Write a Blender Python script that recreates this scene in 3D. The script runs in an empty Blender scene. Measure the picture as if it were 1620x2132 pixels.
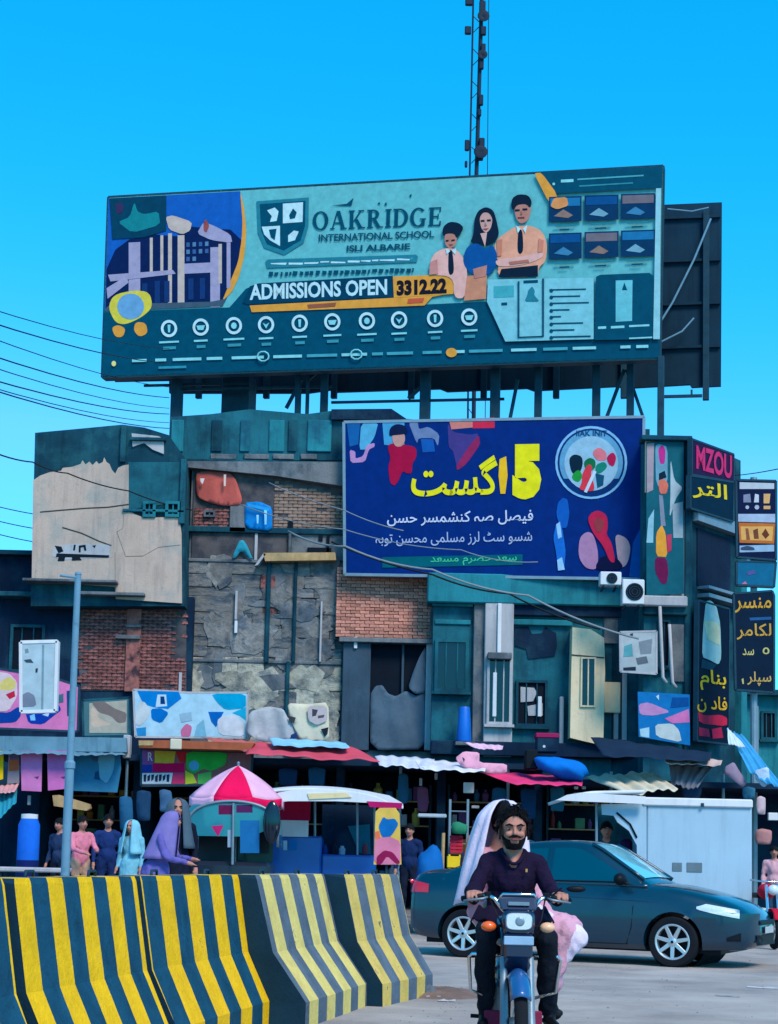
import bpy, bmesh, math, random, unicodedata
from mathutils import Vector, Matrix, noise as mnoise
random.seed(7)
R = math.radians
sc = bpy.context.scene
COL = sc.collection

# ---------------------------------------------------------------- camera
CAM = Vector((0, 0, 1.2)); FPX = 3600.0; PITCH = R(6.4); ROLL = R(1.3)
HOR = 1790.0
CX, CY = 810.0, HOR - FPX * math.tan(PITCH)
_f = Vector((0, math.cos(PITCH), math.sin(PITCH))); _u0 = Vector((0, -math.sin(PITCH), math.cos(PITCH))); _r0 = Vector((1, 0, 0))
_r = _r0 * math.cos(ROLL) + _u0 * math.sin(ROLL); _u = -_r0 * math.sin(ROLL) + _u0 * math.cos(ROLL)
cd = bpy.data.cameras.new('camera'); cam = bpy.data.objects.new('camera', cd); COL.objects.link(cam)
cd.sensor_fit = 'VERTICAL'; cd.sensor_height = 24; cd.sensor_width = 24
cd.lens = 24 * FPX / 2132; cd.shift_y = (CY - 1066) / 2132; cd.clip_end = 3000
m = Matrix.Identity(4)
for i in range(3):
    m[i][0] = _r[i]; m[i][1] = _u[i]; m[i][2] = -_f[i]; m[i][3] = CAM[i]
cam.matrix_world = m
sc.camera = cam

# ---------------------------------------------------------------- sky, sun, exposure
SUN_EL, SUN_AZ = R(46), R(152)            # azimuth clockwise from +Y: behind the camera, to its right
w = bpy.data.worlds.new('World'); sc.world = w; w.use_nodes = True
nt = w.node_tree; nt.nodes.clear()
out = nt.nodes.new('ShaderNodeOutputWorld'); bg = nt.nodes.new('ShaderNodeBackground')
sky = nt.nodes.new('ShaderNodeTexSky'); sky.sky_type = 'NISHITA'; sky.sun_disc = False
sky.sun_elevation = SUN_EL; sky.sun_rotation = SUN_AZ; sky.air_density = 1.0; sky.dust_density = 0.6; sky.ozone_density = 2.5
hs = nt.nodes.new('ShaderNodeHueSaturation'); hs.inputs['Saturation'].default_value = 1.25
mu = nt.nodes.new('ShaderNodeMix'); mu.data_type = 'RGBA'; mu.blend_type = 'MULTIPLY'; mu.inputs[0].default_value = 1.0
mu.inputs[7].default_value = (0.40, 1.50, 1.85, 1)
gmn = nt.nodes.new('ShaderNodeGamma'); gmn.inputs[1].default_value = 0.85
nt.links.new(sky.outputs[0], gmn.inputs[0]); nt.links.new(gmn.outputs[0], hs.inputs['Color']); nt.links.new(hs.outputs[0], mu.inputs[6]); 
sp = nt.nodes.new('ShaderNodeSeparateColor'); cb = nt.nodes.new('ShaderNodeCombineColor'); nt.links.new(mu.outputs[2], sp.inputs[0])
pw = nt.nodes.new('ShaderNodeMath'); pw.operation = 'POWER'; pw.inputs[1].default_value = 5.0; nt.links.new(sp.outputs[0], pw.inputs[0])
ml = nt.nodes.new('ShaderNodeMath'); ml.operation = 'MULTIPLY'; ml.inputs[1].default_value = 16.0; nt.links.new(pw.outputs[0], ml.inputs[0])
gp = nt.nodes.new('ShaderNodeMath'); gp.operation = 'POWER'; gp.inputs[1].default_value = 0.85; nt.links.new(sp.outputs[1], gp.inputs[0])
gk = nt.nodes.new('ShaderNodeMath'); gk.operation = 'MULTIPLY'; gk.inputs[1].default_value = 1.2; nt.links.new(gp.outputs[0], gk.inputs[0])
mn = nt.nodes.new('ShaderNodeMath'); mn.operation = 'MINIMUM'; mn.inputs[1].default_value = 0.85; nt.links.new(ml.outputs[0], mn.inputs[0])
nt.links.new(mn.outputs[0], cb.inputs[0]); nt.links.new(gk.outputs[0], cb.inputs[1]); nt.links.new(sp.outputs[2], cb.inputs[2]); nt.links.new(cb.outputs[0], bg.inputs[0])
bg.inputs[1].default_value = 0.15; nt.links.new(bg.outputs[0], out.inputs[0])
sl = bpy.data.lights.new('sun', 'SUN'); so = bpy.data.objects.new('sun', sl); COL.objects.link(so)
sl.energy = 3.0; sl.angle = R(20); sl.color = (1.0, 0.83, 0.70)
sd = Vector((math.sin(SUN_AZ) * math.cos(SUN_EL), math.cos(SUN_AZ) * math.cos(SUN_EL), math.sin(SUN_EL)))
so.rotation_euler = sd.to_track_quat('Z', 'Y').to_euler(); so.location = (-6, -8, 30)
sc.view_settings.view_transform = 'Standard'; sc.view_settings.look = 'None'
sc.view_settings.exposure = 0.35; sc.view_settings.gamma = 1.0; sc.view_settings.use_curve_mapping = False

# ---------------------------------------------------------------- helpers
def ray(px, py):
    return _f * FPX + _r * (px - CX) + _u * (CY - py)
def at(px, py, Y):
    d = ray(px, py); return CAM + d * (Y / d.y)
def atz(px, py, z):
    d = ray(px, py); return CAM + d * ((z - CAM.z) / d.z)
def S(r, g, b):
    def l(c):
        c /= 255.0
        return c / 12.92 if c <= .04045 else ((c + .055) / 1.055) ** 2.4
    return (l(r), l(g), l(b))

class Frame:
    """A vertical plane through (x, y) turned by yaw; u runs along it, w is height, n stands out towards the street."""
    def __init__(s, x, y, yaw=0.0):
        s.o = Vector((x, y, 0)); a = R(yaw)
        s.U = Vector((math.cos(a), math.sin(a), 0)); s.N = Vector((math.sin(a), -math.cos(a), 0))
    def uw(s, px, py, n=0.0):
        d = ray(px, py); o = s.o + s.N * n
        t = (o - CAM).dot(s.N) / d.dot(s.N); p = CAM + d * t
        return (p - s.o).dot(s.U), p.z
    def P(s, u, w, n=0.0):
        return s.o + s.U * u + s.N * n + Vector((0, 0, w))
    def pt(s, px, py, n=0.0):
        u, w_ = s.uw(px, py, n); return s.P(u, w_, n)
    def rect(s, x0, y0, x1, y1, n=0.0):
        ym, xm = (y0 + y1) / 2, (x0 + x1) / 2
        return s.uw(x0, ym, n)[0], s.uw(x1, ym, n)[0], s.uw(xm, y1, n)[1], s.uw(xm, y0, n)[1]   # u0 u1 w0 w1

class MB:
    def __init__(s): s.v = []; s.f = []; s.m = []
    def add(s, vs, fs, mi=0):
        k = len(s.v); s.v += [Vector(p) for p in vs]; s.f += [[i + k for i in f] for f in fs]; s.m += [mi] * len(fs); return s
    def hexa(s, p, mi=0):      # 8 points: bottom 4 then top 4
        return s.add(p, [(3, 2, 1, 0), (4, 5, 6, 7), (0, 1, 5, 4), (1, 2, 6, 5), (2, 3, 7, 6), (3, 0, 4, 7)], mi)
    def box(s, x0, y0, z0, x1, y1, z1, mi=0):
        return s.hexa([(x0, y0, z0), (x1, y0, z0), (x1, y1, z0), (x0, y1, z0), (x0, y0, z1), (x1, y0, z1), (x1, y1, z1), (x0, y1, z1)], mi)
    def fbox(s, F, u0, u1, w0, w1, n0, n1, mi=0):
        return s.hexa([F.P(u0, w0, n1), F.P(u1, w0, n1), F.P(u1, w0, n0), F.P(u0, w0, n0), F.P(u0, w1, n1), F.P(u1, w1, n1), F.P(u1, w1, n0), F.P(u0, w1, n0)], mi)
    def pbox(s, F, x0, y0, x1, y1, n0, n1, mi=0):
        u0, u1, w0, w1 = F.rect(x0, y0, x1, y1, n1); return s.fbox(F, u0, u1, w0, w1, n0, n1, mi)
    def prism(s, front, back, mi=0):
        n = len(front)
        return s.add(list(front) + list(back), [list(range(n)), list(range(2 * n - 1, n - 1, -1))] + [(j, i, i + n, j + n) for i in range(n) for j in [(i + 1) % n]], mi)
    def ppoly(s, F, pts, n0, n1, mi=0):      # polygon given in picture points, stood on frame F, thickness n0..n1
        q = [F.uw(x, y, n1) for x, y in pts]
        a = sum(q[i][0] * q[(i + 1) % len(q)][1] - q[(i + 1) % len(q)][0] * q[i][1] for i in range(len(q)))
        if a < 0: q.reverse()
        return s.prism([F.P(u, w_, n1) for u, w_ in q], [F.P(u, w_, n0) for u, w_ in q], mi)
    def tube(s, pts, r, seg=8, mi=0, cap=True):
        pts = [Vector(p) for p in pts]; n = len(pts); rr = r if isinstance(r, (list, tuple)) else [r] * n
        vs = []; fs = []; prev = None
        for i, p in enumerate(pts):
            d = (pts[min(i + 1, n - 1)] - pts[max(i - 1, 0)])
            d = d.normalized() if d.length > 1e-9 else Vector((0, 0, 1))
            if prev is None:
                a = d.orthogonal().normalized()
            else:
                a = (prev - d * prev.dot(d)); a = a.normalized() if a.length > 1e-6 else d.orthogonal().normalized()
            prev = a; b = d.cross(a)
            for k in range(seg):
                t = 2 * math.pi * k / seg; vs.append(p + (a * math.cos(t) + b * math.sin(t)) * rr[i])
        for i in range(n - 1):
            for k in range(seg):
                k2 = (k + 1) % seg; fs.append((i * seg + k, i * seg + k2, (i + 1) * seg + k2, (i + 1) * seg + k))
        if cap:
            fs.append(list(range(seg - 1, -1, -1))); fs.append([(n - 1) * seg + k for k in range(seg)])
        return s.add(vs, fs, mi)
    def bar(s, a, b, w_, h=None, mi=0, up=(0, 0, 1)):   # square bar
        a, b = Vector(a), Vector(b); h = h or w_; d = (b - a).normalized(); up = Vector(up)
        x = d.cross(up); x = x.normalized() if x.length > 1e-5 else Vector((1, 0, 0)); y = x.cross(d)
        q = [(-1, -1), (1, -1), (1, 1), (-1, 1)]
        return s.hexa([a + x * i * w_ / 2 + y * j * h / 2 for i, j in q] + [b + x * i * w_ / 2 + y * j * h / 2 for i, j in q], mi)
    def lathe(s, prof, o=(0, 0, 0), axis='Z', seg=24, mi=0, cap=True):   # prof: (radius, height)
        o = Vector(o); vs = []; n = len(prof)
        for r_, h in prof:
            for k in range(seg):
                t = 2 * math.pi * k / seg; a, b = r_ * math.cos(t), r_ * math.sin(t)
                vs.append(o + (Vector((a, b, h)) if axis == 'Z' else Vector((a, h, b)) if axis == 'Y' else Vector((h, a, b))))
        fs = [(i * seg + k, i * seg + (k + 1) % seg, (i + 1) * seg + (k + 1) % seg, (i + 1) * seg + k) for i in range(n - 1) for k in range(seg)]
        if cap and prof[0][0] > 1e-6: fs.append(list(range(seg - 1, -1, -1)))
        if cap and prof[-1][0] > 1e-6: fs.append([(n - 1) * seg + k for k in range(seg)])
        return s.add(vs, fs, mi)
    def ball(s, o, rx, ry=None, rz=None, seg=16, rings=10, mi=0):
        ry = ry or rx; rz = rz or rx; o = Vector(o)
        vs = [o + Vector((0, 0, -rz))]; fs = []
        for i in range(1, rings):
            t = math.pi * i / rings
            for k in range(seg):
                a = 2 * math.pi * k / seg; vs.append(o + Vector((rx * math.sin(t) * math.cos(a), ry * math.sin(t) * math.sin(a), -rz * math.cos(t))))
        vs.append(o + Vector((0, 0, rz))); L = len(vs) - 1
        for k in range(seg):
            k2 = (k + 1) % seg; fs.append((0, 1 + k2, 1 + k)); fs.append((L, L - seg + k, L - seg + k2))
            for i in range(rings - 2):
                a = 1 + i * seg; fs.append((a + k, a + k2, a + seg + k2, a + seg + k))
        return s.add(vs, fs, mi)
    def grid(s, fn, nu, nv, mi=0):    # sheet from fn(u, v), u and v in 0..1
        vs = [Vector(fn(i / nu, j / nv)) for j in range(nv + 1) for i in range(nu + 1)]
        return s.add(vs, [(j * (nu + 1) + i, j * (nu + 1) + i + 1, (j + 1) * (nu + 1) + i + 1, (j + 1) * (nu + 1) + i) for j in range(nv) for i in range(nu)], mi)
    def build(s, name, mats, parent=None, smooth=False, bevel=0, solid=0, fix=True, sub=0):
        me = bpy.data.meshes.new(name); me.from_pydata([tuple(p) for p in s.v], [], s.f)
        for mt in (mats if isinstance(mats, (list, tuple)) else [mats]): me.materials.append(mt)
        for p, mi in zip(me.polygons, s.m): p.material_index = mi; p.use_smooth = bool(smooth)
        if fix or bevel:
            bm = bmesh.new(); bm.from_mesh(me)
            if fix: bmesh.ops.recalc_face_normals(bm, faces=bm.faces)
            if bevel: bmesh.ops.bevel(bm, geom=list(bm.edges), offset=bevel, segments=1, affect='EDGES', profile=.5, clamp_overlap=True)
            bm.to_mesh(me); bm.free()
        me.update()
        o = bpy.data.objects.new(name, me); COL.objects.link(o)
        if parent is not None: adopt(o, parent)
        if solid:
            md = o.modifiers.new('solid', 'SOLIDIFY'); md.thickness = solid; md.offset = 0
        if sub:
            md = o.modifiers.new('sub', 'SUBSURF'); md.levels = sub; md.render_levels = sub
        if smooth == 'auto':
            try: me.set_sharp_from_angle(angle=R(35))
            except Exception: pass
        return o

def tag(o, label=None, cat=None, group=None, kind=None):
    if label: o['label'] = label
    if cat: o['category'] = cat
    if group: o['group'] = group
    if kind: o['kind'] = kind
    return o
_inv = {}
def adopt(o, parent):
    o.parent = parent
    if parent.name in _inv: o.matrix_parent_inverse = _inv[parent.name]
def thing(name, label, cat, loc=(0, 0, 0), rz=0.0, group=None, world=True):
    """an Empty at the base of a thing; its parts are given in world coordinates (world) or in its own"""
    o = bpy.data.objects.new(name, None); COL.objects.link(o); o.empty_display_size = .2
    o.location = loc; o.rotation_euler = (0, 0, rz)
    if world: _inv[o.name] = Matrix.Translation(-Vector(loc))
    return tag(o, label, cat, group)

# ---- materials
def mat(name, col, rough=.8, var=.18, scale=2.0, bump=.15, bscale=30, metal=0.0, col2=None, patch=None, rnd=0.0, streak=0.0, coat=0.0, trans=0.0, emit=0.0, grime=0.0, spec=.12):
    """procedural surface: base colour with noise mottling, a second patchy colour, vertical streaks, fine bump"""
    mt = bpy.data.materials.new(name); mt.use_nodes = True; t = mt.node_tree; N = t.nodes; L = t.links
    b = N['Principled BSDF']; b.inputs['Roughness'].default_value = rough; b.inputs['Metallic'].default_value = metal; b.inputs['Specular IOR Level'].default_value = .5 if rough < .45 or coat or metal else spec
    if coat: b.inputs['Coat Weight'].default_value = coat; b.inputs['Coat Roughness'].default_value = .06
    if trans: b.inputs['Transmission Weight'].default_value = trans
    if emit: b.inputs['Emission Color'].default_value = (*col, 1); b.inputs['Emission Strength'].default_value = emit
    tc = N.new('ShaderNodeTexCoord'); co = tc.outputs['Object']
    def noise(sc_, det=5, rgh=.6, vec=co):
        n = N.new('ShaderNodeTexNoise'); n.inputs['Scale'].default_value = sc_; n.inputs['Detail'].default_value = det; n.inputs['Roughness'].default_value = rgh
        L.new(vec, n.inputs['Vector']); return n.outputs['Fac']
    def mix(kind, fac, a, bb):
        x = N.new('ShaderNodeMix'); x.data_type = 'RGBA'; x.blend_type = kind
        for sk, v in ((x.inputs[0], fac), (x.inputs[6], a), (x.inputs[7], bb)):
            if hasattr(v, 'is_output'): L.new(v, sk)
            else: sk.default_value = v if not isinstance(v, tuple) else (*v[:3], 1)
        return x.outputs[2]
    def ramp(v, lo, hi):
        r_ = N.new('ShaderNodeMapRange'); r_.inputs['From Min'].default_value = lo; r_.inputs['From Max'].default_value = hi; L.new(v, r_.inputs['Value']); return r_.outputs[0]
    c = tuple(col)
    if col2:
        pl, ph, ps = patch or (.48, .56, 1.2)
        c = mix('MIX', ramp(noise(ps, 6, .62), pl, ph), c, tuple(col2))
    if var:
        lo = tuple(max(0, 1 - var * 1.4) for _ in range(3)); hi = tuple(1 + var for _ in range(3))
        c = mix('MULTIPLY', 1.0, c, mix('MIX', ramp(noise(scale, 6), .25, .75), lo, hi))
    if streak:
        mp = N.new('ShaderNodeMapping'); mp.inputs['Scale'].default_value = (3.5, 3.5, .35); L.new(co, mp.inputs['Vector'])
        c = mix('MULTIPLY', ramp(noise(1.6, 5, .7, mp.outputs[0]), .5, .72), c, (1 - streak, 1 - streak * .92, 1 - streak * .85))
    if grime:
        c = mix('MIX', ramp(noise(7, 8, .75), .56, .75), c, mix('MULTIPLY', 1.0, c, (1 - grime, 1 - grime, 1 - grime)))
    if rnd:
        oi = N.new('ShaderNodeObjectInfo'); hsv = N.new('ShaderNodeHueSaturation')
        mv = N.new('ShaderNodeMapRange'); mv.inputs['To Min'].default_value = 1 - rnd; mv.inputs['To Max'].default_value = 1 + rnd; L.new(oi.outputs['Random'], mv.inputs['Value'])
        L.new(mv.outputs[0], hsv.inputs['Value'])
        if hasattr(c, 'is_output'): L.new(c, hsv.inputs['Color'])
        else: hsv.inputs['Color'].default_value = (*c, 1)
        c = hsv.outputs[0]
    if hasattr(c, 'is_output'): L.new(c, b.inputs['Base Color'])
    else: b.inputs['Base Color'].default_value = (*c, 1)
    if bump:
        bp = N.new('ShaderNodeBump'); bp.inputs['Strength'].default_value = bump; bp.inputs['Distance'].default_value = .03
        L.new(noise(bscale, 6, .65), bp.inputs['Height']); L.new(bp.outputs[0], b.inputs['Normal'])
    return mt
_mc = {}
def ink(r, g, b, rough=.55):          # flat print colour (given as it reads in the picture, taken down to a real ink's reflectance)
    k = (r, g, b, rough)
    if k not in _mc:
        c = S(r, g, b); _mc[k] = mat('ink_%02x%02x%02x' % (r, g, b), tuple(x * .82 for x in c), rough, .13, 5, .10, 9, spec=.04)
    return _mc[k]

# ---- Arabic-script shaping with presentation forms
_forms = {}
for _cp in list(range(0xFB50, 0xFC00)) + list(range(0xFE70, 0xFEFD)):
    _d = unicodedata.decomposition(chr(_cp)).split()
    if len(_d) == 2 and _d[0] in ('<isolated>', '<final>', '<initial>', '<medial>'):
        _forms.setdefault(int(_d[1], 16), {})[_d[0][1]] = chr(_cp)
def shape(s):
    o = []
    for i, ch in enumerate(s):
        fm = _forms.get(ord(ch))
        if not fm: o.append(ch); continue
        pj = i > 0 and 'i' in _forms.get(ord(s[i - 1]), {}) and 'm' in _forms.get(ord(s[i - 1]), {})
        nj = i + 1 < len(s) and ord(s[i + 1]) in _forms and 'm' in fm
        pj = pj and 'f' in fm
        k = 'm' if pj and nj and 'm' in fm else 'f' if pj else 'i' if nj and 'i' in fm else None
        # '<isolated>' and '<initial>' share their first letter: tell them apart by code order
        o.append(_pick(ord(ch), k))
    return ''.join(reversed(o))
_full = {}
for _cp in list(range(0xFB50, 0xFC00)) + list(range(0xFE70, 0xFEFD)):
    _d = unicodedata.decomposition(chr(_cp)).split()
    if len(_d) == 2: _full.setdefault(int(_d[1], 16), {})[_d[0].strip('<>')] = chr(_cp)
def _pick(cp, k):
    return _full[cp].get({'m': 'medial', 'f': 'final', 'i': 'initial', None: 'isolated'}[k], chr(cp))
def text(F, body, x0, y0, x1, y1, n, mt, name='lettering', parent=None, bold=0.0, thick=.004, urdu=False, dy=0.0):
    """writing on frame F that fills the picture rectangle"""
    n = n + lvl(parent)
    c = bpy.data.curves.new('t', 'FONT'); c.body = shape(body) if urdu else body; c.offset = bold; c.resolution_u = 3
    o = bpy.data.objects.new('t', c); COL.objects.link(o); bpy.context.view_layer.update()
    me0 = o.to_mesh(); vs = [v.co.copy() for v in me0.vertices]; fs = [list(p.vertices) for p in me0.polygons]; o.to_mesh_clear()
    bpy.data.objects.remove(o); bpy.data.curves.remove(c)
    a0, a1 = min(v.x for v in vs), max(v.x for v in vs); b0, b1 = min(v.y for v in vs), max(v.y for v in vs)
    P = [F.uw(x0, y1, n), F.uw(x1, y1 + dy, n), F.uw(x0, y0, n), F.uw(x1, y0 + dy, n)]
    mb = MB(); q = []
    for v in vs:
        a, b = (v.x - a0) / (a1 - a0), (v.y - b0) / (b1 - b0)
        u = (P[0][0] * (1 - a) + P[1][0] * a) * (1 - b) + (P[2][0] * (1 - a) + P[3][0] * a) * b
        w_ = (P[0][1] * (1 - a) + P[1][1] * a) * (1 - b) + (P[2][1] * (1 - a) + P[3][1] * a) * b
        q.append(F.P(u, w_, n))
    mb.add(q, fs); ob = mb.build(name, mt, parent, fix=False); return ob
_lv = {}
def lvl(parent):          # every print of a thing lies a hair above the one before
    while parent is not None and parent.parent is not None: parent = parent.parent
    k = parent.name if parent is not None else ''; _lv[k] = _lv.get(k, 0) + 1; return _lv[k] * .0003
def soften(pts, k=2, keep=.22):      # round the corners of an outline
    for _ in range(k):
        q = []
        for i in range(len(pts)):
            (x0, y0), (x1, y1) = pts[i], pts[(i + 1) % len(pts)]; q += [(x0 + (x1 - x0) * keep, y0 + (y1 - y0) * keep), (x1 - (x1 - x0) * keep, y1 - (y1 - y0) * keep)]
        pts = q
    return pts
def pr(F, pts, n, mt, parent, name='print_patch'):      # one flat printed shape
    if 4 < len(pts) < 18 and name in ('print_patch', 'portrait_print', 'emblem_patch', 'badge', 'sticker', 'dark_mark'):
        if name != 'print_patch': pts = soften(pts)
        elif max(p[0] for p in pts) - min(p[0] for p in pts) < 90: pts = soften(pts, 1, .16)
    n = n + lvl(parent)
    return MB().ppoly(F, pts, n - .004, n, 0).build(name, mt, parent)
def ring(cx, cy, rx, ry=None, k=20, a0=0, a1=360):
    ry = ry or rx; return [(cx + rx * math.cos(R(a0 + (a1 - a0) * i / (k if a1 - a0 >= 360 else k - 1))), cy + ry * math.sin(R(a0 + (a1 - a0) * i / (k if a1 - a0 >= 360 else k - 1)))) for i in range(k)]
def rr(x0, y0, x1, y1): return [(x0, y0), (x1, y0), (x1, y1), (x0, y1)]
def sheet(F, pts4, n4, mt, name, parent=None, nu=14, nv=8, wav=.05, thick=.008, seed=0, fq=3.0):
    """cloth or tin sheet through 4 picture corners (tl, tr, br, bl), each with its own stand-off n; wavy, given a thickness"""
    c = [F.pt(p[0], p[1], n) for p, n in zip(pts4, n4)]; rnd = random.Random(seed); ph = [rnd.uniform(0, 6.3) for _ in range(6)]
    nor = (c[1] - c[0]).cross(c[3] - c[0]).normalized()
    def fn(u, v):
        p = (c[0] * (1 - u) + c[1] * u) * (1 - v) + (c[3] * (1 - u) + c[2] * u) * v
        d = math.sin(u * fq * 6.3 + ph[0] + v * 2) * .5 + math.sin(u * fq * 3.1 + v * 5 + ph[1]) * .35 + math.sin(v * 7 + u * 4 + ph[2]) * .25
        return p + nor * d * wav + Vector((0, 0, -1)) * wav * .6 * (v ** 2) * (1 + math.sin(u * 11 + ph[3]))
    return MB().grid(fn, nu, nv).build(name, mt, parent, smooth=True, solid=thick, fix=False)
# ---------------------------------------------------------------- materials of the place
asphalt = mat('road_dust', S(176, 167, 160), .9, .2, .7, .5, 45, col2=S(142, 135, 132), patch=(.42, .66, .5), grime=.35)
m_tan = mat('tan_plaster', S(186, 164, 150), .9, .14, .9, .3, 25, col2=S(158, 150, 142), patch=(.5, .6, .9), streak=.28, grime=.25)
m_teal = mat('teal_wall', S(30, 98, 112), .85, .3, .8, .3, 25, col2=S(22, 70, 86), patch=(.45, .6, .7), streak=.4, grime=.3)  # facades without sun: their lack of light is put into this teal
m_teal2 = mat('sea_green_wall', S(34, 120, 132), .85, .25, .7, .25, 25, col2=S(28, 88, 108), patch=(.5, .62, .6), streak=.35, grime=.3)
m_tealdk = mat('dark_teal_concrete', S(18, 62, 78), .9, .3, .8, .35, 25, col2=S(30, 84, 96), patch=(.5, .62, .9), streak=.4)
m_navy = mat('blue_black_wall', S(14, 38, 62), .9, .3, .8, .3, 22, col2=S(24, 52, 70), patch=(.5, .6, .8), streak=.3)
m_concrete = mat('weathered_concrete', S(112, 116, 120), .92, .25, 1.0, .5, 20, col2=S(80, 90, 98), patch=(.46, .58, 1.1), streak=.35, grime=.4)
m_greywhite = mat('grey_white_render', S(168, 168, 172), .85, .14, 1.2, .2, 30, streak=.3, grime=.25)
m_mortar = mat('grey_mortar', S(86, 82, 84), .95, .25, 3, .6, 40, col2=S(60, 62, 70), patch=(.45, .6, 2))
m_brick = mat('red_brick', S(206, 140, 120), .9, .22, 9, .5, 60, rnd=.3, col2=S(168, 108, 98), patch=(.5, .6, 5))
m_brickdk = mat('dark_red_brick', S(150, 94, 88), .9, .28, 8, .5, 60, rnd=.38, col2=S(70, 52, 58), patch=(.46, .6, 3))
m_bricktan = mat('pale_brick', S(150, 124, 110), .9, .2, 8, .5, 60, rnd=.24, col2=S(104, 92, 88), patch=(.5, .62, 3))
m_block = mat('rough_block', S(124, 122, 120), .95, .34, 5, .9, 14, rnd=.22, col2=S(80, 90, 100), patch=(.46, .6, 2.2), grime=.45)
m_blockpale = mat('pale_rough_block', S(172, 166, 150), .95, .3, 5, .9, 14, rnd=.2, col2=S(112, 116, 114), patch=(.46, .6, 2.2), grime=.4)
m_dark = mat('dark_opening', S(8, 20, 34), .8, .2, 2, 0)  # darkness of unlit openings, painted onto flat panes and panels
m_darkglass = mat('dark_glass', S(10, 26, 40), .12, .1, 2, 0)
m_steel = mat('painted_steel', S(28, 62, 78), .6, .2, 4, .1, 40, grime=.4)
m_steelhi = mat('galvanised_steel', S(120, 140, 152), .45, .15, 4, .05, 40, metal=.4)
m_white = mat('white_paint', S(205, 208, 212), .6, .08, 2, .06, 40, streak=.14)
m_cream = mat('cream_plaster', S(222, 202, 168), .85, .12, 1.2, .3, 25, streak=.3, grime=.3)
m_wood = mat('pale_wood', S(176, 146, 104), .8, .2, 6, .3, 40, streak=.3)
m_cable = mat('black_cable', S(26, 30, 36), .6, .1, 3, 0)
m_cablepale = mat('grey_cable', S(120, 130, 136), .6, .1, 3, 0)

# ---------------------------------------------------------------- ground
tag(MB().add([(-500, -80, 0), (500, -80, 0), (500, 1200, 0), (-500, 1200, 0)], [(0, 1, 2, 3)]).build('ground', asphalt, fix=False), kind='structure')
m_pave = mat('dusty_pavement', S(132, 124, 118), .95, .2, 1.5, .4, 30, col2=S(110, 106, 106), patch=(.45, .6, .8), grime=.3)
tag(MB().box(-14, 29.2, .004, 16, 60, .13).build('pavement', m_pave, bevel=.02), kind='structure')
m_line = mat('worn_road_paint', S(196, 198, 200), .8, .2, 6, .2, 40, col2=S(150, 146, 142), patch=(.46, .55, 5))
def mark(x0, y0, x1, y1, name='road_marking'):
    a, b, c, d = [atz(x, y, .004) for x, y in ((x0, y0), (x1, y0 + 3), (x1, y1), (x0, y1 - 3))]
    return MB().add([a, b, c, d], [(0, 1, 2, 3)]).build(name, m_line, fix=False)
for i, q in enumerate(((1490, 2070, 1540, 2076), (1555, 2052, 1619, 2059))):
    tag(mark(*q), kind='structure')

# ---------------------------------------------------------------- building helpers
def window(F, x0, y0, x1, y1, n, parent, fm=None, pm=None, fw=.07, sill=True, dep=.08, bars=0, name='window'):
    u0, u1, w0, w1 = F.rect(x0, y0, x1, y1, n + dep); fm = fm or m_concrete
    p = MB().fbox(F, u0 + fw * .5, u1 - fw * .5, w0 + fw * .5, w1 - fw * .5, n - .02, n + .012).build('pane', pm or m_darkglass)
    mb = MB(); mb.fbox(F, u0, u0 + fw, w0, w1, n, n + dep); mb.fbox(F, u1 - fw, u1, w0, w1, n, n + dep)
    mb.fbox(F, u0 + fw, u1 - fw, w1 - fw, w1, n, n + dep); mb.fbox(F, u0 + fw, u1 - fw, w0, w0 + fw, n, n + dep)
    bars = bars or (2 if u1 - u0 > .45 else 1)
    for k in range(bars):
        uu = u0 + (u1 - u0) * (k + 1) / (bars + 1); mb.fbox(F, uu - .015, uu + .015, w0 + fw, w1 - fw, n + .01, n + dep * .7)
    o = mb.build(name, fm, parent); adopt(p, o)
    if sill: MB().fbox(F, u0 - .06, u1 + .06, w0 - .07, w0 - .002, n, n + dep + .09).build('sill', fm, o)
    return o
def part(F, x0, y0, x1, y1, n0, n1, mt, parent, name, bevel=.015):
    return MB().pbox(F, x0, y0, x1, y1, n0, n1).build(name, mt, parent, bevel=bevel)
_bm = {}
def brick_mesh(mt, k, name='brick'):
    key = (mt.name, k, name)
    if key not in _bm:
        rnd = random.Random(hash(key) % 999); mb = MB()
        j = lambda: rnd.uniform(-.06, .06)
        mb.hexa([(x + j() * .4, y, z + j()) for x, y, z in ((-.5, -.5, -.5), (.5, -.5, -.5), (.5, .5, -.5), (-.5, .5, -.5), (-.5, -.5, .5), (.5, -.5, .5), (.5, .5, .5), (-.5, .5, .5))])
        o = mb.build(name, mt, bevel=.05); _bm[key] = o.data; bpy.data.objects.remove(o)
    return _bm[key]
def lay(F, u, w_, n, su, sw, sn, mt, parent, name, k=0, tilt=0.0):
    o = bpy.data.objects.new(name, brick_mesh(mt, k, name)); COL.objects.link(o)
    p = F.P(u, w_, n); a = math.atan2(F.U.y, F.U.x)
    o.rotation_euler = (0, tilt, a); o.location = p; o.scale = (su, sn, sw); adopt(o, parent); return o
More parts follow.
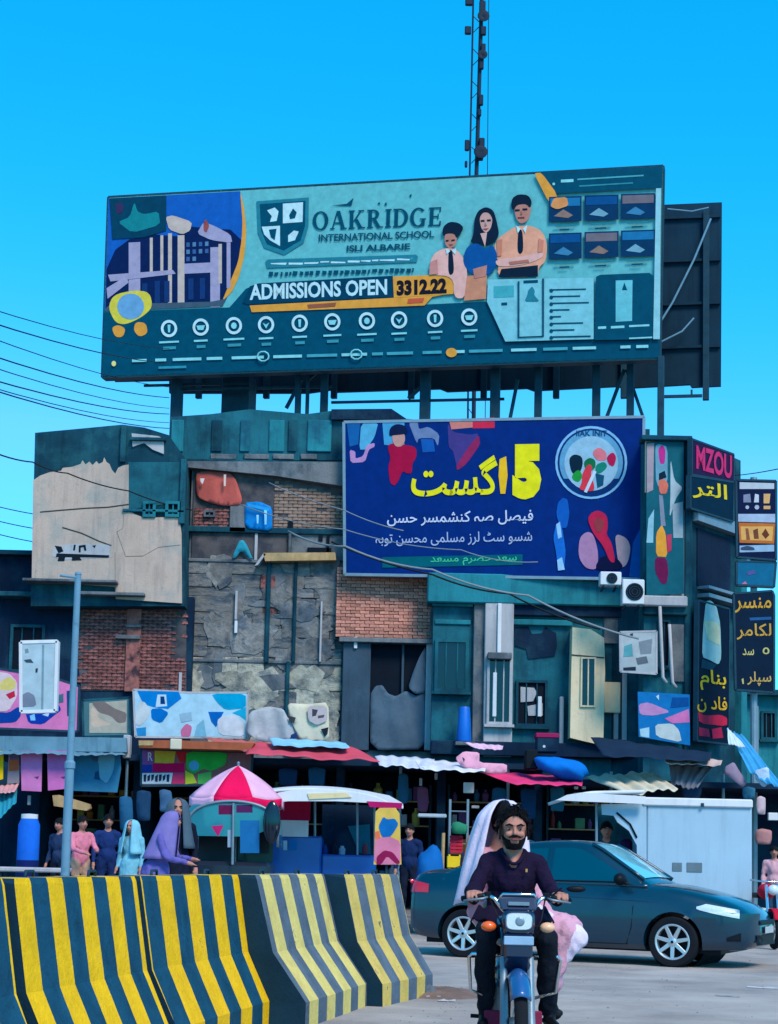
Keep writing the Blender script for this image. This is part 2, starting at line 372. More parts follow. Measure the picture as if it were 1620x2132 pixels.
def bricks(F, x0, y0, x1, y1, n, mt, parent, keep=None, seed=1, bl=.235, bh=.082, gap=.013, proud=.035):
    rnd = random.Random(seed); u0, u1, w0, w1 = F.rect(x0, y0, x1, y1, n); r_ = 0; c = 0; w_ = w0
    while w_ + bh < w1:
        u = u0 - (bl / 2 if r_ % 2 else 0)
        while u < u1:
            a, b = max(u, u0), min(u + bl, u1)
            if b - a > .07 and (keep is None or keep((a + b) / 2, w_ + bh / 2, rnd, (u0, u1, w0, w1))):
                pn = proud * rnd.uniform(.3, 1.0)
                lay(F, (a + b) / 2, w_ + bh / 2, n + pn / 2 - .05, b - a - gap, bh - gap + rnd.uniform(-.006, .006), pn + .1, mt, parent, 'brick', rnd.randrange(4), rnd.uniform(-.03, .03)); c += 1
            u += bl
        w_ += bh; r_ += 1
    return c

# ---------------------------------------------------------------- frames of the street
FA = Frame(0, 42, 0); FL = Frame(0, 41, 0); FB = Frame(0, 41.6, 0)
FM = Frame(0, 41.3, 0); FC = Frame(0, 40, 0)
_cc = at(1438, 1200, 40); FS = Frame(_cc.x, 40, 52)
_bn = at(1030, 1040, 41.05); F5 = Frame(_bn.x, _bn.y, -6)

# ---- plastered house at left
h = thing('plastered_house', 'tall tan plastered house with dark stained parapet at the left', 'house', FL.P(-7, 0))
MB().ppoly(FL, [(73, 901), (160, 893), (255, 884), (300, 890), (352, 906), (384, 952), (384, 1262), (64, 1262)], -7, 0).build('wall', m_tealdk, h)
jag = [(69, 1000), (84, 990), (104, 983), (127, 980), (131, 974), (150, 972), (168, 966), (172, 958), (178, 967), (186, 961), (193, 968), (201, 960), (206, 966), (214, 962), (217, 952), (222, 962), (228, 966), (233, 978), (240, 986), (246, 974), (256, 969), (268, 967), (268, 1062), (280, 1070), (300, 1078), (374, 1076), (378, 1112), (379, 1256), (241, 1247), (239, 1222), (66, 1209)]
MB().ppoly(FL, jag, 0, .03).build('plaster_coat', m_tan, h)
MB().ppoly(FL, [(240, 1148), (262, 1162), (300, 1160), (330, 1142), (376, 1136), (378, 1256), (241, 1247)], .03, .055).build('plaster_patch', m_tan, h)
MB().ppoly(FL, [(250, 1076), (268, 1066), (300, 1080), (374, 1078), (376, 1134), (330, 1139), (298, 1157), (262, 1158), (244, 1108)], .03, .045).build('plaster_patch', m_tan, h)
part(FL, 46, 1205, 242, 1211, -.1, .42, m_concrete, h, 'ledge'); part(FL, 165, 1232, 300, 1239, -.1, .3, m_concrete, h, 'ledge')
part(FL, 255, 1060, 384, 1066, 0, .1, m_teal2, h, 'string_course'); part(FL, 374, 955, 386, 1090, -.1, .1, m_teal, h, 'downpipe')
MB().ppoly(FL, [(266, 962), (378, 962), (378, 1044), (266, 1062)], 0, .02).build('shade_tinted_panel', m_teal, h)  # return face out of the sun, its shade painted as teal
window(FL, 297, 1043, 324, 1076, .02, h, m_teal2, m_dark, sill=False); window(FL, 344, 1043, 376, 1076, .02, h, m_teal2, m_dark, sill=False)
MB().ppoly(FL, [(274, 902), (330, 908), (341, 914), (341, 945), (318, 936), (300, 922), (276, 930)], 0, .05).build('plaster_patch', m_greywhite, h)
part(FL, 270, 910, 345, 917, 0, .14, m_tealdk, h, 'ledge'); part(FL, 250, 884, 262, 962, -.05, .1, m_tealdk, h, 'corner_pier')
m_crk = mat('crack_line', S(70, 66, 66), .95, 0, 1, 0)
for pts in ([(84, 1066), (130, 1062), (180, 1058), (225, 1056), (268, 1050)], [(130, 1098), (170, 1110), (205, 1126), (232, 1136)], [(244, 1108), (256, 1100), (258, 1072)]):
    mb = MB(); mb.tube([FL.pt(x, y, .032) for x, y in pts], .016, 5); mb.build('crack', m_crk, h)
pl = MB().ppoly(FL, [(112, 1138), (150, 1132), (232, 1134), (228, 1148), (232, 1160), (180, 1163), (130, 1166), (108, 1158)], .03, .037).build('peeled_whitewash', m_greywhite, h)
for pts in ([(114, 1136), (128, 1138), (132, 1148), (122, 1152)], [(118, 1152), (228, 1156), (226, 1161), (116, 1160)], [(154, 1134), (158, 1134), (156, 1146), (152, 1146)], [(164, 1136), (178, 1134), (180, 1146), (176, 1147), (174, 1139), (168, 1140), (168, 1150), (164, 1150)], [(122, 1160), (136, 1160), (134, 1168), (120, 1168)], [(150, 1160), (166, 1160), (170, 1166), (150, 1167)], [(192, 1136), (200, 1135), (197, 1141)]):
    pr(FL, pts, .041, ink(24, 34, 44), pl, 'painted_stroke')

# ---- dark house behind, far left, and brick house below
h = thing('low_dark_house', 'low blue-black house wall in shade at the far left edge', 'house', Frame(0, 44).P(-10.5, 0))
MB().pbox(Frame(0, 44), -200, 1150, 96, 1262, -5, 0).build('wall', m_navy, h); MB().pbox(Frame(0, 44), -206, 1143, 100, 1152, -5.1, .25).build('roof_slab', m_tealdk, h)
bh = thing('brick_house', 'old dark brick house wall behind the pole, below the tan house', 'house', FB.P(-6, 0))
MB().pbox(FB, -200, 1236, 392, 1892, -5.5, 0).build('wall', m_navy, bh)  # navy colour carries the shade over the left part of the wall
part(FB, -200, 1230, 172, 1240, -.2, .5, m_tealdk, bh, 'ledge')
MB().ppoly(FB, [(150, 1250), (388, 1262), (388, 1440), (170, 1438), (158, 1350)], 0, .02).build('mortar_bed', m_mortar, bh)
def kp(u, w_, rnd, b):
    fu = (u - b[0]) / (b[1] - b[0]); fw = (w_ - b[2]) / (b[3] - b[2])
    return rnd.random() < min(1, .25 + fu * 7) and rnd.random() > (.75 if fu > .86 and fw > .35 else .03) and not (fu > .6 and fw > .93)
bricks(FB, 154, 1252, 390, 1438, .02, m_brickdk, bh, kp, 3)
part(FB, 262, 1250, 292, 1440, .02, .12, m_brickdk, bh, 'brick_pier', .01)
for q in ((240, 1322, 292, 1330), (262, 1300, 294, 1306)): part(FB, *q, .1, .2, m_concrete, bh, 'projecting_slab', .01)
window(FB, 20, 1300, 92, 1400, 0, bh, m_tealdk, m_dark)
part(FB, 372, 1400, 378, 1442, .02, .1, m_greywhite, bh, 'downpipe', .005)

# ---- unfinished building in the middle
cb_ = thing('unfinished_building', 'grey three storey block and brick building with terrace under the big billboard', 'building', FA.P(-2, 0))
MB().pbox(FA, 384, 958, 902, 1892, -9, -.06).build('wall', m_concrete, cb_)
MB().ppoly(FA, [(354, 868), (440, 862), (520, 852), (640, 862), (700, 854), (815, 853), (846, 872), (900, 876), (900, 958), (354, 958)], -9, 0).build('parapet_wall', m_teal, cb_)
MB().ppoly(FA, [(690, 852), (815, 851), (848, 873), (690, 873)], -7, .14).build('parapet_cap', m_navy, cb_)
for x0, x1, mt in ((356, 382, m_teal2), (440, 462, m_tealdk), (500, 520, m_teal2), (600, 618, m_tealdk), (640, 690, m_teal2), (560, 592, m_teal2)): part(FA, x0, 874, x1, 940, 0, .05, mt, cb_, 'pilaster')
for x0, x1 in ((438, 492), (508, 560), (568, 612), (626, 660)): part(FA, x0, 945, x1, 956, 0, .07, m_concrete, cb_, 'stone_slab')
MB().ppoly(FA, [(384, 960), (716, 962), (716, 1012), (570, 990), (384, 972)], -.06, .22).build('sloped_eave', m_concrete, cb_)
part(FA, 384, 958, 718, 965, -.1, .14, m_tealdk, cb_, 'cornice')
MB().pbox(FA, 402, 975, 716, 1166, -.06, .0).build('mortar_bed', m_mortar, cb_)
bricks(FA, 570, 1000, 716, 1112, 0, m_bricktan, cb_, lambda u, w_, rnd, b: rnd.random() > .06 and not ((w_ - b[2]) / (b[3] - b[2]) > .96 - .25 * (u - b[0]) / (b[1] - b[0])), 5)
bricks(FA, 404, 1054, 478, 1106, 0, m_brickdk, cb_, lambda u, w_, rnd, b: rnd.random() > .12, 6)
window(FA, 424, 1062, 448, 1076, .04, cb_, m_concrete, m_dark, sill=False, fw=.05)
part(FA, 478, 1050, 512, 1108, 0, .1, m_concrete, cb_, 'pier')
part(FA, 384, 1098, 718, 1110, -.06, .1, m_tealdk, cb_, 'floor_slab')
MB().pbox(FA, 480, 1110, 604, 1168, -.06, -.02).build('dark_recess', m_dark, cb_)  # flat sheet; the recess's shade is only its dark colour
part(FA, 530, 1110, 536, 1166, -.02, .05, m_greywhite, cb_, 'post', .005); part(FA, 600, 1110, 606, 1168, -.02, .12, m_concrete, cb_, 'post')
part(FA, 606, 1112, 716, 1166, -.06, .02, m_concrete, cb_, 'wall_panel')
for x0, y0, x1, y1 in ((600, 1084, 610, 1104), (664, 1106, 672, 1126), (680, 1112, 686, 1150), (640, 1140, 690, 1152)): part(FA, x0, y0, x1, y1, .02, .08, m_dark, cb_, 'vent_hole', .004)
MB().ppoly(FA, [(548, 1151), (698, 1150), (700, 1166), (552, 1168)], -.02, .34).build('timber_canopy', m_wood, cb_)
MB().ppoly(FA, [(530, 1178), (548, 1152), (554, 1153), (537, 1176)], -.02, .34).build('timber_brace', m_greywhite, cb_)
# rough block wall: each block a piece
rnd = random.Random(11)
u0, u1, w0, w1 = FA.rect(384, 1168, 712, 1556, 0)
w_ = w0; row = 0
while w_ < w1 - .1:
    hgt = min(rnd.uniform(.22, .6), w1 - w_); u = u0
    while u < u1 - .02:
        wd = min(rnd.uniform(.3, 1.2), u1 - u)
        if u1 - u - wd < .15: wd = u1 - u
        fu, fw = (u - u0) / (u1 - u0), (w_ - w0) / (w1 - w0)
        mt = m_blockpale if (fw < .42 and rnd.random() < .62) else (m_brickdk if .3 < fu < .52 and .66 < fw < .86 else m_block)
        if not (fu > .95 and rnd.random() < .2):
            pn = rnd.uniform(.0, .06); lay(FA, u + wd / 2, w_ + hgt / 2, pn / 2 - .08, wd - .008, hgt - .008, pn + .16, mt, cb_, 'block', rnd.randrange(6), rnd.uniform(-.02, .02))
        u += wd
    w_ += hgt; row += 1
rnd = random.Random(23)
for k in range(64):
    cx_, cy_ = rnd.uniform(396, 696), rnd.uniform(1180, 1540); rx_, ry_ = rnd.uniform(16, 62), rnd.uniform(12, 46)
    pts = [(min(708, max(386, cx_ + rx_ * rnd.uniform(.55, 1.15) * math.cos(R(a)))), cy_ + ry_ * rnd.uniform(.55, 1.15) * math.sin(R(a))) for a in range(0, 360, 30)]
    MB().ppoly(FA, pts, -.05, .03 + .0006 * k).build('plaster_patch', (m_blockpale if cy_ > 1390 else m_block) if k % 4 else m_concrete, cb_, bevel=.01)
for x0, y0, x1, y1 in ((553, 1168, 562, 1380), (610, 1168, 617, 1380), (594, 1376, 602, 1500)): part(FA, x0, y0, x1, y1, .05, .14, m_tealdk, cb_, 'pipe', .02)
for x0, y0, x1, y1, mt in ((489, 1230, 494, 1290, m_greywhite), (488, 1292, 494, 1318, m_white), (666, 1252, 670, 1378, m_greywhite)): part(FA, x0, y0, x1, y1, .05, .16, mt, cb_, 'pipe', .008)
part(FA, 384, 1374, 712, 1381, .02, .08, m_concrete, cb_, 'string_course'); part(FA, 384, 1164, 606, 1171, -.02, .08, m_concrete, cb_, 'string_course')
# brick panel on lintel
MB().pbox(FA, 700, 1178, 898, 1328, -.06, .22).build('mortar_bed', m_mortar, cb_)
bricks(FA, 700, 1180, 898, 1328, .22, m_brick, cb_, lambda u, w_, rnd, b: not (w_ > b[3] - .18 and rnd.random() < .45), 9)
part(FA, 706, 1328, 902, 1338, -.1, .36, m_concrete, cb_, 'lintel'); part(FA, 896, 1176, 904, 1330, -.06, .3, m_concrete, cb_, 'edge_pier')
# shutter bay under the panel
m_shut = mat('grey_shutter', S(58, 78, 94), .7, .2, 1.5, .2, 30, streak=.3, grime=.3)
MB().pbox(FA, 712, 1338, 898, 1562, -.06, .0).build('bay_back', m_dark, cb_)
part(FA, 712, 1338, 770, 1562, 0, .22, m_shut, cb_, 'bay_pier'); part(FA, 886, 1338, 900, 1562, 0, .26, m_greywhite, cb_, 'bay_pier'); part(FA, 835, 1340, 840, 1545, 0, .1, m_shut, cb_, 'mullion', .008)
part(FA, 737, 1326, 744, 1350, .22, .28, m_white, cb_, 'tube_lamp', .01)
m_tarp = mat('grey_tarpaulin', S(76, 96, 112), .7, .2, 1.2, .3, 12, grime=.2)
mb = MB()
def drape(F, pts, n, mt, name, parent, amp=.05, seed=0, solid=.006):
    """hanging cloth whose outline is the polygon pts (picture points), hung at stand-off n with folds"""
    pts = soften(pts, 1, .14); q = [F.uw(x, y, n) for x, y in pts]; rnd_ = random.Random(seed); a, b = rnd_.uniform(0, 6), rnd_.uniform(0, 6)
    bm = bmesh.new(); vs = [bm.verts.new((u, w2, 0)) for u, w2 in q]; f = bm.faces.new(vs)
    bmesh.ops.triangulate(bm, faces=[f]); 
    for _ in range(4):
        es = [e for e in bm.edges if e.calc_length() > .16]
        if not es: break
        bmesh.ops.subdivide_edges(bm, edges=es, cuts=1); bmesh.ops.triangulate(bm, faces=[f_ for f_ in bm.faces if len(f_.verts) > 3])
    for v in bm.verts:
        u, w2 = v.co.x, v.co.y
        d = math.sin(u * 9 + a + w2 * 1.3) * .5 + math.sin(u * 17 + w2 * 4 + b) * .3 + math.sin(w2 * 6 + u * 3 + a) * .3
        v.co = F.P(u, w2, n + amp * d)
    me = bpy.data.meshes.new(name); bmesh.ops.recalc_face_normals(bm, faces=bm.faces); bm.to_mesh(me); bm.free(); me.materials.append(mt)
    for p in me.polygons: p.use_smooth = True
    o = bpy.data.objects.new(name, me); COL.objects.link(o)
    if parent is not None: adopt(o, parent)
    md = o.modifiers.new('solid', 'SOLIDIFY'); md.thickness = solid
    return o
tag(drape(FA, [(771, 1446), (782, 1428), (796, 1426), (808, 1444), (824, 1450), (846, 1438), (868, 1450), (887, 1436), (888, 1561), (771, 1562)], .14, m_tarp, 'grey_tarpaulin', None, .035, 2), 'crumpled grey tarpaulin hung in the dark bay under the brick panel', 'tarpaulin')
tag(drape(FA, [(874, 1366), (887, 1344), (887, 1442), (866, 1446), (850, 1432), (860, 1400)], .2, m_tarp, 'grey_tarpaulin', None, .03, 3), 'triangular grey tarpaulin hung from the right post of the dark bay', 'tarpaulin')
# cloths on the terrace
m_rust = mat('faded_red_cloth', S(178, 84, 76), .85, .2, 2, .2, 20, grime=.25)
o = drape(FA, [(408, 986), (424, 980), (478, 984), (492, 1000), (505, 1040), (500, 1052), (470, 1054), (440, 1048), (410, 1036)], .1, m_rust, 'red_cloth', None, .018, 5)
tag(o, 'faded red cloth hung on the brick terrace wall', 'cloth')
pr(FA, [(417, 996), (426, 996), (422, 1008), (418, 1004)], .24, ink(225, 215, 210), o, 'pale_mark'); pr(FA, [(466, 988), (471, 988), (470, 1012), (466, 1012)], .24, ink(225, 200, 190), o, 'pale_mark')
m_bluep = mat('bright_blue_plastic', S(0, 118, 190), .5, .12, 2, .1, 20)
o = tag(drape(FA, [(510, 1046), (540, 1044), (567, 1056), (567, 1106), (510, 1100)], .12, m_bluep, 'blue_sheet', None, .015, 6), 'bright blue plastic sheet on the terrace beside the red cloth', 'sheet')
pr(FA, [(534, 1072), (539, 1072), (538, 1090), (535, 1090)], .26, ink(150, 215, 245), o, 'pale_mark'); pr(FA, [(550, 1062), (556, 1062), (555, 1092), (551, 1092)], .26, ink(150, 215, 245), o, 'pale_mark'); pr(FA, [(516, 1048), (562, 1058), (560, 1064), (516, 1054)], .26, ink(40, 160, 225), o, 'pale_mark')
m_tealcloth = mat('teal_cloth', S(40, 140, 160), .8, .2, 3, .2, 25)
o = tag(drape(FA, [(498, 1126), (506, 1124), (514, 1134), (524, 1158), (528, 1164), (518, 1164), (508, 1150), (500, 1148), (492, 1160), (484, 1164), (488, 1148)], .12, m_tealcloth, 'teal_cloth', None, .03, 7), 'small teal garment hung in the dark terrace opening', 'cloth')

# ---- teal building right of the middle
tb = thing('teal_building', 'low teal building with white pilaster below the blue banner', 'building', FM.P(1, 0))
MB().pbox(FM, 897, 1200, 1352, 1892, -6.5, 0).build('wall', m_teal, tb)
MB().pbox(FM, 880, 888, 1352, 1198, -8, -.02).build('upper_storey', m_tealdk, tb)
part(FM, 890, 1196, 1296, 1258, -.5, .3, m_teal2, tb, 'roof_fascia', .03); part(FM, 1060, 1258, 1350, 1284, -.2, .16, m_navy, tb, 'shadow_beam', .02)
part(FM, 1008, 1252, 1068, 1575, 0, .28, m_greywhite, tb, 'pilaster', .02)
window(FM, 1014, 1368, 1066, 1508, .28, tb, m_greywhite, m_darkglass, fw=.06)
part(FM, 1016, 1358, 1066, 1372, .28, .55, m_concrete, tb, 'window_hood'); part(FM, 1036, 1256, 1044, 1360, .28, .34, m_white, tb, 'downpipe', .01)
part(FM, 1026, 1400, 1034, 1492, .3, .38, m_white, tb, 'tube_lamp', .01)
part(FM, 985, 1250, 1008, 1560, 0, .14, m_concrete, tb, 'pier'); part(FM, 900, 1256, 985, 1262, 0, .12, m_teal2, tb, 'string_course')
part(FM, 1068, 1290, 1192, 1302, 0, .12, m_teal2, tb, 'string_course')
MB().ppoly(FM, [(1072, 1305), (1100, 1304), (1108, 1320), (1128, 1318), (1136, 1304), (1142, 1310), (1158, 1318), (1160, 1345), (1155, 1366), (1100, 1372), (1096, 1352), (1072, 1345)], 0, .03).build('bared_patch', m_navy, tb)
window(FM, 1074, 1416, 1140, 1512, 0, tb, m_tealdk, m_dark, fw=.06)
for pts in ([(1084, 1430), (1112, 1432), (1118, 1442), (1110, 1460), (1084, 1462)], [(1098, 1470), (1130, 1464), (1130, 1490), (1100, 1490)]): MB().ppoly(FM, pts, .02, .045).build('torn_curtain', m_greywhite, tb)
part(FM, 1120, 1450, 1128, 1492, .08, .16, m_white, tb, 'tube_lamp', .01); part(FM, 1165, 1450, 1174, 1560, 0, .16, m_greywhite, tb, 'downpipe', .02)
MB().ppoly(FM, [(1192, 1306), (1230, 1310), (1258, 1328), (1260, 1400), (1256, 1552), (1220, 1544), (1187, 1536), (1189, 1420)], .0, .55).build('cream_pier', m_cream, tb)
window(FM, 1209, 1368, 1241, 1472, .55, tb, m_cream, m_darkglass, fw=.04, sill=False, dep=.05)
pr(FM, [(1190, 1362), (1258, 1368), (1258, 1371), (1190, 1365)], .56, m_crk, tb, 'crack')
part(FM, 1258, 1420, 1292, 1484, 0, .2, m_cream, tb, 'wall_patch'); part(FM, 1258, 1284, 1290, 1340, 0, .1, m_concrete, tb, 'wall_patch')
part(FM, 1296, 1400, 1306, 1560, 0, .3, m_greywhite, tb, 'post'); part(FM, 1278, 1484, 1294, 1540, 0, .12, m_greywhite, tb, 'wall_patch')
part(FM, 897, 1546, 1350, 1575, -.2, .4, m_navy, tb, 'floor_slab')
part(FM, 905, 1290, 980, 1300, 0, .05, m_teal2, tb, 'wall_band'); window(FM, 905, 1330, 976, 1440, 0, tb, m_teal, m_darkglass, fw=.08)

# ---- corner building at right
gb = thing('corner_building', 'narrow corner building with signs on its receding right wall', 'building', FC.P(5.6, 0))
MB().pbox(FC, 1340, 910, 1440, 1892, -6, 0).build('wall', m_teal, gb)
def fsbox(u0, u1, w0, w1, n0, n1): return MB().fbox(FS, u0, u1, w0, w1, n0, n1)
wt = FS.uw(1438, 912, 0)[1]; wy = lambda y: FC.uw(1438, y, 0)[1]
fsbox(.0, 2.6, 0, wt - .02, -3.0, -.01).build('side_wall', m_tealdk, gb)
part(FC, 1425, 915, 1440, 1892, 0, .1, m_tealdk, gb, 'corner_pier'); part(FC, 1344, 916, 1366, 1025, 0, .12, m_cream, gb, 'pier'); part(FC, 1336, 906, 1442, 916, -.2, .3, m_tealdk, gb, 'roof_slab')
part(FC, 1395, 1060, 1430, 1262, 0, .06, m_greywhite, gb, 'render_panel'); part(FC, 1340, 1240, 1432, 1262, 0, .35, m_greywhite, gb, 'balcony_slab', .03); part(FC, 1340, 1262, 1432, 1280, 0, .2, m_tealdk, gb, 'balcony_beam', .02)
part(FC, 1398, 1300, 1430, 1420, 0, .06, m_concrete, gb, 'render_panel'); window(FC, 1370, 1290, 1396, 1390, 0, gb, m_tealdk, m_dark, fw=.05)
part(FC, 1375, 1070, 1394, 1140, 0, .05, m_dark, gb, 'dark_opening', .01)
fsbox(.0, 2.62, wy(1085), wy(1060), -.01, .2).build('side_ledge', m_steelhi, gb)
for y0, y1 in ((1216, 1222), (1232, 1240)): fsbox(.35, 2.1, wy(y1), wy(y0), -.01, .3).build('balcony_rail', m_steelhi, gb)
fsbox(.3, 2.0, wy(1215), wy(1095), -.01, .02).build('dark_recess', m_navy, gb); fsbox(2.3, 2.6, 0, wy(1085), -.01, .16).build('side_pier', m_teal2, gb)  # navy sheet paints in the shade of a recess
# ---- far building at right edge
FF = Frame(0, 52, 0)
fb_ = thing('far_teal_building', 'plain teal building in the distance at the right edge behind the black sign', 'building', FF.P(11, 0))
MB().pbox(FF, 1500, 1445, 1760, 1870, -8, 0).build('wall', m_teal2, fb_); part(FF, 1496, 1436, 1764, 1448, -.2, .4, m_tealdk, fb_, 'roof_slab')
for x in (1530, 1575): part(FF, x, 1470, x + 5, 1640, 0, .2, m_steelhi, fb_, 'downpipe')
window(FF, 1585, 1480, 1618, 1540, 0, fb_, m_teal, m_dark)
# ---------------------------------------------------------------- billboards on the roofs
pl_, pr_ = at(219, 600, 49.5), at(1376, 545, 46.0)
FBB = Frame(pl_.x, pl_.y, math.degrees(math.atan2(pr_.y - pl_.y, pr_.x - pl_.x)))
m_back = mat('billboard_back', S(16, 48, 66), .75, .25, .5, .15, 15, streak=.35, grime=.25)
bb = thing('front_billboard', 'huge teal school billboard on steel posts above the roofs', 'billboard', FBB.P(7, 12))
BT = .12
MB().ppoly(FBB, [(225, 410), (1381, 345), (1373, 746), (212, 785)], -.12, BT).build('panel', ink(104, 186, 190), bb)
mb = MB()
fr = [FBB.uw(*p, BT) for p in ((225, 410), (1381, 345), (1373, 746), (212, 785))]
for i in range(4):
    a, b = fr[i], fr[(i + 1) % 4]; mb.bar(FBB.P(*a, -.05), FBB.P(*b, -.05), .07, .34, up=FBB.N)
mb.build('frame', m_steel, bb)
n = BT + .006; n2 = BT + .012; n3 = BT + .018; n4 = BT + .024
T_DK, T_MID, T_LT = ink(0, 78, 104), ink(38, 128, 146), ink(140, 215, 220)
OR, WHI = ink(238, 160, 66), ink(196, 228, 232)
def B(pts, mt, lv=n, name='print_patch'): return pr(FBB, pts, lv, mt, bb, name)
def sl(x0, y0, x1, y1, k=-.047): return [(x0, y0), (x1, y0 + (x1 - x0) * k), (x1, y1 + (x1 - x0) * k), (x0, y1)]
# photograph of the school, upper left
B([(226, 413), (500, 398), (507, 430), (511, 480), (507, 530), (495, 575), (480, 606), (464, 637), (218, 648)], ink(22, 96, 182), n)
arc = [(500, 398), (508, 430), (513, 480), (509, 532), (497, 578), (482, 609), (462, 628), (478, 590), (496, 545), (503, 500), (505, 460), (502, 425)]
B(arc, OR, n3)
NB, PK, CRM = ink(10, 36, 84), ink(170, 160, 190), ink(206, 182, 172)
B([(222, 560), (240, 520), (270, 498), (320, 488), (370, 492), (380, 470), (440, 476), (480, 478), (503, 500), (497, 575), (478, 606), (464, 637), (220, 648)], NB, n2)
for x0, x1, y0, y1, mt in ((268, 292, 505, 640, PK), (312, 318, 495, 570, CRM), (334, 340, 490, 570, CRM), (350, 358, 486, 640, CRM), (370, 384, 490, 636, CRM), (384, 442, 549, 570, PK), (438, 458, 515, 640, PK), (455, 462, 508, 590, CRM), (472, 480, 505, 600, PK)): B(sl(x0, y0, x1, y1), mt, n3)
B([(225, 572), (360, 562), (366, 570), (230, 586)], PK, n4); B([(222, 600), (262, 575), (268, 588), (224, 622)], PK, n4)
for i in range(4):
    for j in range(3):
        x, y = 388 + i * 13, 505 + j * 15 - i * .6
        if j != 2 or i < 2: B(sl(x, y, x + 7, y + 9), (ink(60, 96, 150), ink(90, 130, 170))[(i + j) % 2], n3, 'printed_window')
for x, y, hh in ((296, 590, 40), (322, 585, 46), (342, 585, 44), (392, 580, 44), (416, 579, 44)): B(sl(x, y, x + 11, y + hh), ink(22, 58, 112), n3, 'printed_window')
B([(222, 640), (240, 628), (300, 632), (360, 630), (440, 628), (470, 622), (464, 637), (218, 648)], ink(70, 92, 110), n3)
B([(345, 452), (360, 448), (400, 462), (396, 480), (380, 488), (352, 478)], CRM, n3); B([(410, 486), (424, 462), (446, 470), (480, 488), (484, 506), (440, 500)], PK, n3); B([(424, 462), (429, 456), (436, 470), (430, 484), (424, 480)], ink(160, 80, 80), n4)
B([(228, 413), (346, 407), (346, 480), (300, 494), (234, 498)], ink(6, 66, 92), n3); B([(245, 462), (270, 452), (280, 420), (286, 440), (300, 446), (330, 440), (334, 468), (275, 485)], ink(22, 132, 140), n4); B([(240, 425), (256, 422), (256, 442), (244, 446)], ink(60, 50, 90), n4)
# lower dark band
B([(217, 650), (478, 640), (512, 601), (530, 594), (820, 578), (822, 618), (884, 634), (1012, 628), (1052, 711), (1374, 703), (1373, 744), (213, 783)], T_DK, n2)
# badge at the lower left
B([(225, 640), (236, 614), (278, 604), (312, 608), (318, 640), (296, 660), (262, 676), (240, 672)], ink(226, 206, 74), n3, 'badge')
B(ring(272, 638, 28, 27), ink(110, 165, 205), n4, 'badge'); B([(232, 682), (246, 676), (262, 684), (256, 702), (240, 702)], OR, n4, 'badge'); B([(282, 670), (304, 672), (308, 694), (290, 702), (278, 688)], OR, n4, 'badge')
# crest
B([(534, 419), (643, 411), (642, 472), (632, 506), (592, 531), (550, 516), (537, 485)], T_MID, n2, 'shield_emblem')
B([(541, 425), (636, 418), (635, 470), (626, 500), (591, 521), (556, 508), (544, 480)], T_DK, n3, 'shield_emblem')
B([(589, 424), (631, 421), (630, 462), (589, 465)], WHI, n4, 'shield_emblem'); B([(545, 472), (583, 470), (583, 512), (562, 500), (550, 488)], WHI, n4, 'shield_emblem')
for pts in ([(556, 438), (572, 432), (580, 440), (576, 460), (562, 462), (566, 450)],): B(pts, WHI, n4, 'shield_emblem')
B([(600, 490), (612, 480), (622, 482), (614, 500), (600, 504)], WHI, n4, 'shield_emblem'); B([(602, 448), (610, 434), (618, 442), (614, 454), (604, 456)], T_DK, n4 + .006, 'shield_emblem'); B([(560, 478), (576, 476), (572, 500), (564, 494)], T_DK, n4 + .006, 'shield_emblem')
# serif capitals, built stroke by stroke
def serif(ch):
    q = []; r4 = lambda x0, y0, x1, y1: q.append([(x0, y0), (x1, y0), (x1, y1), (x0, y1)])
    def st(x, w_=.2, t=True, b=True):
        r4(x, 0, x + w_, 1)
        if b: r4(x - .07, 0, x + w_ + .07, .075)
        if t: r4(x - .07, .925, x + w_ + .07, 1)
    def dg(x0, y0, x1, y1, w_): q.append([(x0, y0), (x0 + w_, y0), (x1 + w_, y1), (x1, y1)])
    def arc_(cx, cy, rx, ry, a0, a1, tk=.2, tn=.08, k=18):
        for i in range(k):
            pp = []
            for t in (a0 + (a1 - a0) * i / k, a0 + (a1 - a0) * (i + 1) / k):
                c_, s_ = math.cos(R(t)), math.sin(R(t)); pp.append(((cx + rx * c_, cy + ry * s_), (cx + (rx - tk) * c_, cy + (ry - tn) * s_)))
            q.append([pp[0][0], pp[1][0], pp[1][1], pp[0][1]])
    if ch == 'O': arc_(.45, .5, .45, .52, 0, 360); W = .9
    if ch == 'A': dg(.08, 0, .38, 1, .09); dg(.66, 0, .36, 1, .2); r4(.2, .3, .68, .38); r4(0, 0, .26, .075); r4(.58, 0, .95, .075); W = .95
    if ch == 'K': st(.08); dg(.28, .42, .66, 1, .1); dg(.62, 0, .32, .52, .2); r4(.55, .925, .88, 1); r4(.54, 0, .94, .075); W = .95
    if ch == 'R': st(.08); arc_(.32, .74, .36, .26, -90, 90, .19, .075); r4(.26, .925, .34, 1); r4(.26, .48, .34, .555); dg(.6, 0, .3, .5, .2); r4(.6, 0, .92, .075); W = .92
    if ch == 'I': st(.08); W = .36
    if ch == 'D': st(.08); arc_(.32, .5, .52, .5, -90, 90, .2, .075); W = .86
    if ch == 'G': arc_(.45, .5, .45, .52, 42, 330); r4(.64, .02, .82, .42); r4(.54, .36, .88, .43); W = .92
    if ch == 'E': st(.08); r4(.2, .925, .68, 1); r4(.2, 0, .7, .075); r4(.2, .47, .56, .545); r4(.6, .74, .68, 1); r4(.62, 0, .7, .26); r4(.5, .36, .57, .65); W = .74
    return q, W
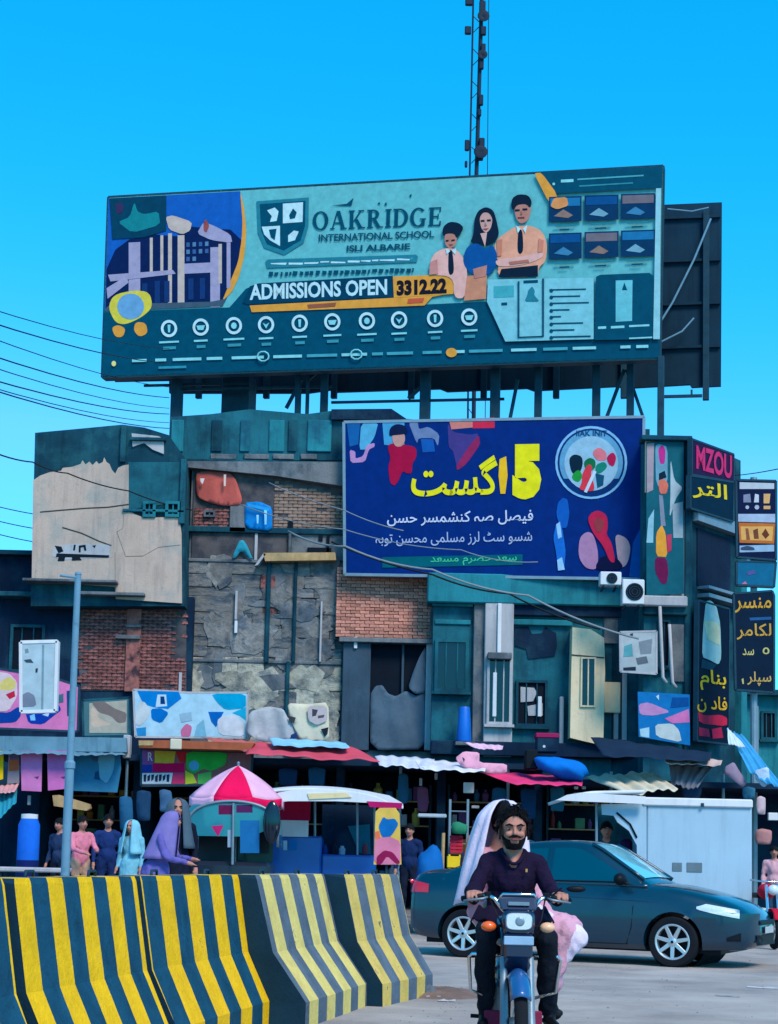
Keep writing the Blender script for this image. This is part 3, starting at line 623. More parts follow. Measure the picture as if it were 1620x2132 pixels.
def serif_word(F, word, c4, lv, mt, parent, gap=.09):
    x = 0; items = []; lv += lvl(parent)
    for ch in word:
        q, W = serif(ch); items.append((x, q)); x += W + gap
    tot = x - gap; P4 = [F.uw(*p, lv) for p in c4]      # tl tr br bl
    for x0, q in items:
        mb = MB()
        for i, f in enumerate(q):
            vs = []
            for a, b in f:
                a = (a + x0) / tot
                top = [P4[0][k] * (1 - a) + P4[1][k] * a for k in (0, 1)]; bot = [P4[3][k] * (1 - a) + P4[2][k] * a for k in (0, 1)]
                vs.append(F.P(bot[0] * (1 - b) + top[0] * b, bot[1] * (1 - b) + top[1] * b, lv + i * .0003))
            mb.add(vs, [(0, 1, 2, 3)])
        mb.build('letter', mt, parent, fix=False)
serif_word(FBB, 'OAKRIDGE', [(651, 441), (921, 431), (919, 470), (651, 479)], n2, T_DK, bb)
def BTx(s, x0, y0, x1, y1, mt, lv=n3, bold=.0, k=-.035): return text(FBB, s, x0, y0, x1, y1, lv, mt, 'lettering', bb, bold, dy=(x1 - x0) * k)
BTx('INTERNATIONAL SCHOOL', 664, 488, 904, 503, T_DK, bold=.02); BTx('ISLI ALBARIE', 722, 511, 854, 524, T_DK, bold=.03)
B([(690, 428), (722, 424), (736, 412), (732, 428)], T_DK, n2); B([(786, 424), (790, 420), (792, 426)], T_DK, n2); B([(800, 426), (806, 428), (804, 420)], T_DK, n2); B([(852, 406), (857, 404), (856, 412)], T_DK, n2)
B([(553, 543), (560, 540), (866, 530), (870, 534), (868, 546), (556, 558)], T_MID, n2); rnd = random.Random(15)
for x0, x1, y0, k_, hh, mt, lo, hi in ((564, 858, 547, -.035, 5, WHI, 8, 34), (560, 862, 566, -.03, 11, T_DK, 4, 11)):      # two lines of print too smudged to read
    x = x0
    while x < x1:
        wv = min(rnd.uniform(lo, hi), x1 - x); y = y0 + (x - x0) * k_ + rnd.uniform(-.6, .6); B([(x, y + rnd.uniform(0, 2)), (x + wv, y + rnd.uniform(0, 2)), (x + wv - rnd.uniform(0, 2), y + hh - rnd.uniform(0, hh * .35)), (x, y + hh - rnd.uniform(0, hh * .35))], mt, n3, 'smudged_print'); x += wv + rnd.uniform(1.5, 5)
B([(505, 630), (520, 596), (538, 590), (818, 574), (818, 618), (516, 634)], ink(0, 64, 92), n3); BTx('ADMISSIONS OPEN', 520, 592, 806, 625, WHI, n4, .03, -.04)
B([(520, 636), (820, 620), (886, 614), (910, 600), (940, 596), (934, 612), (900, 618), (884, 636), (524, 650)], OR, n4); B([(818, 576), (956, 570), (944, 612), (820, 620)], OR, n4 + .004); BTx('3312.22', 826, 584, 930, 616, ink(28, 26, 40), n4 + .01, .06, -.05)
B([(640, 634), (700, 630), (698, 638), (642, 642)], ink(160, 90, 70), n4 + .008); B([(850, 622), (884, 620), (880, 630), (848, 632)], ink(214, 90, 66), n4 + .008)
# row of round icons with captions
for i, (x, y) in enumerate(((352, 684), (418, 681), (487, 678), (554, 676), (624, 673), (692, 670), (764, 668), (831, 666), (906, 663), (977, 660))):
    mb = MB(); nn = 22; n3_ = n3 + lvl(bb)
    for j in range(nn):
        a, b = R(360 * j / nn), R(360 * (j + 1) / nn); q = []
        for t, r_ in ((a, 1), (b, 1), (b, .68), (a, .68)): q.append(FBB.pt(x + 17 * r_ * math.cos(t), y + 18 * r_ * math.sin(t), n3_))
        mb.add(q, [(0, 1, 2, 3)])
    ri = mb.build('round_icon', WHI, bb, fix=False)
    k = [[(x - 3, y - 8), (x + 3, y - 8), (x + 2, y + 8), (x - 2, y + 8)], [(x - 9, y - 3), (x + 9, y - 4), (x + 5, y + 6), (x - 6, y + 6)], ring(x, y, 6, 7, 8), [(x - 7, y - 4), (x, y + 8), (x + 7, y - 5), (x, y)]][i % 4]
    pr(FBB, k, n4, T_LT, ri, 'symbol')
    wv = random.Random(i).uniform(13, 22); B(sl(x - wv, y + 27, x + wv, y + 31), T_LT, n3, 'caption'); B(sl(x - wv * .6, y + 38, x + wv * .7, y + 44), ink(60, 150, 165), n3, 'caption')
x = 275
rnd = random.Random(4)
while x < 1345:
    wv = rnd.uniform(18, 70); y = 748 - (x - 275) * .028
    B(sl(x, y, min(x + wv, 1350), y + 6, -.028), (T_LT, ink(70, 165, 180))[rnd.randrange(2)], n3, 'caption'); x += wv + rnd.uniform(8, 22)
    if rnd.random() < .12: x += 30
B(ring(940, 734, 12, 10, 10), OR, n3, 'badge'); B(ring(237, 757, 5, 6, 8), ink(240, 220, 140), n3, 'badge'); B(sl(330, 763, 388, 768, -.03), ink(50, 150, 170), n3, 'caption')
for x, y in ((742, 738), (548, 742)):
    mb = MB(); mb.tube([FBB.pt(x + 12 * math.cos(t * .63), y + 10 * math.sin(t * .63), n3 + .08) for t in range(11)], .025, 5); mb.build('round_icon', T_LT, bb)
# the three students
SKN, SHIRT, SH2 = ink(196, 130, 116), ink(240, 164, 134), ink(240, 178, 168); HAIR = ink(14, 36, 58)
B([(1034, 577), (1040, 545), (1028, 530), (1032, 500), (1062, 478), (1078, 470), (1108, 470), (1130, 482), (1140, 510), (1136, 545), (1122, 556), (1120, 577)], SHIRT, n3, 'portrait_print')
B([(1038, 577), (1044, 560), (1120, 552), (1120, 576)], HAIR, n4, 'portrait_print'); B([(1030, 540), (1090, 534), (1130, 522), (1132, 536), (1090, 552), (1036, 556)], SH2, n4 + .005, 'portrait_print')
B([(1069, 424), (1080, 412), (1098, 412), (1106, 425), (1104, 448), (1096, 462), (1084, 466), (1074, 455)], SKN, n3 + .003, 'portrait_print'); B([(1064, 432), (1066, 412), (1080, 404), (1100, 406), (1108, 420), (1104, 434), (1096, 424), (1076, 426), (1070, 438)], HAIR, n4 + .004, 'portrait_print')
B([(1079, 478), (1088, 478), (1090, 522), (1083, 530), (1077, 522)], HAIR, n4, 'portrait_print'); B(sl(1072, 436, 1082, 440), HAIR, n4 + .004, 'portrait_print'); B(sl(1088, 434, 1098, 438), HAIR, n4 + .004, 'portrait_print'); B(sl(1078, 452, 1092, 455), ink(120, 60, 64), n4 + .004, 'portrait_print')
B([(978, 505), (986, 490), (988, 455), (996, 438), (1012, 430), (1028, 438), (1034, 460), (1040, 488), (1030, 505), (1012, 512), (998, 508)], HAIR, n3 + .003, 'portrait_print'); B([(998, 454), (1006, 442), (1018, 443), (1026, 456), (1022, 476), (1012, 486), (1002, 476)], ink(214, 160, 150), n4, 'portrait_print')
B(sl(1001, 458, 1009, 462), HAIR, n4 + .005, 'portrait_print'); B(sl(1014, 457, 1022, 461), HAIR, n4 + .005, 'portrait_print')
B([(962, 545), (972, 512), (995, 505), (1010, 520), (1026, 508), (1036, 530), (1032, 560), (1014, 575), (980, 572)], ink(10, 84, 150), n4, 'portrait_print'); B([(1000, 486), (1014, 484), (1010, 514)], ink(220, 170, 160), n4 + .005, 'portrait_print')
B([(972, 575), (1014, 570), (1012, 622), (966, 626)], ink(214, 140, 110), n3 + .002, 'portrait_print'); B([(985, 560), (1014, 552), (1012, 575), (988, 580)], SKN, n4 + .006, 'portrait_print')
B([(890, 572), (900, 530), (925, 516), (950, 518), (968, 540), (974, 574), (968, 622), (945, 620), (944, 575)], SH2, n3, 'portrait_print'); B([(934, 520), (942, 520), (946, 566), (938, 574), (933, 564)], HAIR, n4, 'portrait_print')
B([(925, 495), (930, 482), (948, 482), (952, 496), (948, 512), (936, 518), (927, 510)], SKN, n4, 'portrait_print'); B([(921, 492), (922, 472), (936, 461), (956, 464), (966, 474), (958, 488), (950, 496), (946, 486), (930, 486)], HAIR, n4 + .005, 'portrait_print')
for pts, mt in (([(1075, 470), (1084, 476), (1078, 486)], WHI), ([(1098, 468), (1089, 476), (1094, 486)], WHI), ([(1085, 438), (1088, 446), (1083, 447)], ink(160, 100, 92)), ([(1010, 462), (1014, 470), (1009, 471)], ink(180, 120, 112)), ([(1005, 476), (1018, 475), (1012, 479)], ink(170, 70, 80)), ([(928, 500), (934, 499), (934, 502), (928, 503)], HAIR), ([(940, 499), (947, 498), (947, 501), (940, 502)], HAIR), ([(934, 509), (944, 508), (939, 512)], ink(140, 70, 72)), ([(928, 518), (938, 522), (930, 530)], WHI), ([(950, 516), (941, 522), (948, 530)], WHI), ([(1034, 500), (1046, 498), (1044, 532), (1036, 534)], ink(214, 132, 108)), ([(1122, 496), (1132, 500), (1130, 524), (1120, 526)], ink(214, 132, 108)), ([(896, 545), (910, 540), (912, 570), (894, 572)], ink(212, 140, 134)), ([(1060, 545), (1100, 540), (1102, 546), (1062, 551)], ink(190, 116, 100))): B(pts, mt, n4 + .008, 'portrait_print')
# right-hand third
B([(1126, 359), (1380, 346), (1378, 391), (1158, 403)], T_DK, n2); B([(1112, 361), (1127, 359), (1160, 404), (1157, 427), (1142, 420)], OR, n3)
B(sl(1168, 374, 1194, 380), T_LT, n3, 'caption'); B(sl(1202, 372, 1340, 375, -.06), ink(80, 170, 180), n3, 'caption'); B(sl(1206, 386, 1318, 389, -.06), ink(50, 140, 155), n3, 'caption'); B(ring(1153, 383, 3, 3, 8), T_LT, n3, 'caption')
for j, (ya, yb) in enumerate(((410, 462), (486, 540))):
    for i, (xa, xb) in enumerate(((1143, 1211), (1217, 1288), (1293, 1364))):
        dyy = -(i * 3); ph = B(sl(xa, ya + dyy, xb, yb + dyy, -.03), ink(6, 58, 96), n3, 'photo_print'); r_ = random.Random(i + j * 3)
        pr(FBB, sl(xa + 3, ya + dyy + 3, xb - 3, ya + dyy + 20, -.03), n4, (ink(30, 118, 168), ink(10, 82, 140), ink(120, 110, 120))[(i + j) % 3], ph, 'print_patch')
        pr(FBB, [(xa + 10, yb + dyy - 12), (xa + 30, yb + dyy - 26), (xa + 50, yb + dyy - 14), (xa + 40, yb + dyy - 8)], n4 + .003, (ink(150, 120, 110), ink(60, 130, 170), ink(120, 170, 190))[(i * 2 + j) % 3], ph, 'print_patch')
        B(sl(xa + 12, yb + 6 + dyy, xb - 12, yb + 10 + dyy), T_MID, n3, 'caption'); B(sl(xa + 22, yb + 15 + dyy, xb - 26, yb + 18 + dyy), T_DK, n3, 'caption')
B([(1153, 412), (1180, 410), (1184, 428), (1160, 436), (1146, 430)], ink(230, 150, 90), n4 + .006)
B([(1016, 582), (1236, 578), (1236, 706), (1052, 711), (1014, 628)], ink(130, 200, 210), n3); B(sl(1028, 596, 1070, 620), ink(70, 170, 180), n4); B(sl(1044, 630, 1056, 636), T_DK, n4)
mb = MB(); mb.tube([FBB.pt(*p, n4 + .08) for p in ((1080, 586), (1080, 702), (1131, 700), (1131, 580))], .03, 4); mb.build('printed_rule', T_DK, bb)
B(sl(1090, 584, 1120, 590), T_DK, n4); B([(1092, 628), (1098, 614), (1100, 604), (1108, 596), (1114, 606), (1112, 614), (1124, 628)], T_MID, n4)
for i in range(8):
    y = 602 + i * 14; B(sl(1148 if i else 1144, y, 1150 + (70, 58, 76, 36, 18, 64, 46, 80)[i], y + 3, -.02), T_DK, n4, 'caption'); B(ring(1148, y + 3, 4, 4, 8), T_DK, n4 + .003, 'bullet')
B([(1241, 576), (1250, 572), (1352, 568), (1360, 574), (1358, 706), (1238, 708)], T_DK, n4); B([(1282, 584), (1317, 583), (1316, 668), (1282, 670)], ink(110, 195, 205), n4 + .004); B([(1295, 604), (1300, 588), (1306, 604)], T_DK, n4 + .008)
for q in ((1245, 680, 1262, 685), (1272, 679, 1300, 684), (1310, 677, 1352, 681), (1310, 703, 1358, 706)): B(sl(*q), T_LT, n4 + .004, 'caption')
B([(1366, 392), (1376, 392), (1374, 706), (1360, 706)], ink(150, 205, 215), n3)
# posts and rails behind the front panel, standing on the roofs
zr = 11.2
def zat(y, px, d=-.6): return FBB.uw(px, y, d)[1]
for px, wv, yb in ((366, .3, 880), (620, .16, 872), (640, .1, 872), (674, .2, 868), (884, .28, 880), (1030, .26, 872), (1120, .2, 872), (1241, .22, 872), (1312, .2, 876)):
    u = FBB.uw(px, 800, -.6)[0]; MB().fbox(FBB, u - wv / 2, u + wv / 2, zr, zat(480, px), -.6 - wv, -.6).build('post', m_steel, bb, bevel=.02)
for a, b in (((1262, 872), (1300, 770)), ((1340, 872), (1305, 770)), ((596, 850), (628, 790)), ((640, 792), (662, 772)), ((1062, 872), (1078, 790)), ((850, 830), (884, 800))):
    MB().bar(FBB.pt(*a, -.8), FBB.pt(*b, -.8), .09).build('brace', m_steel, bb)
for y, x0, x1 in ((812, 354, 690), (838, 690, 1050), (793, 240, 360), (803, 300, 520)):
    MB().bar(FBB.pt(x0, y, -.9), FBB.pt(x1, y - (x1 - x0) * .02, -.9), .07).build('rail', m_steel, bb)
u = FBB.uw(490, 800, -1.4)[0]; MB().fbox(FBB, u - .42, u + .42, zr, zat(760, 490), -2.2, -1.4).build('post', m_steel, bb, bevel=.02)
u = FBB.uw(1376, 800, .2)[0]; MB().fbox(FBB, u - .09, u + .09, 9.6, FBB.uw(1376, 742, .2)[1], .1, .28).build('post', m_steel, bb, bevel=.02)
# rear billboard: we see its back
rb = thing('rear_billboard', 'second billboard seen from its dark back, sticking out right behind the front one', 'billboard', FBB.P(9, 12, -3))
MB().ppoly(FBB, [(352, 470), (1503, 421), (1501, 803), (1440, 806), (1436, 800), (1300, 808), (1284, 804), (1110, 813), (1096, 808), (930, 815), (915, 809), (700, 816), (690, 811), (640, 818), (352, 818)], -3.2, -3.06).build('panel', m_back, rb)
for px in (420, 560, 700, 860, 1010, 1160, 1300, 1470):
    u = FBB.uw(px, 600, -2.9)[0]; z0, z1 = FBB.uw(px, 828, -2.9)[1], FBB.uw(px, 436, -2.9)[1]
    MB().fbox(FBB, u - .09, u + .09, z0 if px != 1470 else z0 - .05, z1, -3.06, -2.9).build('upright', m_steel, rb, bevel=.01)
for y in (470, 560, 650, 740):
    MB().bar(FBB.pt(360, y + 20, -3.0), FBB.pt(1500, y - 20, -3.0), .08).build('rail', m_back, rb)
m_pale_rod = mat('pale_stay_rod', S(110, 150, 170), .6, .1, 3, 0)
for pts, r_ in (([(1374, 672), (1400, 630), (1445, 540), (1480, 455)], .03), ([(1376, 712), (1420, 690), (1445, 662)], .025), ([(1390, 435), (1440, 440), (1476, 432)], .02)):
    MB().tube([FBB.pt(x, y, -2.7) for x, y in pts], r_, 6).build('stay_rod', m_pale_rod, rb)
MB().bar(FBB.pt(1378, 826, -2.8), FBB.pt(1462, 824, -2.8), .08).build('rail', m_steel, rb); MB().bar(FBB.pt(1440, 812, -2.85), FBB.pt(1440, 826, -2.8), .06).build('brace', m_steel, rb)
for px in (500, 700, 900, 1100): 
    u = FBB.uw(px, 850, -3.3)[0]; MB().fbox(FBB, u - .08, u + .08, zr, 14, -3.5, -3.3).build('post', m_steel, rb)

# ---------------------------------------------------------------- mast
ms = thing('telecom_mast', 'thin dark telecom mast with antennas rising behind the billboard', 'mast', at(994, 900, 60))
m_mast = mat('mast_steel', S(30, 44, 62), .6, .15, 3, .05, 30)
mA = lambda x, y: at(x, y, 60)
MB().tube([mA(986, 900), mA(992, 365), mA(1004, -30)], .075, 8).build('leg', m_mast, ms); MB().tube([mA(974, 900), mA(978, 365), mA(986, -30)], .035, 6).build('leg', m_mast, ms); MB().tube([at(1010, 900, 60.5), at(1015, 365, 60.5), at(1018, -30, 60.5)], .015, 6).build('leg', m_mast, ms)
for i in range(26):
    y = 850 - i * 34; f_ = (900 - y) / 900
    MB().bar(mA(974 + 12 * f_, y), mA(986 + 17 * f_, y - (16 if i % 2 else -16)), .025).build('brace', m_mast, ms)
for x, y, wv, hv in ((976, 8, 16, 16), (1004, 20, 14, 30), (974, 67, 14, 18), (1006, 68, 12, 20), (1006, 105, 10, 22), (1002, 137, 10, 24), (1001, 212, 10, 24), (998, 238, 8, 16), (972, 306, 10, 24), (1003, 300, 12, 20), (998, 328, 16, 20), (970, 345, 6, 14)):
    a = mA(x, y); w2, h2 = wv / 120, hv / 120
    MB().box(a.x - w2, a.y - .2, a.z - h2, a.x + w2, a.y - .05, a.z + h2).build('panel_antenna', m_mast, ms, bevel=.03)
for x, y, r_ in ((1006, 40, .22), (1004, 120, .18), (1000, 322, .25)):
    a = mA(x, y); MB().lathe([(.02, 0), (r_ * .7, -.05), (r_, -.16), (r_ * .96, -.17), (.02, -.06)], a + Vector((0, -.1, 0)), 'Y', 18).build('dish_antenna', m_mast, ms, smooth=True)

# ---------------------------------------------------------------- overhead cables
def cable(name, pts, Ys, r_, label, sag=.0, mt=None, group='overhead cables'):
    p = [at(x, y, Y) for (x, y), Y in zip(pts, Ys)]; q = []
    for i in range(len(p) - 1):
        for k in range(8): t = k / 8; q.append(p[i].lerp(p[i + 1], t) + Vector((0, 0, -sag * 4 * t * (1 - t))))
    q.append(p[-1]); return tag(MB().tube(q, r_, 5).build(name, mt or m_cable, smooth=True), label, 'cable', group)
for i, (y0, y1) in enumerate(((648, 726), (676, 756), (706, 806), (744, 828), (768, 850), (796, 862), (812, 880), (816, 892))):
    cable('overhead_cable', [(-60, y0 - 18), (352, y1)], [22, 44.5], .008 + .003 * (i % 2), ('uppermost', 'second from top', 'third from top', 'fourth from top', 'fifth from top', 'third from bottom', 'second from bottom', 'lowest')[i] + ' of the cables running to the billboard at left', .12)
cable('overhead_cable', [(-40, 930), (68, 962), (140, 985), (268, 1022), (400, 1062)], [30, 36, 39.5, 40.6, 41.2], .016, 'dark cable sagging across the tan plastered wall', .05)
for i, (y0, y1) in enumerate(((1055, 1070), (1085, 1100), (1112, 1128))):
    cable('overhead_cable', [(-40, y0 - 10), (70, y1)], [40, 42.5], .012, ('upper', 'middle', 'lower')[i] + ' of three thin cables at the left edge below the roofline', .02)
cable('overhead_cable', [(560, 1005), (716, 1062), (840, 1105)], [41, 39.6, 39.2], .014, 'pale cable crossing the upper left corner of the blue banner', .05, m_cablepale)
cable('overhead_cable', [(500, 1050), (716, 1102), (960, 1145), (1120, 1170)], [41.2, 39.6, 39.2, 39], .013, 'pale cable crossing the white script of the blue banner', .1, m_cablepale)
cable('overhead_cable', [(600, 1106), (720, 1138), (900, 1186), (1100, 1240), (1330, 1330)], [41.2, 39.6, 39.2, 39.4, 39.2], .026, 'thick bundled cable sagging under the blue banner', .1, m_cablepale)
cable('overhead_cable', [(690, 1128), (900, 1196), (1060, 1236), (1250, 1310)], [39.9, 39.4, 39.6, 39.4], .022, 'dark cable beside the thick bundle under the blue banner', .08)
cable('overhead_cable', [(1530, 990), (1640, 972)], [40, 30], .01, 'thin cable leaving the corner building to the right edge', .02)
# ---------------------------------------------------------------- the blue banner
bn = thing('blue_banner', 'large navy political banner with yellow script and number five', 'banner', F5.P(0, 7))
MB().ppoly(F5, [(716, 879), (1341, 868), (1338, 1206), (718, 1196)], -.08, 0).build('panel', ink(0, 44, 118), bn)
mb = MB(); q4 = [F5.uw(*p, 0) for p in ((716, 879), (1341, 868), (1338, 1206), (718, 1196))]
for i in range(4): mb.bar(F5.P(*q4[i], -.06), F5.P(*q4[(i + 1) % 4], -.06), .07, .16, up=F5.N)
mb.build('frame', m_steelhi, bn)
for px in (760, 900, 1040, 1180, 1310): MB().bar(F5.pt(px, 885, -.12), F5.pt(px, 1198, -.12), .1).build('back_strut', m_steel, bn)
def V(pts, mt, lv=.006, name='print_patch'): return pr(F5, pts, lv, mt, bn, name)
def VT(s, x0, y0, x1, y1, mt, lv=.02, bold=0.0, urdu=True, dy=None): return text(F5, s, x0, y0, x1, y1, lv, mt, 'lettering', bn, bold, urdu=urdu, dy=-(x1 - x0) * .016 if dy is None else dy)
YE, LB, RD = ink(240, 226, 30), ink(150, 200, 235), ink(176, 18, 66)
for pts, mt in (([(722, 881), (750, 880), (746, 925), (728, 930)], ink(20, 96, 160)), ([(752, 880), (788, 879), (780, 910), (762, 936), (748, 936)], ink(84, 170, 205)), ([(796, 879), (842, 878), (842, 930), (800, 926)], ink(70, 160, 205)), ([(850, 878), (870, 878), (872, 894), (892, 888), (915, 904), (912, 930), (904, 912), (872, 912), (868, 924)], ink(110, 130, 170)), ([(876, 914), (902, 914), (906, 940), (880, 942)], ink(20, 90, 170)), ([(932, 880), (944, 900), (980, 905), (996, 902), (994, 930), (970, 968), (952, 978), (944, 940), (934, 930)], ink(70, 60, 130)), ([(976, 930), (997, 905), (1000, 925), (972, 965), (952, 980), (950, 970)], ink(150, 40, 90)), ([(728, 936), (740, 940), (740, 955), (756, 950), (764, 926), (780, 922), (780, 930), (768, 936), (760, 962), (730, 964)], ink(190, 140, 190)), ([(934, 872), (984, 871), (984, 890), (940, 894)], ink(220, 130, 120)), ([(984, 871), (1030, 869), (1030, 891), (984, 892)], ink(212, 44, 76))): V(pts, mt)
boy = V([(806, 928), (818, 922), (842, 926), (866, 930), (868, 950), (858, 966), (858, 985), (848, 986), (838, 980), (830, 1000), (822, 1012), (812, 1006), (808, 970), (814, 955)], RD, .012, 'portrait_print')
V([(817, 902), (842, 900), (844, 918), (836, 930), (824, 930), (817, 918)], ink(205, 150, 140), .016, 'portrait_print'); V([(810, 908), (812, 890), (826, 882), (844, 886), (849, 900), (842, 904), (820, 906)], ink(14, 30, 70), .02, 'portrait_print')
VT('5', 1067, 925, 1127, 1040, YE, .02, .09, False); MB
V([(1040, 956), (1054, 950), (1057, 990), (1052, 1028), (1042, 1028), (1038, 990)], ink(246, 190, 40), .02, 'lettering')
VT('\u06af\u0633\u062a', 856, 950, 1036, 1034, YE, .02, .02)
VT('\u0641\u06cc\u0635\u0644 \u0635\u06c1 \u06a9\u0646\u0634\u0645\u0633\u0631 \u062d\u0633\u0646', 806, 1066, 1110, 1096, ink(206, 214, 240), .016, .012)
VT('\u0634\u0633\u0648 \u0633\u0679 \u0644\u0631\u0632 \u0645\u0633\u0644\u0645\u06cc \u0645\u062d\u0633\u0646 \u062a\u0648\u0628\u06c1', 782, 1110, 1108, 1138, ink(170, 186, 222), .016, .008)
V([(796, 1160), (1088, 1154), (1088, 1176), (796, 1182)], ink(0, 96, 110), .01); VT('\u0633\u0639\u062f \u062d\u0635\u0631\u0645 \u0645\u0633\u0639\u062f', 896, 1160, 1076, 1178, ink(70, 200, 150), .02, .01)
# round emblem
em = V(ring(1231, 963, 75, 76, 36), ink(130, 186, 224), .012, 'round_emblem')
def E_(pts, mt, lv): return pr(F5, pts, lv, mt, em, 'emblem_patch')
E_(ring(1231, 963, 70, 71, 32), ink(6, 52, 112), .016); E_(ring(1231, 963, 66, 67, 32, 150, 390), ink(96, 160, 196), .02); E_(ring(1231, 965, 56, 57, 32), ink(150, 190, 212), .024)
text(F5, 'IIAK INIT', 1200, 896, 1264, 908, .028, ink(14, 70, 120), 'emblem_lettering', em, .02)
for pts, mt in (([(1184, 955), (1195, 945), (1212, 950), (1214, 968), (1205, 990), (1190, 985)], ink(8, 40, 60)), ([(1214, 962), (1228, 952), (1240, 958), (1240, 975), (1222, 985)], ink(20, 110, 70)), ([(1232, 942), (1246, 930), (1262, 940), (1264, 958), (1244, 960)], ink(226, 120, 130)), ([(1262, 952), (1276, 940), (1284, 952), (1278, 972), (1268, 968)], ink(190, 30, 80)), ([(1240, 968), (1258, 960), (1266, 972), (1250, 986), (1240, 984)], ink(20, 130, 110)), ([(1190, 990), (1204, 976), (1214, 990), (1206, 1004), (1194, 1000)], ink(30, 150, 60)), ([(1212, 986), (1224, 966), (1234, 970), (1230, 990), (1238, 1010), (1236, 1024), (1204, 1020), (1212, 1004)], ink(222, 60, 76)), ([(1240, 985), (1258, 990), (1256, 1010), (1244, 1016)], ink(16, 80, 110)), ([(1236, 980), (1242, 982), (1222, 1026), (1216, 1024)], ink(200, 220, 235))): E_(pts, mt, .03)
V([(1172, 1036), (1182, 1040), (1186, 1070), (1180, 1100), (1166, 1098), (1158, 1070), (1162, 1046)], ink(16, 92, 180), .012); V([(1158, 1090), (1168, 1086), (1174, 1120), (1178, 1150), (1174, 1186), (1162, 1186), (1158, 1150), (1152, 1120)], ink(24, 110, 205), .016); V([(1158, 1092), (1166, 1086), (1170, 1118), (1162, 1122)], LB, .02); V([(1160, 1166), (1170, 1160), (1176, 1186), (1162, 1188)], LB, .02)
V([(1206, 1120), (1222, 1106), (1236, 1112), (1246, 1150), (1244, 1186), (1220, 1184), (1204, 1160)], ink(176, 130, 168), .012, 'portrait_print'); V([(1280, 1110), (1306, 1120), (1314, 1142), (1306, 1176), (1290, 1184), (1284, 1150)], ink(176, 150, 160), .012, 'portrait_print')
V([(1236, 1186), (1252, 1156), (1284, 1160), (1300, 1182), (1280, 1188)], ink(10, 20, 60), .016, 'portrait_print'); V([(1223, 1082), (1230, 1068), (1246, 1062), (1264, 1072), (1266, 1098), (1262, 1112), (1274, 1130), (1282, 1172), (1270, 1170), (1256, 1136), (1236, 1112)], ink(196, 36, 76), .02, 'portrait_print'); V([(1236, 1084), (1246, 1076), (1258, 1084), (1256, 1102), (1248, 1110), (1240, 1104)], ink(150, 60, 70), .024, 'portrait_print')
V([(1318, 1130), (1338, 1090), (1338, 1204), (1310, 1200)], ink(0, 90, 170), .012)

# ---------------------------------------------------------------- signs on the corner building
def sign(F, pts, n, col, name, label, cat='sign', dep=.1, edge=None, group=None):
    q = [F.uw(x, y, n) for x, y in pts]; c = F.P(sum(a[0] for a in q) / len(q), min(a[1] for a in q), n)
    t = thing(name, label, cat, c, group=group); MB().ppoly(F, pts, n - dep, n).build('panel', ink(*col), t)
    if edge:
        mb = MB()
        for i in range(len(q)): mb.bar(F.P(*q[i], n - dep / 2), F.P(*q[(i + 1) % len(q)], n - dep / 2), .045, dep * 1.2, up=F.N)
        mb.build('frame', edge, t)
    return t
t = sign(FS, [(1441, 914), (1528, 946), (1528, 1004), (1441, 988)], .22, (44, 26, 66), 'shop_sign', 'dark sign with pink capital letters at the top of the corner building', edge=m_steel)
text(FS, 'MZOU', 1450, 926, 1524, 976, .235, ink(206, 50, 110), 'lettering', t, .03, dy=22)
t = sign(FS, [(1438, 990), (1528, 1004), (1526, 1086), (1438, 1058)], .24, (8, 40, 62), 'shop_sign', 'navy sign with big yellow script on the corner building', edge=m_steel)
text(FS, '\u0627\u0644\u062a\u0631', 1442, 996, 1514, 1036, .255, ink(228, 200, 40), 'lettering', t, .015, urdu=True, dy=14)
t = sign(FS, [(1455, 1250), (1519, 1268), (1517, 1550), (1452, 1542)], .3, (10, 26, 50), 'vertical_sign', 'tall narrow dark sign with white shape, yellow and red script', edge=m_steel)
pr(FS, [(1470, 1252), (1480, 1250), (1492, 1262), (1500, 1300), (1502, 1370), (1496, 1384), (1478, 1374), (1462, 1368), (1464, 1310)], .306, ink(160, 205, 205), t); pr(FS, [(1466, 1290), (1498, 1298), (1500, 1344), (1490, 1340), (1472, 1330)], .312, ink(206, 214, 180), t); pr(FS, [(1462, 1372), (1492, 1384), (1482, 1396), (1460, 1390)], .312, ink(16, 70, 90), t)
text(FS, '\u0628\u0646\u0627\u0645', 1458, 1392, 1512, 1436, .315, ink(236, 196, 40), 'lettering', t, .015, urdu=True, dy=6); text(FS, '\u0641\u0627\u062f \u0646', 1452, 1446, 1514, 1482, .315, ink(236, 180, 50), 'lettering', t, .015, urdu=True, dy=6)
pr(FS, [(1454, 1480), (1466, 1490), (1500, 1488), (1514, 1494), (1514, 1512), (1456, 1506)], .312, ink(212, 36, 72), t); pr(FS, [(1456, 1514), (1476, 1518), (1478, 1534), (1456, 1532)], .312, ink(196, 34, 76), t); pr(FS, [(1482, 1518), (1502, 1514), (1506, 1536), (1484, 1538)], .312, ink(196, 34, 76), t)
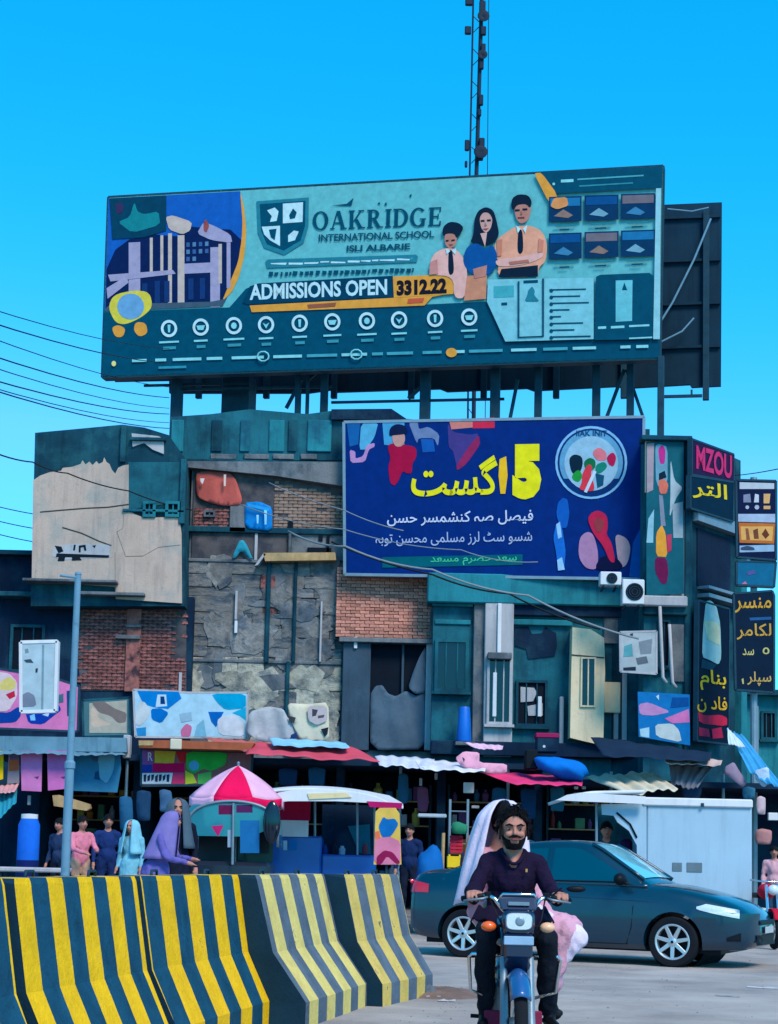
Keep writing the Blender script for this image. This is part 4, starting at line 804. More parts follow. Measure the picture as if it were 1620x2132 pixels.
# tall hanging poster with figures, on the front of the corner building
t = sign(FC, [(1346, 920), (1424, 918), (1424, 1236), (1346, 1240)], .16, (22, 96, 112), 'hanging_poster', 'tall teal poster with pink, orange and maroon figure shapes beside the banner', 'poster', .03)
for pts, c in (([(1347, 924), (1362, 922), (1360, 1020), (1347, 1026)], (170, 150, 160)), ([(1364, 928), (1372, 924), (1390, 930), (1390, 1010), (1366, 1012)], (110, 160, 180)), ([(1370, 934), (1380, 926), (1386, 938), (1384, 966), (1374, 966)], (196, 50, 140)), ([(1370, 1002), (1382, 996), (1392, 1008), (1388, 1028), (1374, 1028)], (226, 116, 96)), ([(1372, 986), (1384, 980), (1388, 994), (1372, 1000)], (14, 40, 60)), ([(1372, 1030), (1380, 1032), (1386, 1095), (1376, 1095)], (130, 140, 160)), ([(1396, 952), (1404, 1000), (1422, 1016), (1406, 1040), (1394, 1080), (1396, 1030)], (170, 190, 200)), ([(1366, 1110), (1378, 1092), (1386, 1110), (1390, 1160), (1366, 1158)], (236, 160, 60)), ([(1364, 1160), (1388, 1162), (1392, 1190), (1388, 1216), (1376, 1214), (1364, 1190)], (110, 26, 76)), ([(1388, 1114), (1398, 1112), (1398, 1146), (1390, 1150)], (206, 60, 96)), ([(1350, 1080), (1362, 1060), (1360, 1130), (1346, 1130)], (140, 190, 205)), ([(1400, 1050), (1422, 1044), (1422, 1120), (1402, 1120)], (150, 170, 180))): pr(FC, pts, .166, ink(*c), t)
for i, (x, y0, y1) in enumerate(((1374, 1262, 1410), (1394, 1300, 1420))):
    o = MB().tube([FC.pt(x, y0, .3), FC.pt(x + 3, (y0 + y1) / 2, .32), FC.pt(x + 6, y1, .3), FC.pt(x + 14, y1 + 12, .3)], .04, 8).build('white_conduit', m_greywhite, smooth=True)
    tag(o, ('longer left', 'shorter right')[i] + ' white conduit bent at its end below the hanging poster', 'conduit')
def ac_unit(F, x0, y0, x1, y1, n, label):
    u0, u1, w0, w1 = F.rect(x0, y0, x1, y1, n); t = thing('air_conditioner', label, 'air conditioner', F.P((u0 + u1) / 2, w0, n - .2))
    MB().fbox(F, u0, u1, w0, w1, n - .35, n).build('casing', m_white, t, bevel=.02); r_ = min(u1 - u0, w1 - w0) * .4
    c = F.P(u0 + (u1 - u0) * .55, (w0 + w1) / 2, n + .004); mb = MB(); mb.lathe([(.001, 0), (r_, 0), (r_, -.015), (r_ * .9, -.02)], c, 'Y', 20); mb.build('fan_opening', m_dark, t)
    for k in range(3): MB().lathe([(r_ * (.3 + .28 * k), -.03), (r_ * (.3 + .28 * k) + .012, -.03), (r_ * (.3 + .28 * k) + .012, -.02), (r_ * (.3 + .28 * k), -.02)], c, 'Y', 20, cap=False).build('grille_ring', m_steel, t)
    for uu in (u0 + .1, u1 - .1): MB().fbox(F, uu - .02, uu + .02, w0 - .06, w0 - .002, n - .7, n + .02).build('bracket', m_steel, t)
ac_unit(FC, 1296, 1206, 1342, 1258, .5, 'larger boxy white air conditioner under the right end of the banner')
ac_unit(FC, 1250, 1190, 1294, 1218, .45, 'smaller white air conditioner left of the larger one under the banner')
t = sign(FC, [(1291, 1316), (1367, 1314), (1367, 1403), (1292, 1398)], .3, (176, 186, 190), 'white_poster_board', 'square white board with grey smudged picture beside the cream pier', 'board', .06, m_greywhite)
for pts, c in (([(1300, 1345), (1316, 1340), (1318, 1366), (1298, 1368)], (90, 160, 170)), ([(1330, 1336), (1358, 1330), (1356, 1360), (1334, 1362)], (130, 140, 150)), ([(1324, 1370), (1346, 1366), (1350, 1380), (1328, 1384)], (100, 110, 120)), ([(1298, 1390), (1324, 1388), (1324, 1396), (1298, 1396)], (40, 54, 70)), ([(1312, 1320), (1318, 1318), (1318, 1326), (1312, 1326)], (50, 60, 80))): pr(FC, pts, .306, ink(*c), t)
t = sign(FC, [(1328, 1440), (1436, 1446), (1437, 1552), (1330, 1534)], .42, (20, 118, 184), 'blue_poster', 'bright blue poster with pink and white shapes at the corner building', 'poster', .06)
for pts, c in (([(1330, 1466), (1350, 1462), (1398, 1482), (1362, 1490), (1332, 1488)], (196, 140, 190)), ([(1384, 1496), (1434, 1476), (1436, 1504), (1400, 1506)], (216, 120, 180)), ([(1364, 1508), (1400, 1506), (1414, 1520), (1420, 1546), (1366, 1534)], (196, 206, 206)), ([(1332, 1518), (1352, 1514), (1352, 1536), (1334, 1533)], (170, 210, 225)), ([(1366, 1450), (1372, 1446), (1372, 1458)], (200, 220, 230)), ([(1400, 1452), (1434, 1452), (1434, 1470), (1396, 1474)], (10, 80, 150))): pr(FC, pts, .426, ink(*c), t)

# ---------------------------------------------------------------- signs on the pole at the right edge
FP = Frame(0, 38.5, 0)
pt_ = thing('sign_pole', 'steel pole carrying the stacked signs at the right edge', 'pole', atz(1574, 1900, 0) * 0 + Vector((FP.uw(1574, 1400)[0], 38.7, 0)))
MB().tube([(FP.uw(1574, 1400)[0], 38.72, 0), (FP.uw(1574, 1400)[0], 38.72, FP.uw(1574, 990)[1])], .08, 10).build('shaft', m_steelhi, pt_)
for y in (1010, 1150, 1200, 1245, 1430): MB().bar(FP.pt(1540, y, -.14), FP.pt(1608, y, -.14), .05).build('bracket', m_steelhi, pt_)
t = sign(FP, [(1533, 999), (1616, 1001), (1616, 1166), (1535, 1160)], 0, (14, 30, 66), 'menu_sign', 'dark framed food sign with orange picture, topmost on the right pole', edge=m_steel)
for pts, c in (([(1540, 1004), (1612, 1006), (1612, 1018), (1540, 1018)], (190, 196, 204)), ([(1548, 1030), (1562, 1028), (1564, 1046), (1548, 1046)], (130, 136, 160)), ([(1572, 1028), (1580, 1030), (1580, 1046), (1570, 1046)], (205, 210, 220)), ([(1590, 1028), (1604, 1028), (1602, 1048), (1590, 1048)], (222, 170, 110)), (ring(1556, 1056, 4, 4, 8), (180, 186, 200)), (ring(1576, 1056, 5, 5, 8), (180, 186, 200)), ([(1590, 1053), (1604, 1053), (1604, 1060), (1590, 1060)], (222, 170, 110)), ([(1537, 1070), (1615, 1070), (1615, 1088), (1537, 1086)], (170, 186, 210)), ([(1538, 1088), (1614, 1090), (1612, 1132), (1540, 1130)], (196, 110, 50)), ([(1542, 1096), (1610, 1096), (1608, 1126), (1544, 1124)], (226, 168, 96)), ([(1552, 1100), (1558, 1100), (1562, 1124), (1554, 1124)], (150, 90, 60)), ([(1568, 1104), (1578, 1100), (1580, 1122), (1570, 1122)], (120, 70, 50)), ([(1586, 1112), (1594, 1100), (1602, 1114), (1594, 1122)], (110, 60, 40)), ([(1540, 1136), (1612, 1134), (1612, 1148), (1540, 1150)], (150, 180, 205)), ([(1542, 1140), (1556, 1136), (1570, 1140), (1572, 1146), (1542, 1146)], (60, 80, 110))): pr(FP, pts, .006, ink(*c), t)
t = sign(FP, [(1534, 1168), (1616, 1170), (1612, 1222), (1534, 1218)], -.02, (20, 104, 140), 'small_teal_sign', 'small plain teal sign between the food sign and the black script sign', edge=m_steel); pr(FP, [(1554, 1192), (1568, 1186), (1574, 1194), (1558, 1198)], -.012, ink(90, 90, 150), t); pr(FP, [(1544, 1216), (1552, 1210), (1556, 1216)], -.012, ink(200, 120, 150), t)
t = sign(FP, [(1528, 1236), (1608, 1230), (1612, 1240), (1612, 1442), (1532, 1436)], .02, (14, 36, 58), 'script_sign', 'tall black sign with four rows of ochre script at the right edge', edge=m_steel)
for s_, x0, y0, x1, y1, c in (('\u0645\u0646\u0633\u0631', 1530, 1244, 1606, 1276, (214, 160, 60)), ('\u0644\u06a9\u0627\u0645\u0631', 1534, 1298, 1606, 1332, (206, 160, 74)), ('\u0633\u062f', 1546, 1350, 1570, 1364, (200, 190, 120)), ('\u0665', 1588, 1348, 1602, 1362, (200, 190, 120)), ('\u0633\u067e\u0644\u0631', 1556, 1398, 1606, 1428, (206, 170, 100))): text(FP, s_, x0, y0, x1, y1, .03, ink(*c), 'lettering', t, .012, urdu=True)
pr(FP, [(1544, 1414), (1548, 1412), (1549, 1424), (1546, 1424)], .03, ink(200, 190, 120), t); pr(FP, [(1560, 1286), (1606, 1284), (1606, 1290), (1562, 1292)], .028, ink(40, 90, 140), t)

# ---------------------------------------------------------------- pole with white box sign at left
px_ = (85 - CX) / FPX * 24
pb = atz(82, 1970, 0)
sp_ = thing('street_pole', 'slim blue-grey street pole standing behind the striped barriers at left', 'pole', Vector((pb.x, 24, 0)))
m_pole = mat('blue_grey_pole', S(98, 138, 160), .5, .12, 3, .05, 40, grime=.3)
ptop = at(110, 1195, 24); MB().tube([(pb.x, 24, 0), (pb.x, 24, 1.6), (pb.x, 24, 2.4)], .062, 12).build('lower_shaft', m_pole, sp_, smooth='auto')
MB().tube([(pb.x, 24, 2.4), (pb.x, 24, ptop.z)], [.05, .044], 12).build('upper_shaft', m_pole, sp_, smooth='auto'); MB().lathe([(.075, 2.36), (.075, 2.44), (.052, 2.47)], (pb.x, 24, 0), seg=14).build('collar', m_pole, sp_)
MB().lathe([(.16, 0), (.16, .02), (.07, .05)], (pb.x, 24, .004), seg=14).build('base_plate', m_pole, sp_); MB().lathe([(.05, ptop.z), (.04, ptop.z + .03), (.001, ptop.z + .04)], (pb.x, 24, 0), seg=12).build('cap', m_pole, sp_)
MB().tube([(pb.x - .25, 23.98, ptop.z - .02), (pb.x + .02, 23.98, ptop.z - .05)], .02, 8).build('arm', m_pole, sp_)
FW = Frame(0, 23.85, 0)
t = sign(FW, [(43, 1337), (119, 1335), (115, 1480), (44, 1482)], .02, (172, 194, 204), 'white_box_sign', 'worn white box sign strapped to the street pole', dep=.1, edge=m_white)
for pts, c in (([(52, 1352), (58, 1350), (60, 1358), (53, 1360)], (120, 140, 150)), ([(50, 1374), (64, 1372), (70, 1380), (54, 1379)], (60, 80, 96)), ([(40, 1396), (46, 1392), (46, 1404), (42, 1404)], (30, 40, 54)), ([(74, 1392), (79, 1391), (78, 1400), (74, 1400)], (50, 64, 80)), ([(44, 1448), (58, 1440), (72, 1448), (76, 1470), (44, 1472)], (120, 130, 150)), ([(88, 1342), (92, 1342), (90, 1478), (86, 1478)], (120, 150, 164))): pr(FW, pts, .024, ink(*c), t)

# ---------------------------------------------------------------- low street front: signboards and awnings
FK = Frame(0, 37, 0)
t = sign(FK, [(-14, 1390), (116, 1412), (165, 1428), (162, 1523), (-14, 1516)], .1, (222, 122, 176), 'pink_signboard', 'wide pink signboard with blue and yellow shapes behind the street pole', edge=m_steel)
for pts, c in (([(-10, 1398), (20, 1402), (36, 1420), (36, 1450), (18, 1480), (-10, 1482)], (226, 200, 206)), ([(0, 1420), (20, 1408), (34, 1420), (30, 1436), (0, 1438)], (232, 206, 120)), ([(12, 1446), (30, 1438), (32, 1450), (20, 1456)], (206, 40, 70)), ([(-10, 1482), (18, 1484), (40, 1470), (44, 1490), (32, 1504), (-10, 1506)], (10, 64, 150)), ([(52, 1480), (82, 1468), (120, 1462), (128, 1478), (112, 1490), (90, 1508), (60, 1506)], (10, 58, 160)), ([(62, 1490), (72, 1486), (74, 1500), (64, 1500)], (130, 190, 230)), ([(88, 1488), (104, 1482), (100, 1492)], (190, 210, 235)), ([(139, 1438), (152, 1438), (152, 1494), (140, 1490)], (20, 70, 120)), ([(118, 1448), (132, 1444), (132, 1462), (120, 1464)], (70, 110, 130))): pr(FK, pts, .106, ink(*c), t)
t = sign(FK, [(172, 1458), (270, 1452), (270, 1532), (174, 1534)], 0, (74, 116, 124), 'framed_poster', 'teal framed poster with tan and brown shapes beside the pink signboard', 'poster', .08, m_tealdk)
for pts, c in (([(186, 1464), (264, 1458), (264, 1526), (186, 1526)], (176, 170, 156)), ([(190, 1462), (216, 1460), (240, 1476), (264, 1484), (262, 1504), (246, 1506), (230, 1490), (206, 1484)], (126, 112, 108)), ([(190, 1470), (206, 1484), (202, 1492), (214, 1500), (234, 1508), (190, 1516)], (206, 180, 160))): pr(FK, pts, .008, ink(*c), t)
m_tin = mat('blue_grey_tin', S(96, 134, 152), .5, .2, 1.5, .15, 8, streak=.35, grime=.35)
t = thing('tin_awning', 'long blue-grey tin awning under the pink signboard', 'awning', FK.pt(120, 1568))
MB().ppoly(FK, [(-20, 1532), (262, 1536), (264, 1566), (-20, 1562)], .02, .5).build('fascia', m_tin, t); part(FK, 256, 1530, 270, 1578, 0, .3, m_greywhite, t, 'end_post')
o = sheet(FK, [(-20, 1556), (258, 1562), (262, 1572), (-20, 1566)], [0, 0, .9, .9], m_tin, 'slope', t, 40, 4, .025, .01, 2, 14)
for i, (x0, x1, c, lab) in enumerate(((43, 88, (216, 128, 190), 'left of two pink hanging boards behind the street pole'), (98, 141, (206, 112, 180), 'right of two pink hanging boards behind the street pole'))):
    t = sign(FK, [(x0, 1563), (x1, 1564), (x1 - 2, 1648 - i * 6), (x0 + 2, 1646)], .55, c, 'pink_hanging_board', lab, 'board', .04); pr(FK, [(x0 + 28, 1618), (x0 + 38, 1616), (x0 + 36, 1622)], .556, ink(120, 60, 110), t)
t = sign(FK, [(141, 1566), (250, 1570), (252, 1600), (244, 1650), (142, 1646)], .3, (56, 128, 166), 'shop_shutter', 'worn blue-grey shop panel beside the pink hanging boards', 'shutter', .05)
for pts, c in (([(196, 1572), (240, 1570), (236, 1606), (222, 1632), (206, 1618), (206, 1590)], (112, 170, 196)), ([(186, 1570), (206, 1570), (204, 1586), (192, 1582)], (70, 100, 130)), ([(198, 1608), (206, 1604), (208, 1624), (196, 1622)], (30, 80, 120))): pr(FK, pts, .306, ink(*c), t)
t = sign(FK, [(-10, 1562), (7, 1564), (6, 1622), (-10, 1626)], .6, (240, 196, 20), 'yellow_board', 'bright yellow board cut off by the left edge', 'board', .04)
t = sign(FK, [(18, 1570), (40, 1572), (40, 1630), (15, 1632)], .5, (150, 140, 150), 'striped_board', 'small grey and orange board between yellow and pink boards', 'board', .04); pr(FK, [(19, 1582), (39, 1582), (39, 1604), (18, 1606)], .506, ink(190, 96, 60), t); pr(FK, [(20, 1572), (39, 1573), (39, 1582), (20, 1582)], .506, ink(110, 90, 130), t)
t = tag(MB().ppoly(FK, [(109, 1656), (124, 1655), (186, 1674), (188, 1683), (180, 1688), (112, 1678)], .3, .5).build('tan_plank', m_wood), 'tilted tan plank sign hanging under the blue shop panel', 'plank')
# blue and white mural banner
t = sign(FK, [(278, 1436), (330, 1438), (392, 1442), (516, 1442), (514, 1536), (282, 1534)], .1, (170, 210, 228), 'mural_banner', 'blue and white shop banner above the brown timber beam', 'banner', .04, m_greywhite)
for pts, c in (([(286, 1438), (372, 1440), (378, 1454), (350, 1476), (320, 1472), (300, 1466), (292, 1452)], (0, 124, 200)), ([(328, 1446), (346, 1446), (348, 1470), (324, 1472)], (190, 214, 228)), ([(334, 1450), (342, 1450), (344, 1466), (334, 1466)], (0, 60, 120)), ([(288, 1464), (300, 1460), (312, 1476), (310, 1492), (292, 1512), (280, 1506)], (196, 204, 208)), ([(314, 1476), (334, 1474), (352, 1484), (336, 1506), (316, 1498)], (0, 110, 190)), ([(440, 1444), (512, 1444), (512, 1474), (470, 1478), (452, 1462)], (0, 160, 205)), ([(434, 1482), (466, 1482), (450, 1514), (440, 1502)], (0, 100, 180)), ([(484, 1484), (512, 1472), (512, 1500), (500, 1490)], (20, 170, 210)), ([(452, 1500), (464, 1490), (490, 1488), (510, 1510), (508, 1534), (456, 1530)], (205, 210, 218)), ([(410, 1510), (424, 1498), (430, 1534), (404, 1534)], (120, 180, 205)), ([(376, 1520), (388, 1506), (400, 1512), (396, 1534), (378, 1534)], (200, 110, 150)), ([(374, 1486), (398, 1482), (400, 1500), (378, 1504)], (150, 185, 205)), ([(284, 1516), (304, 1514), (304, 1532), (286, 1532)], (40, 140, 200))): pr(FK, pts, .106, ink(*c), t)
# torn sheets right of it
m_sheet = mat('torn_grey_sheet', S(166, 168, 172), .85, .16, 2, .3, 12, grime=.35); m_sheetc = mat('torn_cream_sheet', S(196, 188, 166), .85, .12, 2, .2, 15, grime=.25)
tag(drape(FK, [(520, 1482), (560, 1470), (590, 1476), (600, 1496), (622, 1510), (626, 1540), (600, 1548), (540, 1544), (510, 1524)], .25, m_sheet, 'torn_sheet', None, .07, 12), 'crumpled grey sheet hung above the red awning', 'sheet')
t = tag(drape(FK, [(598, 1464), (640, 1466), (684, 1462), (686, 1544), (624, 1542), (606, 1500)], .3, m_sheetc, 'torn_poster', None, .03, 13), 'torn cream poster with dark marks right of the grey sheet', 'poster')
for pts, c in (([(640, 1470), (680, 1470), (682, 1500), (660, 1510), (642, 1500)], (190, 176, 176)), ([(650, 1476), (662, 1478), (658, 1490), (650, 1492)], (70, 66, 76)), ([(662, 1490), (676, 1488), (674, 1494), (662, 1496)], (90, 80, 90)), ([(668, 1518), (684, 1514), (682, 1528), (676, 1534)], (30, 40, 50)), ([(600, 1490), (616, 1494), (612, 1506), (602, 1502)], (60, 64, 70)), ([(606, 1530), (618, 1524), (618, 1538), (604, 1538)], (30, 60, 110))): pr(FK, pts, .36, ink(*c), t)
m_beam = mat('brown_beam', S(156, 84, 58), .8, .2, 4, .2, 40, streak=.2)
t = thing('timber_beam', 'long orange-brown timber beam above the colourful shop sign', 'beam', FK.pt(400, 1560)); MB().ppoly(FK, [(288, 1541), (360, 1541), (530, 1547), (520, 1562), (290, 1556)], .2, .9).build('beam', m_beam, t); part(FK, 354, 1538, 378, 1560, .85, .93, m_sheetc, t, 'nailed_card'); MB().ppoly(FK, [(289, 1542), (320, 1542), (318, 1552), (289, 1552)], .9, .92).build('paint_end', m_wood, t)
t = sign(FK, [(294, 1560), (526, 1566), (522, 1634), (294, 1636)], .3, (150, 92, 92), 'colourful_shop_sign', 'multicoloured shop sign with red, yellow and green panels above the umbrella', edge=m_steel)
for pts, c in (([(296, 1562), (320, 1562), (320, 1592), (296, 1592)], (150, 80, 140)), ([(322, 1562), (366, 1563), (362, 1590), (322, 1588)], (222, 178, 60)), ([(366, 1563), (388, 1564), (386, 1588), (374, 1586)], (214, 40, 50)), ([(296, 1592), (318, 1592), (318, 1608), (296, 1608)], (40, 60, 150)), ([(318, 1590), (384, 1588), (384, 1608), (318, 1608)], (222, 14, 84)), ([(388, 1564), (474, 1566), (470, 1592), (440, 1606), (424, 1600), (402, 1612), (388, 1600)], (50, 176, 70)), ([(296, 1610), (360, 1609), (356, 1632), (296, 1632)], (206, 214, 222)), ([(360, 1609), (384, 1609), (384, 1632), (358, 1632)], (222, 60, 110)), ([(386, 1604), (402, 1612), (410, 1630), (386, 1633)], (200, 206, 60)), (ring(404, 1594, 11, 11, 12), (90, 170, 206)), ([(474, 1567), (525, 1568), (522, 1632), (470, 1632), (476, 1600)], (150, 100, 104)), ([(412, 1612), (440, 1606), (440, 1632), (412, 1632)], (90, 180, 90))): pr(FK, pts, .306, ink(*c), t)
for k in range(7): pr(FK, [(299 + k * 8, 1613 + (k % 2) * 3), (305 + k * 8, 1612), (304 + k * 8, 1628 - (k % 3) * 3), (299 + k * 8, 1627)], .312, ink(40, 50, 80), t, 'lettering_stroke')
text(FK, 'R', 308, 1566, 318, 1584, .312, ink(230, 200, 220), 'lettering', t, .02)

# canopy added to shade the shop row, and the shops under it
cn = thing('shop_row', 'dark row of open shops under an added low shade canopy behind the street', 'shop', FK.P(2, 0))
m_can = mat('shade_canopy', S(20, 46, 70), .8, .2, 2, .15, 20, grime=.3)
zc = FK.uw(900, 1598, 0)[1]
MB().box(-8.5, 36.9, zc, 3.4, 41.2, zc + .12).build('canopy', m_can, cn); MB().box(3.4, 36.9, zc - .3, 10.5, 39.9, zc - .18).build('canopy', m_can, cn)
MB().box(-9, 41.0, .13, 3.2, 41.25, zc).build('back_wall', m_navy, cn); MB().box(3.2, 39.6, .13, 10.2, 39.85, zc - .3).build('back_wall', m_navy, cn)  # interior darkness put into the navy of the back walls
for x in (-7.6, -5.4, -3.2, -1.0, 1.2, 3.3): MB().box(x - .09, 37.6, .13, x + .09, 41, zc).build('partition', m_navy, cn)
for x in (-8.4, -5.55, -2.9, .3, 2.6, 4.8, 7.2): MB().tube([(x, 37.0, .13), (x, 37.0, zc)], .035, 8).build('post', m_steelhi, cn)
# ---------------------------------------------------------------- striped concrete barriers
def stripe_mat(name, dark, yellow, period, phase, wear):
    mt = mat(name, dark, .75, .28, 4, .35, 35, grime=.5); t = mt.node_tree; N = t.nodes; L = t.links; b = N['Principled BSDF']
    tc = next(n for n in N if n.type == 'TEX_COORD'); base = b.inputs['Base Color'].links[0].from_socket
    nz = N.new('ShaderNodeTexNoise'); nz.inputs['Scale'].default_value = 14; nz.inputs['Detail'].default_value = 5; L.new(tc.outputs['Object'], nz.inputs['Vector'])
    sx = N.new('ShaderNodeSeparateXYZ'); L.new(tc.outputs['Object'], sx.inputs[0])
    def mth(op, a, b_=None):
        n = N.new('ShaderNodeMath'); n.operation = op
        for i, v in enumerate((a, b_)):
            if v is None: continue
            if hasattr(v, 'is_output'): L.new(v, n.inputs[i])
            else: n.inputs[i].default_value = v
        return n.outputs[0]
    e = mth('ADD', mth('DIVIDE', sx.outputs[0], period), mth('MULTIPLY', mth('SUBTRACT', nz.outputs['Fac'], .5), .025)); fr_ = mth('FRACT', mth('ADD', e, phase))
    isy = mth('LESS_THAN', fr_, .5)
    nz2 = N.new('ShaderNodeTexNoise'); nz2.inputs['Scale'].default_value = 5.5; nz2.inputs['Detail'].default_value = 9; nz2.inputs['Roughness'].default_value = .75; L.new(tc.outputs['Object'], nz2.inputs['Vector'])
    chip = N.new('ShaderNodeMapRange'); chip.inputs['From Min'].default_value = wear; chip.inputs['From Max'].default_value = wear + .03; L.new(nz2.outputs['Fac'], chip.inputs['Value'])
    yel = N.new('ShaderNodeMix'); yel.data_type = 'RGBA'; yel.blend_type = 'MULTIPLY'; yel.inputs[0].default_value = 1; yel.inputs[6].default_value = (*yellow, 1)
    mr = N.new('ShaderNodeMapRange'); mr.inputs['From Min'].default_value = .3; mr.inputs['From Max'].default_value = .7; mr.inputs['To Min'].default_value = .72; mr.inputs['To Max'].default_value = 1.1; L.new(nz2.outputs['Fac'], mr.inputs['Value']); L.new(mr.outputs[0], yel.inputs[7])
    mx = N.new('ShaderNodeMix'); mx.data_type = 'RGBA'; L.new(isy, mx.inputs[0]); L.new(base, mx.inputs[6]); L.new(yel.outputs[2], mx.inputs[7])
    m2 = N.new('ShaderNodeMix'); m2.data_type = 'RGBA'; L.new(chip.outputs[0], m2.inputs[0]); L.new(mx.outputs[2], m2.inputs[6]); m2.inputs[7].default_value = (*S(92, 92, 92), 1)
    L.new(m2.outputs[2], b.inputs['Base Color']); return mt
m_bend = mat('barrier_end_paint', S(16, 48, 66), .8, .2, 3, .2, 30, grime=.3)
def barrier(a, b, off, mt, label, hgt=1.07, seed=0):
    """a, b: near and far point of the road-side top edge; off: how far the toe stands out to the road side"""
    a, b = Vector((*a, 0)), Vector((*b, 0)); L_ = (b - a).length; rz = math.atan2(b.y - a.y, b.x - a.x)
    # local x along the barrier, road side is -y (to the right of the run)
    k = off; tw = .2
    prof = [(0, hgt), (-k * .04, hgt - .03), (-k * .38, hgt * .49), (-k, hgt * .17), (-k, 0), (tw + k * .95, 0), (tw + k * .95, hgt * .17), (tw + k * .38, hgt * .49), (tw + .012, hgt - .03), (tw, hgt)]
    rnd = random.Random(seed); n_ = len(prof); M_ = 14; mb = MB(); vs = []
    for i in range(M_ + 1):
        x = L_ * i / M_
        for j, (y, z) in enumerate(prof):
            jt = .002 if j not in (4, 5) else 0
            ch = .03 * rnd.random() if (i in (0, M_) and j in (3, 4, 0)) else 0
            vs.append((x + (ch if i == 0 else -ch), y + rnd.uniform(-jt, jt), z + rnd.uniform(-jt, jt) * (z > 0)))
    fs = [(i * n_ + j, i * n_ + (j + 1) % n_, (i + 1) * n_ + (j + 1) % n_, (i + 1) * n_ + j) for i in range(M_) for j in range(n_)]
    mb.add(vs, fs, 0); mb.add(vs[:n_], [list(range(n_))], 1); mb.add(vs[-n_:], [list(range(n_ - 1, -1, -1))], 1)
    t = thing('striped_barrier', label, 'barrier', a, rz, 'striped concrete barriers', world=False)
    o = mb.build('body', [mt, m_bend], t)
    bm = bmesh.new(); bm.from_mesh(o.data); bmesh.ops.remove_doubles(bm, verts=bm.verts, dist=.0005); bmesh.ops.recalc_face_normals(bm, faces=bm.faces); bm.to_mesh(o.data); bm.free()
    for x in (L_ * .25, L_ * .75): MB().tube([(x - .06, tw / 2, hgt - .02), (x - .05, tw / 2, hgt + .03), (x + .05, tw / 2, hgt + .03), (x + .06, tw / 2, hgt - .02)], .009, 6).build('lifting_loop', m_steel, t, smooth=True)
    return t
DK, YL = S(20, 74, 98), S(244, 190, 20)
DK2, YL2 = S(88, 102, 116), S(222, 200, 116)
barrier((-2.22, 6.3), (-1.83, 8.36), .26, stripe_mat('stripes_a', DK, YL, .56, .30, .66), 'striped barrier cut off by the left edge of the picture', seed=1)
barrier((-1.80, 8.44), (-1.47, 10.28), .26, stripe_mat('stripes_b', DK, YL, .45, .02, .66), 'bright yellow and dark striped barrier, second from left', seed=2)
barrier((-1.455, 10.36), (-1.03, 12.66), .26, stripe_mat('stripes_c', DK, YL, .575, .46, .65), 'yellow and dark striped barrier, third from left, in the middle of the row', seed=3)
barrier((-.93, 12.5), (-.50, 14.6), .40, stripe_mat('stripes_d', DK2, YL2, .54, .76, .63), 'faded grey and pale yellow barrier with its dark end showing', seed=4)
barrier((-.34, 14.5), (.12, 15.95), .36, stripe_mat('stripes_e', DK2, S(212, 182, 96), .50, .98, .61), 'worn faded barrier farthest along the row, at the bike side end', seed=5)
# rubble and dirt at the end of the row
m_dirt = mat('brown_dirt', S(126, 104, 94), .95, .25, 4, .6, 25)
rnd = random.Random(3)
def dirt(u, v):
    x = .15 + u * .95; y = 15.2 + v * 1.5; d = max(0, 1 - ((u - .4) ** 2 * 5 + (v - .5) ** 2 * 5)); return (x, y, -.004 + .06 * d + .008 * math.sin(u * 37 + v * 23) * d)
tag(MB().grid(dirt, 26, 22).build('dirt_heap', m_dirt, smooth=True, fix=False), 'low heap of brown dirt at the foot of the last barrier', 'dirt')
for i in range(2):
    x, y, r_ = .42 + rnd.uniform(-.1, .25), 15.5 + rnd.uniform(-.2, .5), (.06, .035)[i]; mb = MB(); mb.ball((x, y, r_ * .8), r_ * 1.3, r_, r_, 7, 5)
    for v in mb.v: v += Vector([rnd.uniform(-.2, .2) * r_ for _ in range(3)])
    tag(mb.build('broken_stone', m_concrete), ('larger', 'smaller')[i] + ' broken concrete stone on the dirt by the last barrier', 'stone')
# ---------------------------------------------------------------- the sedan
m_paint = mat('teal_blue_car_paint', S(0, 48, 68), .3, .08, 3, 0, metal=.2, coat=.7, grime=.15)
m_cglass = mat('car_glass', S(0, 62, 80), .05, 0, 1, 0, coat=.4)
m_rubber = mat('tyre_rubber', S(24, 28, 34), .85, .2, 6, .2, 40)
m_alloy = mat('alloy_rim', S(196, 204, 208), .3, .05, 2, 0, metal=.7)
m_blackp = mat('black_trim', S(14, 20, 28), .5, .1, 3, .05)
m_chrome = mat('chrome', S(210, 216, 220), .14, .03, 1, 0, metal=1.0)
m_lens = mat('clear_lens', S(196, 212, 220), .1, .1, 20, .1, 60, coat=.6)
m_redlens = mat('red_lens', S(200, 20, 50), .2, .05, 4, 0, coat=.4)
m_orlens = mat('orange_lens', S(236, 96, 24), .25, .05, 4, 0, coat=.4)
def cr(tab, x):        # smooth interpolation through rows (x, a, b, ...)
    n_ = len(tab)
    if x <= tab[0][0]: return tab[0][1:]
    if x >= tab[-1][0]: return tab[-1][1:]
    i = max(k for k in range(n_ - 1) if tab[k][0] <= x); p0, p1, p2, p3 = tab[max(i - 1, 0)], tab[i], tab[i + 1], tab[min(i + 2, n_ - 1)]
    t = (x - p1[0]) / (p2[0] - p1[0]); o = []
    for k in range(1, len(p1)):
        m1 = (p2[k] - p0[k]) / (p2[0] - p0[0]) * (p2[0] - p1[0]); m2 = (p3[k] - p1[k]) / (p3[0] - p1[0]) * (p2[0] - p1[0])
        o.append((2 * t**3 - 3 * t**2 + 1) * p1[k] + (t**3 - 2 * t**2 + t) * m1 + (-2 * t**3 + 3 * t**2) * p2[k] + (t**3 - t**2) * m2)
    return o
